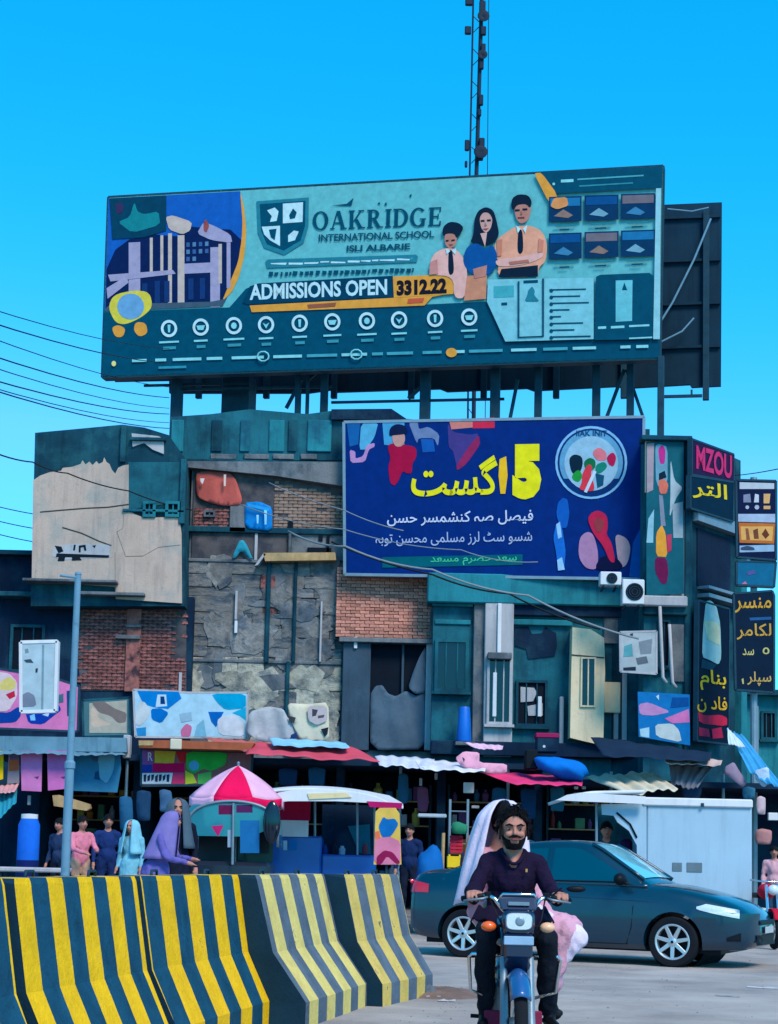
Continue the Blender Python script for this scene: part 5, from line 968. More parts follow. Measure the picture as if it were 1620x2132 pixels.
CT = [(-2.18, .50, .46, .74, .80), (-2.15, .66, .36, .84, .92), (-2.08, .76, .28, .93, 1.04), (-1.95, .80, .23, .96, 1.085), (-1.5, .845, .2, .97, 1.09), (-1.0, .855, .18, .965, 1.04), (-.2, .86, .18, .95, 1.0), (.6, .86, .18, .935, .99), (1.0, .855, .18, .915, .985), (1.4, .845, .18, .87, .945), (1.75, .82, .2, .79, .87), (2.0, .785, .21, .71, .79), (2.12, .735, .22, .65, .73), (2.2, .67, .24, .60, .67), (2.26, .56, .27, .55, .61), (2.30, .40, .31, .5, .55)]
GT = [(-1.66, .70, 1.075), (-1.45, .67, 1.16), (-1.15, .63, 1.30), (-.8, .585, 1.425), (-.45, .57, 1.475), (-.1, .565, 1.488), (.15, .57, 1.472), (.33, .595, 1.41), (.6, .65, 1.245), (.85, .70, 1.085), (1.02, .74, .975)]
WB = .785
def csec(x):
    w_, zb, zs, zt = cr(CT, x)
    return [(0, zb), (w_ * .7, zb), (w_ - .07, zb + .015), (w_ - .02, zb + .07), (w_ - .004, .34), (w_, .46), (w_ + .004, .58), (w_ - .002, .66), (w_ - .008, zs - .18), (w_ - .02, zs - .07), (w_ - .055, zs), (w_ - .13, zs + (zt - zs) * .62), (w_ * .62, zt - .01), (w_ * .3, zt + .008), (0, zt + .012)]
def loft(secs, mirror=True):
    mb = MB(); rows = []
    for x, s_ in secs: rows.append([(x, -y, z) for y, z in s_] + [(x, y, z) for y, z in reversed(s_[1:-1])])
    n_ = len(rows[0]); vs = [p for r_ in rows for p in r_]
    fs = [(i * n_ + j, i * n_ + (j + 1) % n_, (i + 1) * n_ + (j + 1) % n_, (i + 1) * n_ + j) for i in range(len(rows) - 1) for j in range(n_)]
    fs += [list(range(n_ - 1, -1, -1)), [(len(rows) - 1) * n_ + j for j in range(n_)]]
    mb.add(vs, fs); return mb
def realise(o):
    bpy.context.view_layer.update(); dg = bpy.context.evaluated_depsgraph_get(); me = bpy.data.meshes.new_from_object(o.evaluated_get(dg)); old = o.data; o.modifiers.clear(); o.data = me; bpy.data.meshes.remove(old); return o
AXF, AXR = 1.345, -1.345
hv = Vector((2.45, -1.1, 0)).normalized(); cang = math.atan2(hv.y, hv.x)
car = thing('sedan_car', 'dark teal blue four-door sedan crossing behind the motorcycle', 'car', (2.58, 22.23, 0), cang, world=False)
xs = [-2.18 + 4.48 * i / 70 for i in range(71)]
body = loft([(x, csec(x)) for x in xs]).build('body', m_paint, None, smooth=True)
cut = MB()
for ax in (AXF, AXR): cut.lathe([(.001, -1.2), (.355, -1.2), (.355, 1.2), (.001, 1.2)], (ax, 0, .30), 'Y', 40)
cuto = cut.build('cutter', m_blackp)
md = body.modifiers.new('arch', 'BOOLEAN'); md.operation = 'DIFFERENCE'; md.object = cuto; md.solver = 'EXACT'
realise(body); bpy.data.objects.remove(cuto); body.parent = car
try: body.data.set_sharp_from_angle(angle=R(32))
except Exception: pass
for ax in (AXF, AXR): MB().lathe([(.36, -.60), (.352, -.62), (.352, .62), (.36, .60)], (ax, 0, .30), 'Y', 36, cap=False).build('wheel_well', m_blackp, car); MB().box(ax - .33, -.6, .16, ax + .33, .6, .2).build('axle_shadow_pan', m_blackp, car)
def gsec(x):
    wr, zr = cr(GT, x); zz = max(zr, .98)
    return [(0, .93), (WB - .01, .93), (WB, .97), (WB + (wr - WB) * .5, .97 + (zz - .05 - .97) * .5), (wr, zz - .05), (wr - .035, zz - .018), (wr - .11, zz - .002), (wr * .5, zz + .012), (0, zz + .016)]
gx = [-1.66 + 2.68 * i / 44 for i in range(45)]
loft([(x, gsec(x)) for x in gx]).build('cabin', m_paint, car, smooth=True)
def side_y(x, z):
    wr, zr = cr(GT, x); zz = max(zr, .98); t = min(1, max(0, (z - .97) / max(.01, zz - .05 - .97))); return WB + (wr - WB) * t
DLO = [(-1.34, 1.02), (-1.15, 1.16), (-.9, 1.295), (-.6, 1.37), (-.2, 1.395), (.1, 1.39), (.3, 1.3), (.55, 1.16), (.8, 1.01)]
def side_glass(sgn, x0, x1, nm='side_window'):
    mb = MB(); n_ = 14
    def fn(u, v):
        x = x0 + (x1 - x0) * u; zt = max(1.012, cr(DLO, x)[0]); z = 1.0 + (zt - 1.0) * v; return (x, sgn * (side_y(x, z) + .006), z)
    return mb.grid(fn, n_, 6).build(nm, m_cglass, car, smooth=True)
for sg in (-1, 1):
    for x0, x1 in ((-1.3, -1.0), (-.97, -.3), (-.22, .74)): side_glass(sg, x0, x1)
    MB().tube([(x, sg * (side_y(x, .99) + .008), .992) for x in [-1.34 + 2.12 * i / 12 for i in range(13)]], .01, 6).build('window_strip', m_blackp, car)
def top_sheet(x0, x1, wf, nm, mt, off=.012):
    def fn(u, v):
        x = x0 + (x1 - x0) * u; wr, zr = cr(GT, x); y = (2 * v - 1) * wf; zz = max(zr, .98)
        s_ = abs(y); zc_ = zz + .016 - .018 * s_ ** 2
        return (x, y * (wr - .07), zc_ + off)
    return MB().grid(fn, 16, 10).build(nm, mt, car, smooth=True)
m_wind = mat('windscreen_glass', S(120, 196, 214), .04, 0, 1, 0, coat=.5)
top_sheet(.27, .93, .97, 'windscreen', m_wind); top_sheet(-1.58, -.82, .95, 'rear_window', m_cglass)
for sg in (-1, 1): MB().tube([(x, sg * (cr(GT, x)[0] - .05), max(cr(GT, x)[1], .98) + .012) for x in (.25, .4, .6, .8, .95)], .022, 6).build('pillar_trim', m_paint, car, smooth=True)
MB().tube([(.9, -.5, .995), (.86, -.1, 1.03), (.74, .18, 1.13)], .008, 5).build('wiper', m_blackp, car); MB().tube([(.93, .1, .985), (.84, .42, 1.04)], .008, 5).build('wiper', m_blackp, car)
def wheel(ax, sg):
    w_ = bpy.data.objects.new('wheel', None); COL.objects.link(w_); w_.parent = car; w_.location = (ax, sg * .745, .30); w_.rotation_euler = (0, 0, 0 if sg < 0 else math.pi)
    MB().lathe([(.205, -.09), (.235, -.1), (.285, -.095), (.302, -.07), (.304, 0), (.302, .07), (.285, .095), (.205, .1)], (0, 0, 0), 'Y', 40, cap=False).build('tyre', m_rubber, w_, smooth='auto')
    MB().lathe([(.214, -.10), (.206, -.103), (.19, -.095), (.186, -.05), (.18, .06)], (0, 0, 0), 'Y', 36, cap=False).build('rim', m_alloy, w_, smooth='auto'); MB().lathe([(.001, -.02), (.188, -.02), (.188, .02)], (0, 0, 0), 'Y', 24).build('brake_back', m_blackp, w_)
    for k in range(7):
        a = 2 * math.pi * k / 7 + .2; c_, s_ = math.cos(a), math.sin(a); tx, tz = -s_, c_
        q = [((.04 * c_ + tx * .026), -.088, (.04 * s_ + tz * .026)), ((.04 * c_ - tx * .026), -.088, (.04 * s_ - tz * .026)), ((.2 * c_ - tx * .02), -.1, (.2 * s_ - tz * .02)), ((.2 * c_ + tx * .02), -.1, (.2 * s_ + tz * .02))]
        MB().prism(q, [(p[0], p[1] + .035, p[2]) for p in q]).build('spoke', m_alloy, w_, bevel=.004)
    MB().lathe([(.001, -.108), (.03, -.106), (.05, -.095), (.05, -.06)], (0, 0, 0), 'Y', 18).build('hub_cap', m_alloy, w_, smooth='auto')
    MB().lathe([(.001, -.112), (.018, -.1115), (.018, -.1)], (0, 0, 0), 'Y', 12).build('hub_badge', m_blackp, w_)
for ax in (AXF, AXR):
    for sg in (-1, 1): wheel(ax, sg)
def on_side(pts, sg, off, nm, mt, r_=.006):
    return MB().tube([(x, sg * (_bw(x, z) + off), z) for x, z in pts], r_, 5).build(nm, mt, car)
def _bw(x, z):
    s_ = csec(x)
    for (y0, z0), (y1, z1) in zip(s_[2:11], s_[3:12]):
        if z0 <= z <= z1 and z1 > z0: return y0 + (y1 - y0) * (z - z0) / (z1 - z0)
    return cr(CT, x)[0]
for sg in (-1, 1):
    on_side([(.88, .95), (.86, .7), (.84, .45), (.78, .26)], sg, .001, 'door_seam', m_blackp); on_side([(-.26, .95), (-.27, .6), (-.26, .26)], sg, .001, 'door_seam', m_blackp); on_side([(-1.18, .95), (-1.1, .75), (-.98, .6), (-.94, .26)], sg, .001, 'door_seam', m_blackp)
    on_side([(-.95, .255), (-.2, .255), (.8, .255)], sg, .001, 'sill_seam', m_blackp, .006); on_side([(-1.95, .80), (-1.0, .815), (0, .80), (1.0, .77), (1.7, .70)], sg, .0, 'shoulder_crease', m_paint, .006)
    for x in (-.12, -.78):
        MB().tube([(x, sg * (_bw(x, .86) + .012), .86), (x - .16, sg * (_bw(x - .16, .86) + .012), .862)], .012, 8).build('door_handle', m_paint, car, smooth=True)
    mir = MB(); mir.ball((.74, sg * 1.0, 1.03), .075, .115, .075, 14, 10); mir.build('side_mirror', m_blackp if sg < 0 else m_paint, car, smooth=True); MB().bar((.76, sg * .8, .99), (.75, sg * .93, 1.01), .05, .04).build('mirror_arm', m_blackp, car)
    # headlight: swept lens following nose and wing
    def hl(u, v):
        x = 1.62 + .50 * u; zt = .80 - .10 * u - .02 * (1 - u); zb_ = .70 - .10 * u ** .8; z = zb_ + (zt - zb_) * v * min(1, .35 + 3 * u) ; y = _bw(x, min(z, csec(x)[10][1] - .001)); return (x + .012, sg * (y + .010), z)
    MB().grid(hl, 14, 6).build('headlight', m_lens, car, smooth=True)
    def tl(u, v):
        x = -2.14 + .3 * u; z = .80 + .16 * v * (1 - .35 * u); return (x - .008 * (1 - u), sg * (_bw(x, z) + .008), z)
    MB().grid(tl, 10, 5).build('tail_light', m_redlens, car, smooth=True)
    def fg(u, v):
        x = 1.98 + .16 * u; z = .33 + .1 * v * (.4 + .6 * u); return (x + .006, sg * (_bw(x, z) + .006), z)
    MB().grid(fg, 6, 4).build('fog_recess', m_blackp, car)
def nose(z0, z1, w_, nm, mt, off=.014):
    def fn(u, v):
        y = (2 * u - 1) * w_; z = z0 + (z1 - z0) * v; x = 2.30
        while x > 1.6 and (_bw(x, min(z, csec(x)[9][1])) < abs(y) or csec(x)[-2][1] < z): x -= .01
        return (x + off, y, z)
    return MB().grid(fn, 14, 5).build(nm, mt, car)
nose(.52, .58, .42, 'grille', m_blackp); nose(.28, .40, .5, 'lower_intake', m_blackp); nose(.42, .50, .24, 'number_plate', m_lens, .03)
MB().box(-2.2, -.26, .6, -2.19, .26, .71).build('number_plate', m_lens, car)
MB().box(-1.9, -.7, .17, 1.9, .7, .24).build('underbody', m_blackp, car)
# ---------------------------------------------------------------- figures: one continuous body from joined volumes
def flesh(name, prims, mats, parent, voxel=.012, smooth=6, folds=.0):
    """prims: ('c', p0, p1, r0, r1, mat) tapered limbs, ('e', centre, radii, mat) ellipsoids; fused by a voxel remesh into one surface"""
    mb = MB()
    for p in prims:
        if p[0] == 'c':
            a, b, r0, r1 = Vector(p[1]), Vector(p[2]), p[3], p[4]; mb.tube([a.lerp(b, t) for t in (0, .25, .5, .75, 1)], [r0 + (r1 - r0) * t for t in (0, .25, .5, .75, 1)], 14)
            mb.ball(a, r0 * .995, seg=14, rings=10); mb.ball(b, r1 * .995, seg=14, rings=10)
        else: mb.ball(p[1], *p[2], seg=18, rings=12)
    o = mb.build(name, mats, None)
    md = o.modifiers.new('r', 'REMESH'); md.mode = 'VOXEL'; md.voxel_size = voxel; md.use_smooth_shade = True
    s2 = o.modifiers.new('s', 'SMOOTH'); s2.factor = .5; s2.iterations = smooth
    realise(o)
    def dist(p, q):
        if p[0] == 'c':
            a, b = Vector(p[1]), Vector(p[2]); d = b - a; t = max(0, min(1, (q - a).dot(d) / max(1e-9, d.length_squared))); return (q - a - d * t).length - (p[3] + (p[4] - p[3]) * t)
        v = q - Vector(p[1]); k = Vector((v.x / p[2][0], v.y / p[2][1], v.z / p[2][2])).length; return (k - 1) * min(p[2])
    me = o.data
    if folds:
        nb = [v.normal.copy() for v in me.vertices]
        for v, nn_ in zip(me.vertices, nb):
            best = min(prims, key=lambda p: dist(p, v.co)); mi = best[-1] if best[0] == 'e' else best[5]
            if mi in (1, 2, 4) or (mi == 3 and len(mats) == 4 and mats[3].name.startswith('lilac')):
                p = v.co; v.co = p + nn_ * folds * (mnoise.noise(Vector((p.x * 13, p.y * 13, p.z * 6))) + .6 * mnoise.noise(Vector((p.x * 27 + 5, p.y * 27, p.z * 14))) - .1)
    while len(me.materials) < len(mats): me.materials.append(None)
    for i, mt in enumerate(mats): me.materials[i] = mt
    for f in me.polygons:
        best = min(prims, key=lambda p: dist(p, f.center)); f.material_index = best[-1] if best[0] == 'e' else best[5]; f.use_smooth = True
    if parent is not None: adopt(o, parent)
    return o
m_skin = mat('brown_skin', S(176, 122, 106), .6, .08, 12, .05, 80)
m_kurta = mat('dark_purple_kurta', S(28, 18, 44), .9, .25, 5, .9, 9)
m_trouser = mat('black_trousers', S(18, 26, 38), .85, .25, 5, .8, 9)
m_shoe = mat('black_shoe', S(16, 18, 24), .5, .1, 4, .1)
m_hair = mat('black_hair', S(14, 14, 18), .6, .3, 40, .5, 90)
m_lilac = mat('lilac_cloth', S(214, 202, 224), .85, .08, 5, .5, 8)
m_pink = mat('pink_cloth', S(204, 152, 172), .85, .12, 5, .7, 9)
m_eyew = mat('eye_white', S(158, 140, 130), .4, 0, 1, 0); m_eyed = mat('eye_dark', S(20, 14, 12), .3, 0, 1, 0); m_lip = mat('lip', S(140, 78, 76), .6, .05, 8, 0)  # eye whites dulled: the eyelids' shadow is in the colour

def face(parent, c, s=1.0, beard=True, brow=True, eye=True):
    """eyes, brows, lips (and beard) for a head centred at c that looks towards -y; s scales"""
    c = Vector(c); P = lambda x, y, z: c + Vector((x, y, z)) * s
    for sg in (-1, 1):
        MB().ball(P(sg * .033, -.088, .008), .012 * s, .006 * s, .0055 * s, 10, 8).build('eye', m_eyew, parent, smooth=True); MB().ball(P(sg * .033, -.0955, .008), .0072 * s, .004 * s, .0058 * s, 8, 6).build('pupil', m_eyed, parent, smooth=True)
        MB().tube([P(sg * .012, -.101, .026), P(sg * .034, -.1, .035), P(sg * .056, -.086, .028)], [.005 * s, .0065 * s, .003 * s], 6).build('eyebrow', m_hair, parent, smooth=True)
    MB().ball(P(0, -.098, -.052), .024 * s, .008 * s, .0085 * s, 12, 8).build('lips', m_lip, parent, smooth=True)
    if beard:
        mb = MB()
        def fn(u, v):
            a = (u - .5) * 3.0; zz = -.058 - .046 * v + .03 * abs(math.sin(a)) ** 3 * (1 - v); rx = .068 - .026 * v ** 2; ry = .085 - .02 * v ** 2
            return P(rx * math.sin(a), -.006 - ry * math.cos(a), zz - .008 * math.cos(a) * v)
        n_u, n_v = 22, 8
        for j in range(n_v):
            for i in range(n_u):
                a, b, c2, d = [fn(x / n_u, y / n_v) for x, y in ((i, j), (i + 1, j), (i + 1, j + 1), (i, j + 1))]
                if not (j < 3 and abs((i + .5) / n_u - .5) < .13): mb.add([a, b, c2, d], [(0, 1, 2, 3)])
        o = mb.build('beard', m_hair, parent, smooth=True, solid=.008 * s, fix=False)
        MB().tube([P(-.036, -.094, -.042), P(-.014, -.107, -.034), P(.014, -.107, -.034), P(.036, -.094, -.042)], [.004 * s, .0065 * s, .0065 * s, .004 * s], 6).build('moustache', m_hair, parent, smooth=True)
def hair_cap(parent, c, s=1.0, mt=None, low=-.02, fringe=.045, thick=.016, nm='hair', seed=1, tufts=0):
    c = Vector(c); rnd = random.Random(seed); mb = MB()
    def fn(u, v):
        a = u * 2 * math.pi; fr_ = .5 + .5 * math.cos(a + math.pi / 2 + math.pi)     # 1 at -y (front)
        fr_ = .5 - .5 * math.sin(a); zl = low + (fringe - low) * fr_ ** 1.5; t = v * math.acos(max(-1, min(1, zl / .122)))
        k = 1 + .03 * math.sin(a * 9 + v * 7) + .02 * math.sin(a * 17 + 3 * v)
        return c + Vector((.088 * math.sin(t) * math.cos(a) * k, (.108 * math.sin(t) * math.sin(a)) * k + .006, .125 * math.cos(t) * k)) * s
    mb.grid(fn, 36, 12); cap_ = mb.build(nm, mt or m_hair, parent, smooth=True, solid=thick * s, fix=False)
    if tufts:
        st = MB()
        for k in range(tufts):
            u, v = rnd.random(), rnd.random() ** .7; p = Vector(fn(u, v)); d = (p - c).normalized(); q = p + d * rnd.uniform(.008, .016) * s; tg = (Vector(fn(u, min(1, v + .05))) - p).normalized()
            e_ = q + (tg * .8 + d * rnd.uniform(-.1, .55) + Vector((rnd.uniform(-.5, .5), rnd.uniform(-.3, .3), 0))) * rnd.uniform(.012, .03) * s; st.tube([p, q, e_], [.0045 * s, .004 * s, .0006], 4)
        tag(st.build('hair_strands', mt or m_hair, cap_), kind='stuff')
    return cap_
def head_prims(c, s=1.0, m=0):
    c = Vector(c); P = lambda x, y, z: c + Vector((x, y, z)) * s
    return [('e', P(0, .006, .03), (.078 * s, .098 * s, .09 * s), m), ('e', P(0, -.018, -.035), (.066 * s, .078 * s, .075 * s), m), ('e', P(0, -.04, -.085), (.036 * s, .04 * s, .026 * s), m),
            ('c', P(0, -.094, .012), P(0, -.112, -.018), .009 * s, .0135 * s, m), ('e', P(-.034, -.08, -.022), (.024 * s, .02 * s, .02 * s), m), ('e', P(.034, -.08, -.022), (.024 * s, .02 * s, .02 * s), m),
            ('e', P(0, -.082, .032), (.056 * s, .02 * s, .012 * s), m), ('e', P(-.08, .008, -.005), (.011 * s, .022 * s, .032 * s), m), ('e', P(.08, .008, -.005), (.011 * s, .022 * s, .032 * s), m)]
def grip_hand(w_, g, sg, m=0, axis=(1, 0, 0)):
    """hand from wrist w_ closed round a bar at g: palm behind the bar, four unequal fingers over it, thumb below"""
    w_, g = Vector(w_), Vector(g); pr_ = []; ax = Vector(axis); d = (g - w_).normalized(); up = Vector((0, 0, 1))
    pm = g - d * .045 + up * .012; pr_.append(('c', w_, pm, .026, .03, m)); pr_.append(('c', pm - ax * .024, pm + ax * .024, .026, .026, m))
    for i, (o_, ln) in enumerate(((-.034, .92), (-.012, 1.06), (.011, 1.0), (.033, .84))):
        b0 = pm + ax * o_ * 1.1 + up * .012; k1 = g + ax * o_ * 1.15 + d * .012 * ln + up * .026; k2 = g + ax * o_ * 1.15 + d * .030 * ln + up * .002; k3 = g + ax * o_ * 1.1 + d * .012 - up * .022 * ln
        pr_ += [('c', b0, k1, .0105, .0098, m), ('c', k1, k2, .0098, .009, m), ('c', k2, k3, .009, .008, m)]
    t0 = pm - ax * sg * .03 - up * .005; t1 = g - ax * sg * .05 - up * .012 - d * .005; t2 = g - ax * sg * .044 - up * .02 + d * .022
    pr_ += [('c', t0, t1, .0125, .0108, m), ('c', t1, t2, .0108, .009, m)]; return pr_

# ---------------------------------------------------------------- the motorcycle (local: x to the right in the picture, -y towards the camera)
BX, BY = .772, 9.93
mc = thing('motorcycle', 'dark blue commuter motorcycle ridden towards the camera', 'motorcycle', (BX, BY, 0), 0, world=False)
m_bike = mat('blue_bike_paint', S(6, 26, 58), .3, .06, 2, 0, coat=.7); m_fend = mat('fender_blue', S(30, 84, 140), .35, .06, 2, 0, coat=.5)
m_eng = mat('engine_metal', S(110, 112, 116), .5, .2, 8, .2, 30, metal=.5); m_maroon = mat('maroon_guard', S(120, 36, 66), .6, .15, 4, .1)
def bwheel(y):
    w_ = bpy.data.objects.new('wheel', None); COL.objects.link(w_); w_.parent = mc; w_.location = (0, y, .285)
    MB().lathe([(.222, -.026), (.236, -.036), (.262, -.038), (.280, -.024), (.286, 0), (.280, .024), (.262, .038), (.236, .036), (.222, .026)], (0, 0, 0), 'X', 44, cap=False).build('tyre', m_rubber, w_, smooth=True)
    MB().lathe([(.226, -.026), (.214, -.024), (.208, 0), (.214, .024), (.226, .026)], (0, 0, 0), 'X', 40, cap=False).build('rim', m_chrome, w_, smooth=True)
    MB().lathe([(.001, -.05), (.045, -.05), (.05, -.02), (.05, .02), (.045, .05), (.001, .05)], (0, 0, 0), 'X', 20).build('hub', m_eng, w_, smooth='auto')
    for k in range(18):
        a = 2 * math.pi * k / 18; b = a + (.5 if k % 2 else -.5); x = .03 * (1 if k % 4 < 2 else -1)
        MB().tube([(x, .045 * math.cos(b), .045 * math.sin(b)), (0, .212 * math.cos(a), .212 * math.sin(a))], .0022, 4).build('spoke', m_chrome, w_)
bwheel(0); bwheel(1.2)
for sg in (-1, 1):
    MB().tube([(sg * .076, .0, .285), (sg * .076, .02, .34), (sg * .076, .13, .66)], [.026, .024, .022], 12).build('fork_slider', m_steelhi, mc, smooth='auto'); MB().tube([(sg * .076, .13, .66), (sg * .076, .2, .86)], .017, 10).build('fork_tube', m_bike, mc, smooth=True)
MB().tube([(-.09, 0, .285), (.09, 0, .285)], .012, 8).build('axle', m_steelhi, mc)
def fen(u, v):
    a = R(35 + 135 * u); x = (v - .5) * 2; r_ = .318 - .05 * x * x; return (x * (.062 - .01 * abs(u - .5)), -math.cos(a) * r_ * 1.0, .285 + math.sin(a) * r_)
MB().grid(fen, 22, 8).build('front_mudguard', m_fend, mc, smooth=True, solid=.006, fix=False)
# headlight unit, cowl and plates
hy = .02
def rbox(cx, cz, w_, h_, y0, y1, tw=.85):      # tapered rounded block across the front
    k = []
    for y, t in ((y0, tw), (y0 + .02, 1), (y1, .95)):
        for a in range(20):
            c_, s_ = math.cos(2 * math.pi * a / 20), math.sin(2 * math.pi * a / 20); e = .5
            k.append((cx + math.copysign(abs(c_) ** e, c_) * w_ * t, y, cz + math.copysign(abs(s_) ** e, s_) * h_ * t))
    mb = MB(); mb.add(k, [(i * 20 + a, i * 20 + (a + 1) % 20, (i + 1) * 20 + (a + 1) % 20, (i + 1) * 20 + a) for i in range(2) for a in range(20)] + [list(range(20)), [59 - a for a in range(20)]]); return mb
rbox(0, .865, .092, .072, hy - .02, hy + .14).build('headlight_shell', m_bike, mc, smooth='auto'); hl_ = rbox(0, .868, .078, .05, hy - .035, hy, .9).build('headlight_lens', m_lens, mc, smooth='auto')
MB().lathe([(.001, -.04), (.018, -.039), (.03, -.034)], (.004, hy, .868), 'Y', 16).build('reflector', m_steelhi, hl_)
MB().prism([(-.1, hy + .0, .93), (.1, hy + .0, .93), (.115, hy + .05, .995), (.09, hy + .06, 1.015), (-.09, hy + .06, 1.015), (-.115, hy + .05, .995)], [(-.1, hy + .12, .93), (.1, hy + .12, .93), (.115, hy + .15, .995), (.09, hy + .15, 1.015), (-.09, hy + .15, 1.015), (-.115, hy + .15, .995)]).build('instrument_cowl', m_bike, mc, bevel=.008)
MB().bar((-.06, hy + .01, .968), (.06, hy + .01, .968), .012, .02).build('cowl_vent', m_steelhi, mc); MB().tube([(-.11, hy + .06, .99), (-.09, hy + .05, 1.02), (.09, hy + .05, 1.02), (.11, hy + .06, .99)], .008, 6).build('cowl_rim', m_chrome, mc, smooth=True)
MB().box(-.088, hy - .005, .795, .088, hy + .05, .83).build('lower_cowl', m_bike, mc, bevel=.01)
plt = MB().box(-.085, hy - .03, .735, .085, hy - .02, .785).build('number_plate', ink(150, 186, 214), mc, bevel=.004); MB().box(-.08, hy - .02, .66, .08, hy + .08, .80).build('plate_bracket', m_bike, mc, bevel=.012)
MB().prism([(-.055, hy - .01, .66), (.055, hy - .01, .66), (.075, hy + .05, .62), (.06, hy + .1, .56), (-.06, hy + .1, .56), (-.075, hy + .05, .62)], [(-.055, hy + .12, .70), (.055, hy + .12, .70), (.075, hy + .14, .66), (.06, hy + .16, .6), (-.06, hy + .16, .6), (-.075, hy + .14, .66)]).build('fork_shroud', m_bike, mc)
for sg, mt in ((-1, m_orlens), (1, mat('pale_orange_lens', S(232, 176, 136), .3, .05, 4, 0))):
    MB().tube([(sg * .08, hy + .08, .84), (sg * .15, hy + .07, .835)], .009, 8).build('indicator_stalk', m_blackp, mc); MB().ball((sg * .168, hy + .05, .835), .044, .036, .03, 14, 10).build('indicator', mt, mc, smooth=True)
# handlebar, levers, mirror
hb = [(-.30, .24, .985), (-.24, .22, .995), (-.165, .16, 1.01), (-.13, .13, .99), (-.085, .14, .93), (-.05, .16, .90), (.05, .16, .90), (.085, .14, .93), (.13, .13, .99), (.165, .16, 1.01), (.24, .22, .995), (.30, .24, .985)]
MB().tube(hb, .012, 10).build('handlebar', m_chrome, mc, smooth=True)
for sg in (-1, 1):
    MB().tube([(sg * .19, .18, 1.005), (sg * .315, .245, .984)], .0175, 12).build('grip', m_blackp, mc, smooth=True); MB().tube([(sg * .17, .15, 1.0), (sg * .2, .11, .99), (sg * .31, .16, .975)], [.008, .008, .006], 6).build('lever', m_steelhi, mc, smooth=True); MB().box(sg * .17 - .02, .14, .985, sg * .17 + .02, .19, 1.03).build('switch_block', m_blackp, mc, bevel=.006)
MB().tube([(.2, .19, 1.01), (.26, .2, 1.06)], .006, 6).build('mirror_stem', m_blackp, mc); MB().ball((.345, .2, 1.055), .058, .018, .02, 14, 8).build('mirror', m_blackp, mc, smooth=True)
MB().tube([(-.16, .15, .99), (-.12, .05, .9), (-.06, .1, .78)], .005, 5).build('brake_cable', m_cable, mc, smooth=True); MB().tube([(.16, .15, .99), (.13, .04, .88), (.07, .1, .76)], .005, 5).build('clutch_cable', m_cable, mc, smooth=True)
# tank, seat, frame, engine, guards
def tank(u, v):
    a = 2 * math.pi * v; t = u; w_ = .13 * math.sin(math.pi * min(1, .12 + .8 * t)) ** .6 + .01; h_ = .10 * math.sin(math.pi * min(1, .15 + .75 * t)) ** .5 + .01; return (w_ * math.cos(a), .26 + .44 * t, .82 - .04 * t + h_ * math.sin(a))
MB().grid(tank, 16, 24).build('fuel_tank', m_bike, mc, smooth=True, fix=False)
MB().box(-.12, .68, .745, .12, 1.3, .81).build('seat', m_blackp, mc, bevel=.03); MB().tube([(0, .2, .88), (0, .32, .5), (0, .4, .3), (0, .7, .28), (0, .85, .5), (0, .8, .74)], .022, 8).build('frame_tube', m_blackp, mc, smooth=True); MB().tube([(0, .22, .8), (0, .7, .72), (0, 1.3, .72)], .02, 8).build('frame_tube', m_blackp, mc)
MB().box(-.12, .4, .26, .12, .72, .5).build('engine', m_eng, mc, bevel=.03); MB().box(-.07, .36, .45, .07, .5, .6).build('cylinder_head', m_eng, mc, bevel=.01)
MB().tube([(.05, .36, .5), (.09, .3, .36), (.11, .42, .24), (.15, .9, .26), (.16, 1.3, .3)], [.018, .018, .02, .035, .035], 10).build('exhaust', m_chrome, mc, smooth=True)
MB().tube([(-.06, .34, .66), (-.25, .3, .665), (-.265, .32, .645), (-.25, .36, .45), (-.1, .42, .4)], .011, 8).build('crash_bar', m_chrome, mc, smooth=True); MB().tube([(.06, .34, .66), (.25, .3, .66), (.27, .32, .64), (.25, .36, .45), (.1, .42, .4)], .011, 8).build('crash_bar', m_chrome, mc, smooth=True)
MB().tube([(-.24, .52, .29), (.26, .52, .27)], .012, 8).build('foot_peg_bar', m_blackp, mc); MB().box(-.17, .34, .1, -.075, .36, .34).build('leg_guard', m_maroon, mc, bevel=.008); MB().box(.075, .34, .1, .17, .36, .34).build('leg_guard', m_maroon, mc, bevel=.008)
def rfen(u, v):
    a = R(20 + 130 * u); x = (v - .5) * 2; r_ = .33 - .04 * x * x; return (x * .065, 1.2 - math.cos(a) * r_, .285 + math.sin(a) * r_)
MB().grid(rfen, 18, 6).build('rear_mudguard', m_bike, mc, smooth=True, solid=.006, fix=False)
for sg in (-1, 1): MB().tube([(sg * .11, 1.2, .285), (sg * .12, 1.1, .68)], .025, 8).build('rear_shock', m_chrome, mc); MB().tube([(sg * .09, 1.2, .285), (sg * .09, .72, .34)], .02, 8).build('swing_arm', m_blackp, mc)
for sg in (-1, 1): MB().box(sg * .13 - .012, .72, .5, sg * .13 + .012, 1.0, .72).build('side_panel', m_bike, mc, bevel=.01)

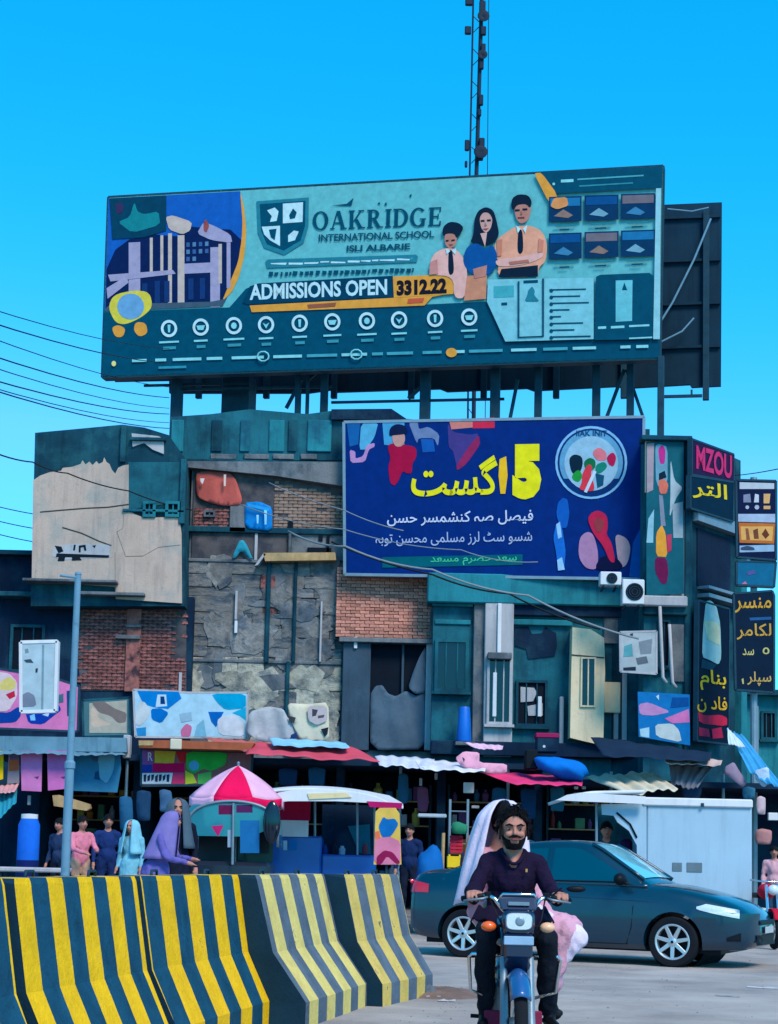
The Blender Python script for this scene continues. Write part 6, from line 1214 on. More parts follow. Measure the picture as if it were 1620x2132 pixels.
# ---------------------------------------------------------------- the rider
rd = thing('person', 'man in a dark purple kurta riding the motorcycle', 'person', (BX + .005, BY + .62, 0), 0, world=False)
HC = (.0, -.055, 1.392)
pr0 = head_prims(HC, 1.02, 0) + [('c', (0, -.01, 1.31), (0, .005, 1.24), .054, .06, 0), ('c', (0, -.03, 1.25), (0, -.075, 1.19), .042, .022, 0)]
pr0 += [('c', (-.122, .03, 1.205), (.122, .03, 1.205), .064, .064, 1), ('c', (-.06, .02, 1.245), (.06, .02, 1.245), .045, .045, 1), ('e', (0, .03, 1.12), (.155, .115, .15), 1), ('e', (0, .07, .98), (.152, .13, .18), 1), ('e', (0, .1, .88), (.17, .16, .12), 1)]
for sg in (-1, 1):
    el = (sg * .236, -.06, 1.03); wr = (sg * .246, -.29, 1.0); g = (sg * .25, -.405, .995)
    pr0 += [('c', (sg * .146, .03, 1.2), el, .058, .05, 1), ('c', el, (sg * .246, -.25, 1.0), .053, .05, 1), ('c', (sg * .246, -.245, 1.0), wr, .032, .028, 0)] + grip_hand(wr, g, sg, 0)
    kn = (sg * .178, -.34, .76); an = (-.16, -.16, .36) if sg < 0 else (.215, -.14, .35)
    pr0 += [('c', (sg * .1, .08, .84), kn, .095, .068, 2), ('c', kn, an, .066, .055, 2), ('c', (an[0], an[1], an[2] - .02), (an[0] + sg * .01, an[1] - .0, an[2] - .07), .04, .035, 3), ('c', (an[0], an[1] + .02, an[2] - .075), (an[0] + sg * .03, an[1] - .17, an[2] - .10), .036, .03, 3)]
flesh('body', pr0, [m_skin, m_kurta, m_trouser, m_shoe], rd, .0068, 4, .013)
face(rd, HC, 1.02); hair_cap(rd, Vector(HC) + Vector((0, .004, .008)), 1.03, low=-.05, fringe=.078, thick=.014, tufts=700)
for sg in (-1, 1):
    MB().grid(lambda u, v, sg=sg: Vector(HC) + Vector((sg * (.083 + .003 * v), -.045 + .05 * u - .012 * v, .05 - .105 * v)), 4, 8).build('sideburn', m_hair, rd, smooth=True, solid=.01, fix=False)
col_ = MB(); col_.tube([(math.cos(a) * .066, -.008 + math.sin(a) * .066 - .035 * max(0, -math.sin(a)), 1.262 - .07 * max(0, -math.sin(a)) ** 2) for a in [R(x) for x in range(0, 361, 20)]], .011, 8); col_.build('collar', m_kurta, rd, smooth=True)
MB().box(.07, -.105, 1.145, .082, -.1, 1.165).build('chest_emblem', ink(190, 150, 90), rd)
# kurta skirt over the lap
def skirt(u, v):
    a = R(195 + 150 * u); return (math.cos(a) * (.21 + .05 * v), .05 + math.sin(a) * (.17 + .26 * v) * (.6 + .4 * abs(math.sin(a))), .93 - .10 * v - .03 * v * math.cos((u - .5) * 9) + .012 * math.sin(u * 34))
MB().grid(skirt, 28, 8).build('kurta_skirt', m_kurta, rd, smooth=True, solid=.01, fix=False)

# ---------------------------------------------------------------- the pillion, sitting sideways
pi = thing('person', 'woman in a white shawl and pink clothes sitting sideways behind the rider', 'person', (BX - .035, BY + 1.05, 0), 0, world=False)
PC = (.03, 0, 1.455)
pp = head_prims(PC, .96, 0) + [('c', (.0, .02, 1.37), (-.02, .04, 1.28), .05, .055, 0), ('c', (-.12, .05, 1.23), (.11, .05, 1.23), .07, .07, 1), ('e', (-.01, .05, 1.1), (.15, .12, .2), 1), ('e', (-.02, .05, .9), (.19, .17, .14), 1),
      ('c', (-.14, .05, 1.22), (-.17, .0, 1.02), .055, .045, 1), ('c', (-.17, .0, 1.02), (-.1, -.13, .93), .045, .033, 1), ('c', (.12, .05, 1.23), (.22, -.02, 1.02), .06, .05, 1), ('c', (.22, -.02, 1.02), (.27, -.1, .9), .045, .035, 1)]
for dy, dx in ((-.09, .0), (.08, .05)):
    pp += [('c', (.02, .02 + dy, .84), (.37 + dx, -.04 + dy, .79), .115, .10, 1), ('c', (.37 + dx, -.04 + dy, .79), (.30 + dx * .5, -.05 + dy, .46), .10, .055, 1), ('c', (.31 + dx * .5, -.05 + dy, .47), (.275 + dx * .5, -.05 + dy, .33), .062, .04, 1), ('c', (.275 + dx * .5, -.05 + dy, .33), (.35 + dx * .5, -.08 + dy, .27), .034, .03, 2)]
pp += [('e', (-.095, -.14, .93), (.03, .045, .03), 0), ('e', (.28, -.12, .88), (.03, .045, .03), 0)]
for o_ in (-.024, -.008, .008, .024): pp += [('c', (.285 + o_, -.13, .88), (.295 + o_, -.185 + abs(o_) * .4, .865), .009, .007, 0), ('c', (-.095 + o_, -.16, .93), (-.09 + o_, -.205 + abs(o_) * .4, .915), .009, .007, 0)]
pp += [('c', (.18, -.14, .90), (.45, -.12, .745), .06, .085, 3), ('c', (.45, -.12, .745), (.40, -.12, .66), .085, .07, 3), ('c', (.2, -.12, .82), (.38, -.12, .66), .08, .06, 3)]
flesh('body', pp, [m_skin, m_pink, m_shoe, m_lilac], pi, .0085, 4, .02); face(pi, PC, .96, beard=False); hair_cap(pi, Vector(PC) + Vector((0, 0, .006)), .98, low=-.08, fringe=.05)
def shawl(u, v):
    a = R(-62 + 304 * u); k = v; z = 1.595 - .03 * k - .62 * k ** 1.35; rx = .012 + .105 * min(1, k * 4) ** .5 + .115 * k; ry = .012 + .12 * min(1, k * 4) ** .5 + .06 * k
    f_ = 1 + (.07 * math.sin(a * 9 + k * 3) + .04 * math.sin(a * 17 + 5 * k)) * min(1, k * 2); cx_ = .012 - .065 * k
    return (cx_ + rx * math.cos(a) * f_, .015 + .03 * k + ry * math.sin(a) * f_, z + .02 * math.cos(a * 3) * k)
MB().grid(shawl, 52, 22).build('white_shawl', m_lilac, pi, smooth=True, solid=.008, fix=False)
# ---------------------------------------------------------------- awnings and cloths along the shop row
def cloth(r, g, b): return mat('cloth_%d_%d_%d' % (r, g, b), S(r, g, b), .8, .16, 2, .2, 15, grime=.22)
def aw(name, pts, ns, col, label, cat='awning', wav=.05, seed=0, fq=3):
    o = sheet(FK, pts, ns, cloth(*col), name, None, 40, 10, wav * .6, .008, seed, fq * 1.7); return tag(o, label, cat)
aw('red_awning', [(520, 1545), (725, 1550), (792, 1584), (512, 1568)], [.3, .3, 1.6, 1.5], (196, 74, 92), 'faded red cloth awning over the middle shops', wav=.05, seed=1)
aw('red_awning', [(420, 1534), (530, 1544), (560, 1574), (500, 1560)], [.3, .3, 1.2, .9], (176, 92, 88), 'narrow dull red strip of awning beside the timber beam', wav=.03, seed=2)
aw('blue_white_sheet', [(560, 1536), (720, 1546), (728, 1556), (570, 1552)], [.5, .4, 1.2, 1.2], (130, 186, 214), 'pale blue sheet lying on top of the red awning', 'sheet', .03, 3)
aw('white_awning', [(780, 1572), (905, 1580), (900, 1600), (790, 1592)], [.2, .2, 1.6, 1.5], (196, 200, 214), 'greyish white awning right of the red awning', wav=.04, seed=4)
aw('white_awning', [(860, 1580), (1015, 1590), (1010, 1606), (875, 1600)], [.3, .3, 1.8, 1.7], (206, 206, 212), 'second white awning overlapping the first near the pink cloth', wav=.04, seed=5)
aw('magenta_awning', [(990, 1606), (1215, 1618), (1212, 1634), (1075, 1632)], [.2, .2, 1.5, 1.6], (222, 60, 116), 'magenta awning low under the blue tarpaulin bundle', wav=.03, seed=6)
aw('black_awning', [(1230, 1534), (1482, 1566), (1478, 1584), (1255, 1572)], [.3, .3, 1.7, 1.7], (22, 42, 64), 'long black awning below the blue poster', wav=.04, seed=7)
aw('cream_tarpaulin', [(1220, 1614), (1358, 1608), (1412, 1640), (1300, 1652)], [.2, .3, 2.2, 2.4], (206, 196, 172), 'cream tarpaulin roof behind the white kiosk', 'tarpaulin', .08, 8)
aw('tan_strip', [(1368, 1566), (1504, 1584), (1500, 1594), (1388, 1588)], [.8, .8, 1.6, 1.6], (196, 168, 160), 'thin tan cloth strip hanging under the black awning', 'cloth', .03, 9)
aw('grey_plastic_sheet', [(1392, 1592), (1486, 1594), (1452, 1640), (1398, 1632)], [.8, .8, 1.4, 1.3], (110, 112, 122), 'crumpled grey plastic sheet under the tan cloth strip', 'sheet', .08, 10)
aw('sky_blue_tarpaulin', [(1512, 1518), (1548, 1532), (1640, 1650), (1560, 1606)], [.3, .3, 1.8, 1.4], (60, 150, 196), 'sky blue tarpaulin sloping down at the right edge', 'tarpaulin', .06, 11)
aw('pale_sheet', [(1514, 1516), (1530, 1530), (1552, 1556), (1516, 1548)], [.6, .6, 1.0, .9], (190, 206, 214), 'pale sheet on top of the sky blue tarpaulin', 'sheet', .03, 12)
tag(drape(FK, [(1572, 1604), (1600, 1596), (1604, 1630), (1590, 1640), (1574, 1622)], 1.5, cloth(176, 196, 214), 'white_bundle', None, .08, 3), 'white cloth bundle hung beside the sky blue tarpaulin', 'cloth')
tag(drape(FK, [(1510, 1596), (1528, 1586), (1540, 1606), (1556, 1630), (1546, 1640), (1526, 1624), (1508, 1612)], 1.2, cloth(136, 120, 142), 'mauve_cloth', None, .05, 4), 'small mauve cloth hung left of the sky blue tarpaulin', 'cloth')
o = tag(drape(FK, [(948, 1578), (966, 1564), (998, 1566), (998, 1588), (1056, 1590), (1056, 1610), (1008, 1610), (960, 1596)], 1.3, cloth(214, 150, 172), 'pink_cloth', None, .06, 5), 'pink cloth hung over the white awning', 'cloth'); pr(FK, [(962, 1576), (968, 1580), (966, 1588)], 1.4, ink(70, 50, 80), o, 'dark_mark')
aw('pink_white_strip', [(968, 1546), (1048, 1552), (1046, 1560), (990, 1558)], [.6, .6, 1.0, 1.0], (222, 176, 196), 'thin pinkish white strip at the foot of the white pilaster', 'cloth', .02, 13)
# blue tarpaulin bundle
rnd = random.Random(8); mb = MB(); c = FK.pt(1172, 1600, 1.0); mb.ball(c, .56, .4, .22, 26, 16)
for v in mb.v:
    d = v - c; v += Vector((0, 0, -.10 * d.x / .5)) + d * (.1 * math.sin(d.x * 9 + d.y * 5) + .08 * math.sin(d.z * 17 + d.x * 13))
tag(mb.build('blue_tarpaulin_bundle', cloth(0, 108, 196), smooth=True), 'bulky bright blue tarpaulin bundle on the awnings', 'bundle')
tag(MB().pbox(FK, 1094, 1560, 1120, 1602, .5, .9).build('black_box', m_blackp, bevel=.03), 'black box lying between pink cloth and blue bundle', 'box')
o = MB(); o.pbox(FK, 1118, 1534, 1162, 1566, -.1, .4); t = tag(o.build('speaker_box', m_navy, bevel=.02), 'dark box with red top on the ledge of the teal building', 'box'); part(FK, 1116, 1526, 1164, 1536, -.1, .42, cloth(150, 30, 80), t, 'red_lid'); pr(FK, ring(1133, 1554, 3, 3, 8), .41, ink(200, 210, 220), t, 'pale_dot')
bd = FM.pt(966, 1544, .55)
mb = MB(); mb.lathe([(.001, 0), (.17, 0), (.18, .03), (.155, .45), (.13, .78), (.12, .82), (.001, .83)], bd, seg=20); tag(mb.build('blue_water_can', mat('blue_can', S(0, 100, 200), .4, .1, 3, 0), smooth='auto'), 'tall bright blue water can on the ledge left of the white pilaster', 'can')
part(FM, 948, 1544, 990, 1552, 0, .8, m_concrete, tb, 'ledge'); 

# ---------------------------------------------------------------- umbrella
um = thing('market_umbrella', 'red and white market umbrella over the stalls', 'umbrella', (at(496, 1600, 27).x, 27, 0))
UX = at(496, 1600, 27).x; zt_ = at(496, 1594, 27).z; ze = at(496, 1662, 27).z
m_uw = cloth(226, 170, 196); m_ur = cloth(226, 10, 78); RU = .77
for k in range(8):
    a0 = R(-90 - 22.5 + 45 * k)
    def gore(u, v, a0=a0):
        a = a0 + R(45) * u; r_ = RU * v * (1 - .06 * math.sin(math.pi * u) * v); return (UX + r_ * math.cos(a), 27 + r_ * math.sin(a), zt_ - (zt_ - ze) * (.55 * v + .45 * v * v) - .03 * math.sin(math.pi * u) * v)
    MB().grid(gore, 6, 10).build('canopy_panel', m_ur if k in (0, 4) else m_uw, um, smooth=True, solid=.006, fix=False)
    def val(u, v, a0=a0):
        a = a0 + R(45) * u; r_ = RU * (1 - .06 * math.sin(math.pi * u)); return (UX + r_ * math.cos(a), 27 + r_ * math.sin(a), ze - .03 * math.sin(math.pi * u) - .13 * v - .02 * math.sin(u * 12) * v)
    MB().grid(val, 6, 3).build('valance', m_ur if k in (0, 1, 4) else m_uw, um, smooth=True, solid=.006, fix=False)
    MB().tube([(UX, 27, zt_ - .02), (UX + RU * .97 * math.cos(a0), 27 + RU * .97 * math.sin(a0), ze)], .008, 5).build('rib', m_steelhi, um)
MB().tube([(UX, 27, 0), (UX, 27, zt_ + .03)], .02, 8).build('pole', m_steelhi, um); MB().lathe([(.28, 0), (.28, .06), (.05, .12), (.03, .3)], (UX, 27, .004), seg=20).build('base', m_concrete, um, smooth='auto'); MB().ball((UX, 27, zt_ + .04), .025).build('finial', m_steelhi, um)
for x, y in ((458, 1614), (440, 1632), (548, 1618), (440, 1632)): pass

# ---------------------------------------------------------------- auto rickshaw in front of the stalls
FQ = Frame(0, 26, 0)
ar = thing('auto_rickshaw', 'three-wheeled rickshaw with clear curved windscreen and dark body under the umbrella', 'rickshaw', FQ.P(FQ.uw(480, 1800)[0], 0, -.5))
m_clear = mat('smoky_plastic', S(40, 120, 136), .12, .1, 2, 0, coat=.3); m_rk = mat('rickshaw_black', S(12, 26, 46), .4, .15, 2, .05, coat=.3)
u0, u1 = FQ.uw(385, 1700)[0], FQ.uw(580, 1700)[0]; zt2 = FQ.uw(480, 1668)[1]
def hood(u, v):
    a = math.pi * u; x = u0 + .02 + (u1 - u0 - .02) * (.5 - .5 * math.cos(a)); return (x, 26 + 1.1 * v, 1.35 + (zt2 - 1.35) * (math.sin(a) ** .45))
MB().grid(hood, 26, 6).build('hood', m_clear, ar, smooth=True, solid=.012, fix=False)
MB().tube([hood(i / 26, -.01) for i in range(27)], .022, 8).build('hood_frame', m_steelhi, ar, smooth=True)
MB().fbox(FQ, u0 + .06, u1 - .1, .35, 1.12, -1.25, -.05).build('body', m_rk, ar, bevel=.06); MB().fbox(FQ, u0 + .1, u1 - .14, 1.12, zt2 - .22, -1.2, -1.12).build('rear_panel', m_rk, ar)
MB().ppoly(FQ, [(388, 1690), (400, 1676), (470, 1672), (530, 1674), (556, 1690), (552, 1730), (520, 1742), (400, 1740), (386, 1724)], -.03, .0).build('windscreen', m_clear, ar)
MB().tube([FQ.pt(486, 1672, .03), FQ.pt(484, 1800, .03)], .02, 8).build('windscreen_post', m_steelhi, ar)
for x0, y0, x1, y1, c in ((455, 1676, 484, 1696, (110, 30, 76)), (492, 1676, 526, 1692, (90, 40, 90)), (474, 1728, 486, 1764, (150, 176, 200)), (500, 1708, 540, 1776, (30, 110, 170))): pr(FQ, rr(x0, y0, x1, y1), .0, ink(*c), ar, 'sticker')
pr(FQ, [(440, 1720), (466, 1718), (454, 1742)], .0, ink(196, 40, 110), ar, 'sticker')
mb = MB(); c = FQ.pt(566, 1712, .15); mb.ball(c, .13, .06, .32, 20, 14); mb.build('dark_visor', m_darkglass, ar, smooth=True)
def small_wheel(F, px, n, r_, parent, nm='wheel'):
    u = F.uw(px, 1800, n)[0]; o = F.P(u, r_, n); MB().lathe([(.001, -.05), (r_ * .55, -.05), (r_ * .6, -.07), (r_ * .95, -.06), (r_, 0), (r_ * .95, .06), (r_ * .6, .07), (.001, .05)], o, 'Y', 24).build(nm, m_rubber, parent, smooth='auto')
small_wheel(FQ, 400, -.25, .24, ar); small_wheel(FQ, 400, -1.0, .24, ar); small_wheel(FQ, 545, -.6, .24, ar)
# ---- blue food cart with white canopy
FT = Frame(0, 28, 0)
ct = thing('blue_food_cart', 'blue food cart with white curved canopy right of the umbrella', 'cart', FT.P(FT.uw(700, 1800)[0], 0, -.6))
m_cart = mat('cart_blue', S(0, 84, 168), .4, .15, 2, .05, coat=.2, grime=.2)
u0, u1 = FT.uw(562, 1700)[0], FT.uw(838, 1700)[0]; zt3 = FT.uw(690, 1640)[1]; ze3 = FT.uw(690, 1668)[1]
def can(u, v):
    x = u0 + (u1 - u0) * u; b = math.sin(math.pi * min(1, .18 + .9 * u)) ** .5; return (x, 28.1 - 1.5 * (v - .15) + 0 * x, ze3 + (zt3 - ze3) * max(0, b) - .10 * (1 - v) ** 2 - .12 * max(0, u - .75) ** 1 * 1.2 + .02)
sheetc = MB(); sheetc.grid(lambda u, v: (lambda p: (p[0], 26.9 + 1.7 * v, p[2]))(can(u, v)), 24, 8); sheetc.build('canopy', m_white, ct, smooth=True, solid=.03, fix=False)
MB().ppoly(FT, [(560, 1662), (580, 1650), (620, 1643), (690, 1640), (760, 1646), (810, 1656), (838, 1672), (832, 1676), (780, 1672), (700, 1668), (600, 1668), (562, 1672)], 1.02, 1.1).build('canopy_fascia', m_white, ct)
MB().ppoly(FT, [(764, 1668), (838, 1672), (836, 1684), (770, 1680)], 1.1, 1.13).build('canopy_trim', cloth(170, 20, 90), ct); MB().ppoly(FT, [(640, 1652), (720, 1650), (732, 1660), (644, 1664)], 1.1, 1.12).build('canopy_patch', cloth(214, 196, 150), ct)
MB().pbox(FT, 560, 1740, 668, 1900, -1.0, 0).build('body', m_cart, ct, bevel=.03); MB().pbox(FT, 668, 1780, 782, 1900, -1.0, 0).build('counter', m_cart, ct, bevel=.03); MB().pbox(FT, 670, 1676, 780, 1780, -1.0, -.94).build('back_panel', m_navy, ct)
MB().pbox(FT, 576, 1664, 646, 1708, -.04, .02).build('red_panel', cloth(176, 16, 62), ct); MB().pbox(FT, 582, 1708, 642, 1742, -.04, .03).build('white_panel', m_white, ct)
for px in (564, 656, 744, 780): MB().tube([FT.pt(px, 1662, -.05), FT.pt(px, 1780, -.05)], .018, 8).build('canopy_post', m_steelhi, ct)
pr(FT, rr(590, 1750, 598, 1770), .01, ink(170, 206, 230), ct, 'sticker'); pr(FT, rr(602, 1748, 618, 1770), .01, ink(20, 120, 196), ct, 'sticker'); pr(FT, [(724, 1720), (770, 1716), (772, 1778), (748, 1776)], -.9, ink(30, 110, 130), ct, 'sticker')
for px in (590, 740): small_wheel(FT, px, .02, .3, ct)
for i, (px, c, h_) in enumerate(((676, (20, 60, 130), .16), (694, (30, 30, 50), .2), (712, (150, 170, 190), .14), (760, (120, 60, 70), .18))):
    p = FT.pt(px, 1779, -.3); mb = MB(); mb.lathe([(.001, 0), (.05, 0), (.055, h_ * .6), (.03, h_ * .85), (.03, h_), (.001, h_)], p, seg=14)
    tag(mb.build('jar', cloth(*c), smooth='auto'), ('blue', 'black', 'pale grey', 'dull red')[i] + ' jar on the counter of the blue food cart', 'jar')
# standing tall banner at the right end of the cart
t = sign(Frame(0, 25.5), [(782, 1690), (790, 1682), (824, 1682), (832, 1694), (836, 1800), (778, 1800)], .1, (232, 190, 90), 'standing_banner', 'tall yellow and pink standee with a blue shape beside the cart', 'standee', .05)
G5 = Frame(0, 25.5)
for pts, c in (([(788, 1720), (798, 1700), (806, 1706), (822, 1704), (830, 1716), (818, 1736), (806, 1748), (794, 1740)], (20, 110, 180)), ([(782, 1736), (796, 1744), (812, 1742), (834, 1752), (834, 1800), (778, 1800)], (224, 130, 160)), ([(784, 1784), (800, 1770), (818, 1774), (834, 1796), (826, 1800), (806, 1782), (794, 1800), (784, 1800)], (150, 30, 80)), ([(780, 1732), (790, 1730), (792, 1746), (782, 1748)], (236, 120, 80))): pr(G5, pts, .106, ink(*c), t)
MB().tube([G5.P(G5.uw(806, 1750)[0], 0, .03), G5.P(G5.uw(806, 1750)[0], G5.uw(806, 1700)[1], .03)], .02, 8).build('stand_pole', m_steel, t); MB().box(G5.uw(806, 1750)[0] - .25, 25.2, .004, G5.uw(806, 1750)[0] + .25, 25.6, .04).build('foot_plate', m_steel, t)

# ---------------------------------------------------------------- white kiosk behind the car
FV = Frame(0, 27, 0)
kz_ = thing('white_kiosk', 'boxy white kiosk van with raised side flap behind the car', 'kiosk', FV.P(FV.uw(1455, 1800)[0], 0, -.8))
m_kio = mat('kiosk_white', S(150, 180, 198), .5, .07, 1, .05, 40, streak=.16)
MB().pbox(FV, 1346, 1676, 1566, 1905, -1.7, 0).build('box_body', m_kio, kz_, bevel=.025); MB().pbox(FV, 1338, 1662, 1568, 1680, -1.75, .05).build('roof_edge', m_white, kz_, bevel=.02)
def flap(u, v):
    a = FV.pt(1160, 1664, .15); b = FV.pt(1342, 1660, .15); p = a.lerp(b, u); k = math.sin(min(1, u * 2.2) * math.pi / 2); return (p.x, p.y + 1.5 * v, p.z + .12 * k - .03)
MB().grid(flap, 18, 6).build('roof_flap', m_white, kz_, smooth=True, solid=.05, fix=False)
MB().ppoly(FV, [(1252, 1674), (1346, 1674), (1346, 1905), (1330, 1905), (1326, 1760), (1310, 1730), (1286, 1712), (1278, 1698), (1254, 1696)], -.04, .02).build('side_panel', m_kio, kz_)
MB().ppoly(FV, [(1158, 1666), (1180, 1655), (1210, 1650), (1344, 1658), (1344, 1674), (1200, 1668)], .15, .22).build('flap_fascia', m_white, kz_)
MB().tube([FV.pt(1284, 1692, .03), FV.pt(1312, 1716, .03), FV.pt(1326, 1744, .03)], .016, 6).build('flap_stay', m_blackp, kz_, smooth=True); MB().pbox(FV, 1240, 1680, 1330, 1905, -1.7, -1.6).build('inner_wall', m_teal, kz_)
MB().pbox(FV, 1240, 1790, 1330, 1905, -1.5, -.2).build('counter', m_tealdk, kz_, bevel=.02); MB().pbox(FV, 1294, 1746, 1318, 1786, -.6, -.4).build('dark_gas_bottle', cloth(50, 20, 60), kz_, bevel=.05)
for q in ((1400, 1796, 1420, 1814), (1430, 1796, 1462, 1816)): part(FV, *q, .0, .012, mat('worn_grey_mark', S(96, 116, 126), .7), kz_, 'vent_cover', .004)
MB().pbox(FV, 1460, 1672, 1466, 1680, .04, .07).build('latch', m_steel, kz_)
MB().tube([FV.pt(1242, 1672, -.1), FV.pt(1242, 1800, -.1)], .02, 8).build('flap_post', m_steelhi, kz_)
for px in (1392, 1520): small_wheel(FV, px, -.1, .3, kz_)

# ---------------------------------------------------------------- people at the stalls
def cl(*c): return mat('garment_%d_%d_%d' % c, S(*c), .85, .15, 5, .25, 16)
def person(label, px, Y, topy, top, bottom, rz=0, shoe=(30, 26, 28), hood=None, dress=False, hair=True, reach=0, lean=0.0, z0=0.0, skin=None, hgt=None):
    s_ = FPX / Y; x = at(px, 1800, Y).x; H = hgt or (at(px, topy, Y).z - z0); k = H / 1.72
    t = thing('person', label, 'person', (x, Y, z0), R(rz), world=False); P = lambda a, b, c: (a * k + 0, (b - lean * max(0, c - .9)) * k, c * k)
    hc = P(0, -.02, 1.60); q = head_prims(hc, k, 0) + [('c', P(0, 0, 1.52), P(0, .01, 1.42), .05 * k, .06 * k, 0), ('c', P(-.15, .01, 1.38), P(.15, .01, 1.38), .07 * k, .07 * k, 1), ('e', P(0, .01, 1.24), (.17 * k, .12 * k, .2 * k), 1), ('e', P(0, .02, 1.02), (.165 * k, .13 * k, .18 * k), 1)]
    for sg in (-1, 1):
        if reach: el, wr = P(sg * .22, -.14, 1.14), P(sg * .12, -.38, 1.10 + .02 * sg)
        else: el, wr = P(sg * .23, .03, 1.12), P(sg * .24, -.06, .90)
        q += [('c', P(sg * .185, .01, 1.37), el, .06 * k, .048 * k, 1), ('c', el, wr, .048 * k, .036 * k, 1)]
        d = (Vector(wr) - Vector(el)).normalized(); w_ = Vector(wr); q.append(('c', w_, w_ + d * .08 * k, .028 * k, .03 * k, 0))
        for o_ in (-.024, -.008, .008, .024): b0 = w_ + d * .09 * k + Vector((o_ * k, 0, 0)); q += [('c', b0, b0 + d * (.075 - abs(o_)) * k + Vector((0, -.012 * k, -.006)), .0095 * k, .008 * k, 0)]
        q.append(('c', w_ + d * .03 * k, w_ + d * .08 * k + Vector((-sg * .045 * k, -.02 * k, 0)), .012 * k, .009 * k, 0))
        hip, kn, an = P(sg * .09, .02, .92), P(sg * .1, -.01, .5), P(sg * .1, .03, .09)
        q += [('c', hip, kn, .1 * k, .07 * k, 2), ('c', kn, an, .068 * k, .05 * k, 2), ('c', (an[0], an[1] + .02, .05 * k), (an[0] + sg * .02, an[1] - .15 * k, .04 * k), .042 * k, .035 * k, 3)]
    if dress: q += [('c', P(0, .02, .95), P(0, .02, .5), .19 * k, .23 * k, 1)]
    flesh('body', q, [skin or m_skin, cl(*top), cl(*bottom), cl(*shoe)], t, .017, 3, .016)
    face(t, hc, k, beard=False)
    if hair and not hood: hair_cap(t, hc, k * 1.02)
    if hood:
        def sh(u, v):
            a = R(-70 + 320 * u) + R(0); zz = 1.735 - .62 * v ** 1.2; r_ = .02 + .11 * min(1, v * 5) ** .5 + .13 * max(0, v - .25); f_ = 1 + .05 * math.sin(a * 6) * v
            p = P(r_ * math.cos(a + R(0)) * 1.05 * f_, 0, zz); return (p[0], p[1] + (.01 + r_ * math.sin(a) * f_) * k, p[2])
        MB().grid(sh, 36, 14).build('head_scarf', cl(*hood), t, smooth=True, solid=.008, fix=False)
    return t
PV = .13
for i, (px, Y, ty, a_, b_, rz_, lab) in enumerate(((430, 33, 1712, (30, 70, 90), (20, 40, 60), 20, 'man in dark teal behind the rickshaw, left of its post'), (852, 33, 1716, (20, 40, 80), (20, 30, 50), -15, 'man in navy standing in the shop right of the standee'), (700, 31, 1712, (40, 90, 120), (20, 40, 60), 5, 'vendor in dull blue behind the counter of the cart'), (1090, 34, 1718, (16, 60, 84), (14, 34, 54), 0, 'shopper in dark teal behind the roof of the car'))): person(lab, px, Y, ty, a_, b_, rz_, z0=PV)
person('man in pink shirt and tan trousers standing behind the barriers left', 168, 30.5, 1700, (206, 120, 140), (176, 140, 120), 35, reach=1, z0=PV)
person('woman in lilac blue shawl reaching right, nearest to the barriers', 325, 23, 1690, (96, 90, 160), (70, 100, 170), 80, hood=(118, 108, 168), dress=True, reach=1, lean=.25)
person('woman in black with pale headscarf ring beside the rickshaw', 366, 25, 1664, (16, 22, 40), (16, 22, 40), 10, hood=(70, 90, 104), dress=True)
person('figure in pale teal robe between the lilac woman and the pole', 272, 30, 1708, (110, 176, 196), (90, 150, 176), -20, hood=(120, 186, 204), dress=True, z0=PV)
person('person in dark blue with white collar in the shade of the shop', 222, 31.5, 1696, (24, 48, 100), (20, 40, 84), 15, z0=PV)
person('man in dark clothes behind the pole near the blue drum', 122, 32, 1704, (36, 56, 90), (20, 30, 50), -30, z0=PV)
person('person in orange cap behind the boot of the car', 990, 27.5, 1736, (30, 50, 80), (20, 30, 50), 5, hood=(236, 130, 70))
person('person in pink top at the far right edge behind the kiosk', 1612, 31, 1762, (196, 150, 160), (40, 60, 90), -10, z0=PV)
person('shopkeeper in dark teal standing inside the kiosk opening', 1262, 27.9, 1712, (20, 70, 90), (20, 40, 60), 0)

# ---------------------------------------------------------------- goods and clutter
def drum(px, Y, y0, y1, r_, top, bot, label):
    x = at(px, y0, Y).x; zt = at(px, y0, Y).z; t = thing('water_drum', label, 'drum', (x, Y, PV))
    MB().lathe([(.001, PV), (r_ * .95, PV), (r_, PV + .05), (r_, zt * .55), (r_ * .98, zt * .56)], (x, Y, 0), seg=24).build('lower_barrel', cloth(*bot), t, smooth='auto'); MB().lathe([(r_ * .98, zt * .56), (r_ * .96, zt - .2), (r_ * .7, zt - .08)], (x, Y, 0), seg=24, cap=False).build('upper_barrel', cloth(*top), t, smooth='auto')
    MB().lathe([(r_ * .74, zt - .09), (r_ * .74, zt - .01), (.001, zt)], (x, Y, 0), seg=24).build('lid', m_white, t, smooth='auto')
drum(62, 31, 1694, 1812, .2, (20, 96, 196), (10, 30, 90), 'blue water drum with white lid left of the street pole')
t = thing('white_bench', 'long pale bench platform behind the barriers at the far left', 'bench', (at(60, 1800, 29.8).x, 29.8, PV)); GB = Frame(0, 29.8)
MB().pbox(GB, -20, 1806, 138, 1816, -.5, .1).build('top', m_greywhite, t, bevel=.02)
for px in (0, 128):
    for n_ in (-.42, .02): u = GB.uw(px, 1810)[0]; MB().fbox(GB, u - .03, u + .03, PV, GB.uw(px, 1816)[1], n_ - .05, n_).build('leg', m_steel, t)
aw('teal_awning', [(-14, 1646), (36, 1640), (34, 1668), (-14, 1716)], [.8, .6, 1.6, 1.8], (40, 140, 160), 'small teal awning cloth at the left edge', wav=.04, seed=21)
aw('pink_awning', [(-14, 1636), (40, 1632), (30, 1648), (-14, 1652)], [.6, .5, 1.3, 1.4], (214, 150, 150), 'pale pink awning strip above the small teal awning', wav=.03, seed=22)
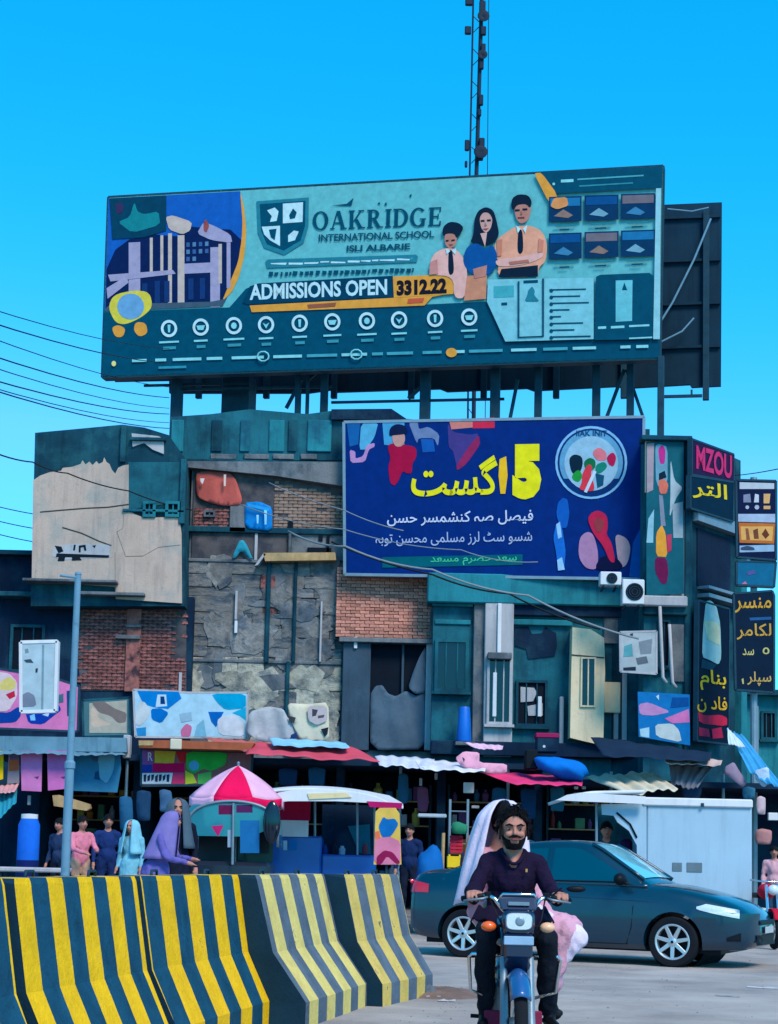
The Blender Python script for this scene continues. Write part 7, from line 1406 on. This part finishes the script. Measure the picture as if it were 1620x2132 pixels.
# ladder
FD = Frame(0, 30, 0); ld = thing('ladder', 'grey ladder standing among the goods behind the car', 'ladder', FD.P(FD.uw(955, 1800)[0], PV))
for px in (937, 974): u = FD.uw(px, 1700)[0]; MB().fbox(FD, u - .02, u + .02, PV, FD.uw(px, 1664)[1], -.04, 0).build('rail', m_steelhi, ld)
zz = PV + .25
while zz < FD.uw(955, 1668)[1]: MB().tube([FD.P(FD.uw(937, 1700)[0], zz, -.02), FD.P(FD.uw(974, 1700)[0], zz, -.02)], .012, 6).build('rung', m_steelhi, ld); zz += .28
def crate(px0, y0, px1, Y, z0, col, name, label, cat='crate'):
    F = Frame(0, Y); u0, u1 = F.uw(px0, y0)[0], F.uw(px1, y0)[0]; zt = F.uw((px0 + px1) / 2, y0)[1]; t = thing(name, label, cat, F.P((u0 + u1) / 2, z0)); m_ = cloth(*col); n_ = 5; hh = (zt - z0) / n_
    for k in range(n_): mb = MB(); a, b = z0 + k * hh, z0 + k * hh + hh * .78; mb.fbox(F, u0, u1, a, b, -.02, 0); mb.fbox(F, u0, u1, a, b, -.34, -.32); mb.fbox(F, u0, u0 + .02, a, b, -.32, -.02); mb.fbox(F, u1 - .02, u1, a, b, -.32, -.02); mb.build('slat', m_, t)
    for u in (u0 + .02, u1 - .05): MB().fbox(F, u, u + .03, z0, zt - hh * .1, -.31, -.022).build('corner_post', m_, t)
    MB().fbox(F, u0 + .01, u1 - .01, z0, z0 + .02, -.31, -.03).build('floor', m_, t)
zA = Frame(0, 29.6).uw(950, 1776)[1]; crate(932, 1776, 962, 29.5, PV, (222, 190, 40), 'yellow_crate', 'tall yellow crate under the red crate behind the car'); crate(938, 1738, 964, 29.5, zA, (186, 40, 62), 'red_crate', 'red crate stacked on the yellow crate')
tag(drape(Frame(0, 29.4), [(940, 1714), (952, 1710), (974, 1718), (972, 1737), (941, 1736)], 0, cloth(40, 120, 90), 'green_cloth', None, .03, 8), 'green cloth hung on the ladder', 'cloth')
mb = MB(); c = Vector((at(896, 1790, 28.5).x, 28.5, .7)); mb.ball(c, .26, .3, .72, 22, 16)
for v in mb.v: d = v - c; v += d * (.07 * math.sin(d.x * 16 + d.z * 9) + .05 * math.sin(d.y * 19 + d.z * 13))
for v in mb.v: v.z = max(v.z, .01)
tag(mb.build('blue_covered_heap', cloth(10, 96, 168), smooth=True), 'heap under a blue cover left of the crates', 'heap')
tag(MB().tube([(at(921, 1740, 29).x, 29, .004), (at(921, 1740, 29).x + .02, 29.05, at(921, 1734, 29).z)], .03, 8).build('wooden_post', m_wood), 'thin wooden post between blue heap and ladder', 'post')
mb = MB(); p = Vector((at(907, 1750, 28.9).x, 28.9, 1.3)); 
tag(MB().box(at(870, 1700, 36).x, 36, at(900, 1702, 36).z, at(930, 1700, 36).x, 36.1, at(900, 1694, 36).z).build('tube_light', m_white, bevel=.02), 'unlit white tube light hung in the dark middle shop', 'lamp')
for i, (px, y, wv, hv_) in enumerate(((844, 1660, 8, 14), (876, 1628, 6, 16), (908, 1616, 6, 14), (976, 1640, 22, 22), (990, 1680, 16, 6), (1018, 1682, 12, 6), (1200, 1640, 8, 6), (1216, 1640, 8, 6), (60, 1666, 6, 20), (1610, 1700, 20, 16))):
    o = part(FK, px - wv / 2, y - hv_ / 2, px + wv / 2, y + hv_ / 2, .2, .3, (m_white, m_greywhite, m_sheet)[i % 3], None, 'hanging_packet', .01); tag(o, ('pale packet hung left in the middle shop', 'small white packet under the red awning end', 'small pale packet under the white awning', 'square pale packet hung above the ladder', 'flat pale packet right of the ladder', 'flat pale packet beside the passenger', 'left of two white packets above the kiosk flap', 'right of two white packets above the kiosk flap', 'thin white packet beside the street pole', 'pale packet hung at the right edge')[i], 'packet')
# garments and bags hung along the shop fronts
for i, (px, y0, wv, hv_, c, lab) in enumerate(((262, 1660, 26, 70, (30, 84, 120), 'dull blue garment hung at the post left of the colourful sign'), (300, 1648, 30, 60, (24, 60, 92), 'navy garment hung under the left half of the colourful sign'), (344, 1646, 26, 44, (60, 96, 130), 'grey blue garment hung under the middle of the colourful sign'), (600, 1602, 40, 34, (16, 50, 84), 'dark blue cloth hung under the left of the red awning'), (660, 1600, 36, 36, (26, 74, 104), 'teal blue cloth hung under the middle of the red awning'), (840, 1612, 20, 60, (36, 84, 110), 'narrow teal garment hung right of the standee'), (880, 1640, 22, 50, (120, 60, 84), 'plum garment hung above the blue heap'), (1040, 1642, 30, 54, (20, 76, 104), 'teal garment hung under the magenta awning left'), (1100, 1644, 34, 60, (14, 56, 92), 'blue garment hung under the magenta awning middle'), (1160, 1640, 30, 50, (30, 96, 120), 'sea green garment hung under the magenta awning right'), (1440, 1628, 40, 34, (30, 60, 90), 'navy cloth hung over the kiosk roof'), (1585, 1660, 18, 36, (190, 170, 180), 'pale garment hung right of the kiosk'), (1590, 1728, 34, 30, (170, 120, 120), 'dusty pink board right of the kiosk'), (1560, 1640, 26, 24, (40, 100, 130), 'small teal cloth above the right end of the kiosk'))):
    k = random.Random(i); tag(drape(FK, [(px - wv / 2, y0), (px - wv * .1, y0 - 3), (px + wv / 2, y0 + 1), (px + wv * (.5 + k.uniform(-.1, .12)), y0 + hv_ * .6), (px + wv * .42, y0 + hv_), (px, y0 + hv_ * k.uniform(.92, 1.05)), (px - wv * .45, y0 + hv_ * .97), (px - wv * (.5 + k.uniform(-.1, .12)), y0 + hv_ * .5)], .5 + .03 * (i % 3), cloth(*c), 'hung_garment', None, .035, i), lab, 'garment')
# shelves with goods inside each shop bay
def shelf_bay(x0, x1, Y, label, seed, where):
    t = thing('shop_shelf', label, 'shelf', ((x0 + x1) / 2, Y, PV)); m_ = m_steel
    for x in (x0, x1): MB().box(x - .025, Y, PV, x + .025, Y + .4, 2.9).build('upright', m_, t)
    rnd = random.Random(seed); cs = ((150, 60, 60), (60, 110, 150), (190, 170, 90), (90, 140, 110), (170, 170, 180), (120, 80, 130), (200, 120, 60))
    for lv_, z in zip(('lowest', 'second lowest', 'second highest', 'top'), (.75, 1.35, 1.95, 2.5)):
        nth = 0
        MB().box(x0 + .026, Y, z, x1 - .026, Y + .4, z + .03).build('shelf_board', m_wood, t); x = x0 + .08
        while x < x1 - .25:
            wv, hv_ = rnd.uniform(.1, .24), rnd.uniform(.14, .4); mb = MB()
            if rnd.random() < .5: mb.box(x, Y + .03, z + .031, x + wv, Y + .3, z + .031 + hv_); sm = False
            else: mb.lathe([(.001, 0), (wv * .45, 0), (wv * .48, hv_ * .65), (wv * .2, hv_ * .85), (wv * .2, hv_), (.001, hv_)], (x + wv / 2, Y + .15, z + .031), seg=12); sm = 'auto'
            ci = rnd.randrange(7)
            if rnd.random() < .8: nth += 1; tag(mb.build('jar' if sm else 'packet', cloth(*cs[ci]), bevel=0 if sm else .01, smooth=sm), '%s %s, %s from left on the %s shelf, %s' % (('red', 'blue', 'mustard', 'green', 'grey', 'purple', 'orange')[ci], 'jar' if sm else 'packet', ('first', 'second', 'third', 'fourth', 'fifth', 'sixth', 'seventh', 'eighth', 'ninth', 'tenth')[nth - 1], lv_, where), 'jar' if sm else 'packet', 'goods on the shelves of the ' + where)
            x += wv + rnd.uniform(.02, .12)
for i, (x0, x1, Y, wh) in enumerate(((-7.4, -5.6, 40.2, 'shop at the far left'), (-5.2, -3.4, 40.2, 'shop behind the lilac woman'), (-3.0, -1.2, 39.4, 'shop behind the umbrella'), (-.8, 1.0, 39.0, 'shop behind the yellow standee'), (1.4, 3.1, 38.6, 'shop behind the passenger'), (3.6, 5.4, 38.6, 'shop behind the kiosk'))):
    shelf_bay(x0, x1, Y, 'steel shelf with goods in the ' + wh, i + 40, wh)
# parked motorbike at the right edge, half hidden by the kiosk
pm = thing('parked_motorbike', 'parked red motorbike half hidden at the right edge', 'motorbike', (at(1600, 1870, 26.5).x, 26.5, 0)); bx = at(1600, 1870, 26.5).x
for y in (26.1, 27.3): MB().lathe([(.2, -.03), (.27, -.04), (.285, 0), (.27, .04), (.2, .03)], (bx, y, .285), 'X', 28, cap=False).build('tyre', m_rubber, pm, smooth=True); MB().lathe([(.001, -.03), (.05, -.03), (.05, .03), (.001, .03)], (bx, y, .285), 'X', 16).build('hub', m_eng, pm); MB().lathe([(.2, -.03), (.21, 0), (.2, .03)], (bx, y, .285), 'X', 28, cap=False).build('rim', m_chrome, pm)
MB().ball((bx, 26.65, .85), .13, .26, .12).build('fuel_tank', cloth(180, 24, 50), pm, smooth=True); MB().box(bx - .1, 26.85, .74, bx + .1, 27.4, .82).build('seat', m_blackp, pm, bevel=.03); MB().box(bx - .1, 26.5, .28, bx + .1, 26.85, .6).build('engine', m_eng, pm, bevel=.03)
MB().tube([(bx - .3, 26.4, 1.02), (bx - .1, 26.3, 1.0), (bx + .1, 26.3, 1.0), (bx + .3, 26.4, 1.02)], .014, 8).build('handlebar', m_chrome, pm, smooth=True); MB().ball((bx, 26.15, .88), .09, .07, .08).build('headlight', m_lens, pm, smooth=True)
for sg in (-1, 1): MB().tube([(bx + sg * .08, 26.1, .285), (bx + sg * .08, 26.3, .95)], .02, 8).build('fork', m_chrome, pm)
MB().grid(lambda u, v: (bx + (v - .5) * .12, 26.1 - math.cos(R(30 + 130 * u)) * .32, .285 + math.sin(R(30 + 130 * u)) * .32), 14, 4).build('mudguard', cloth(180, 24, 50), pm, smooth=True, solid=.006, fix=False)
# loose grit along the foot of the barriers and on the road
rnd = random.Random(5); gt = MB()
for k in range(420):
    if k % 2: y = rnd.uniform(12.3, 21); x = -.45 + (y - 12.5) * .24 + .4 + abs(rnd.gauss(0, .5))
    else: y = rnd.uniform(12.3, 29); x = rnd.uniform(-.2, 6.5)
    r_ = rnd.uniform(.004, .011) * (1 if rnd.random() < .93 else 1.8); a = rnd.uniform(0, 6.3); ca, sa = math.cos(a) * r_, math.sin(a) * r_
    gt.add([(x + ca, y + sa, 0), (x - sa, y + ca, 0), (x - ca * 1.2, y - sa, 0), (x + sa, y - ca, 0), (x, y, r_ * .9)], [(0, 1, 4), (1, 2, 4), (2, 3, 4), (3, 0, 4)])
tag(gt.build('road_grit', m_pave, fix=False), 'loose grit scattered on the dusty road by the barriers', 'grit', kind='stuff')
# litter on the road
rnd = random.Random(77)
for i, (px, py) in enumerate(((930, 2085), (905, 2078))):
    p = atz(px, py, 0); s_ = .05; mb = MB(); mb.grid(lambda u, v: (p.x + (u - .5) * s_ * 3, p.y + (v - .5) * s_ * 2, .006 + .02 * math.sin(u * 5 + i) ** 2 * math.sin(v * 4) ** 2), 6, 6); tag(mb.build('paper_scrap', m_greywhite, smooth=True, fix=False), ('right', 'left')[i] + ' scrap of pale paper on the road near the last barrier', 'paper')
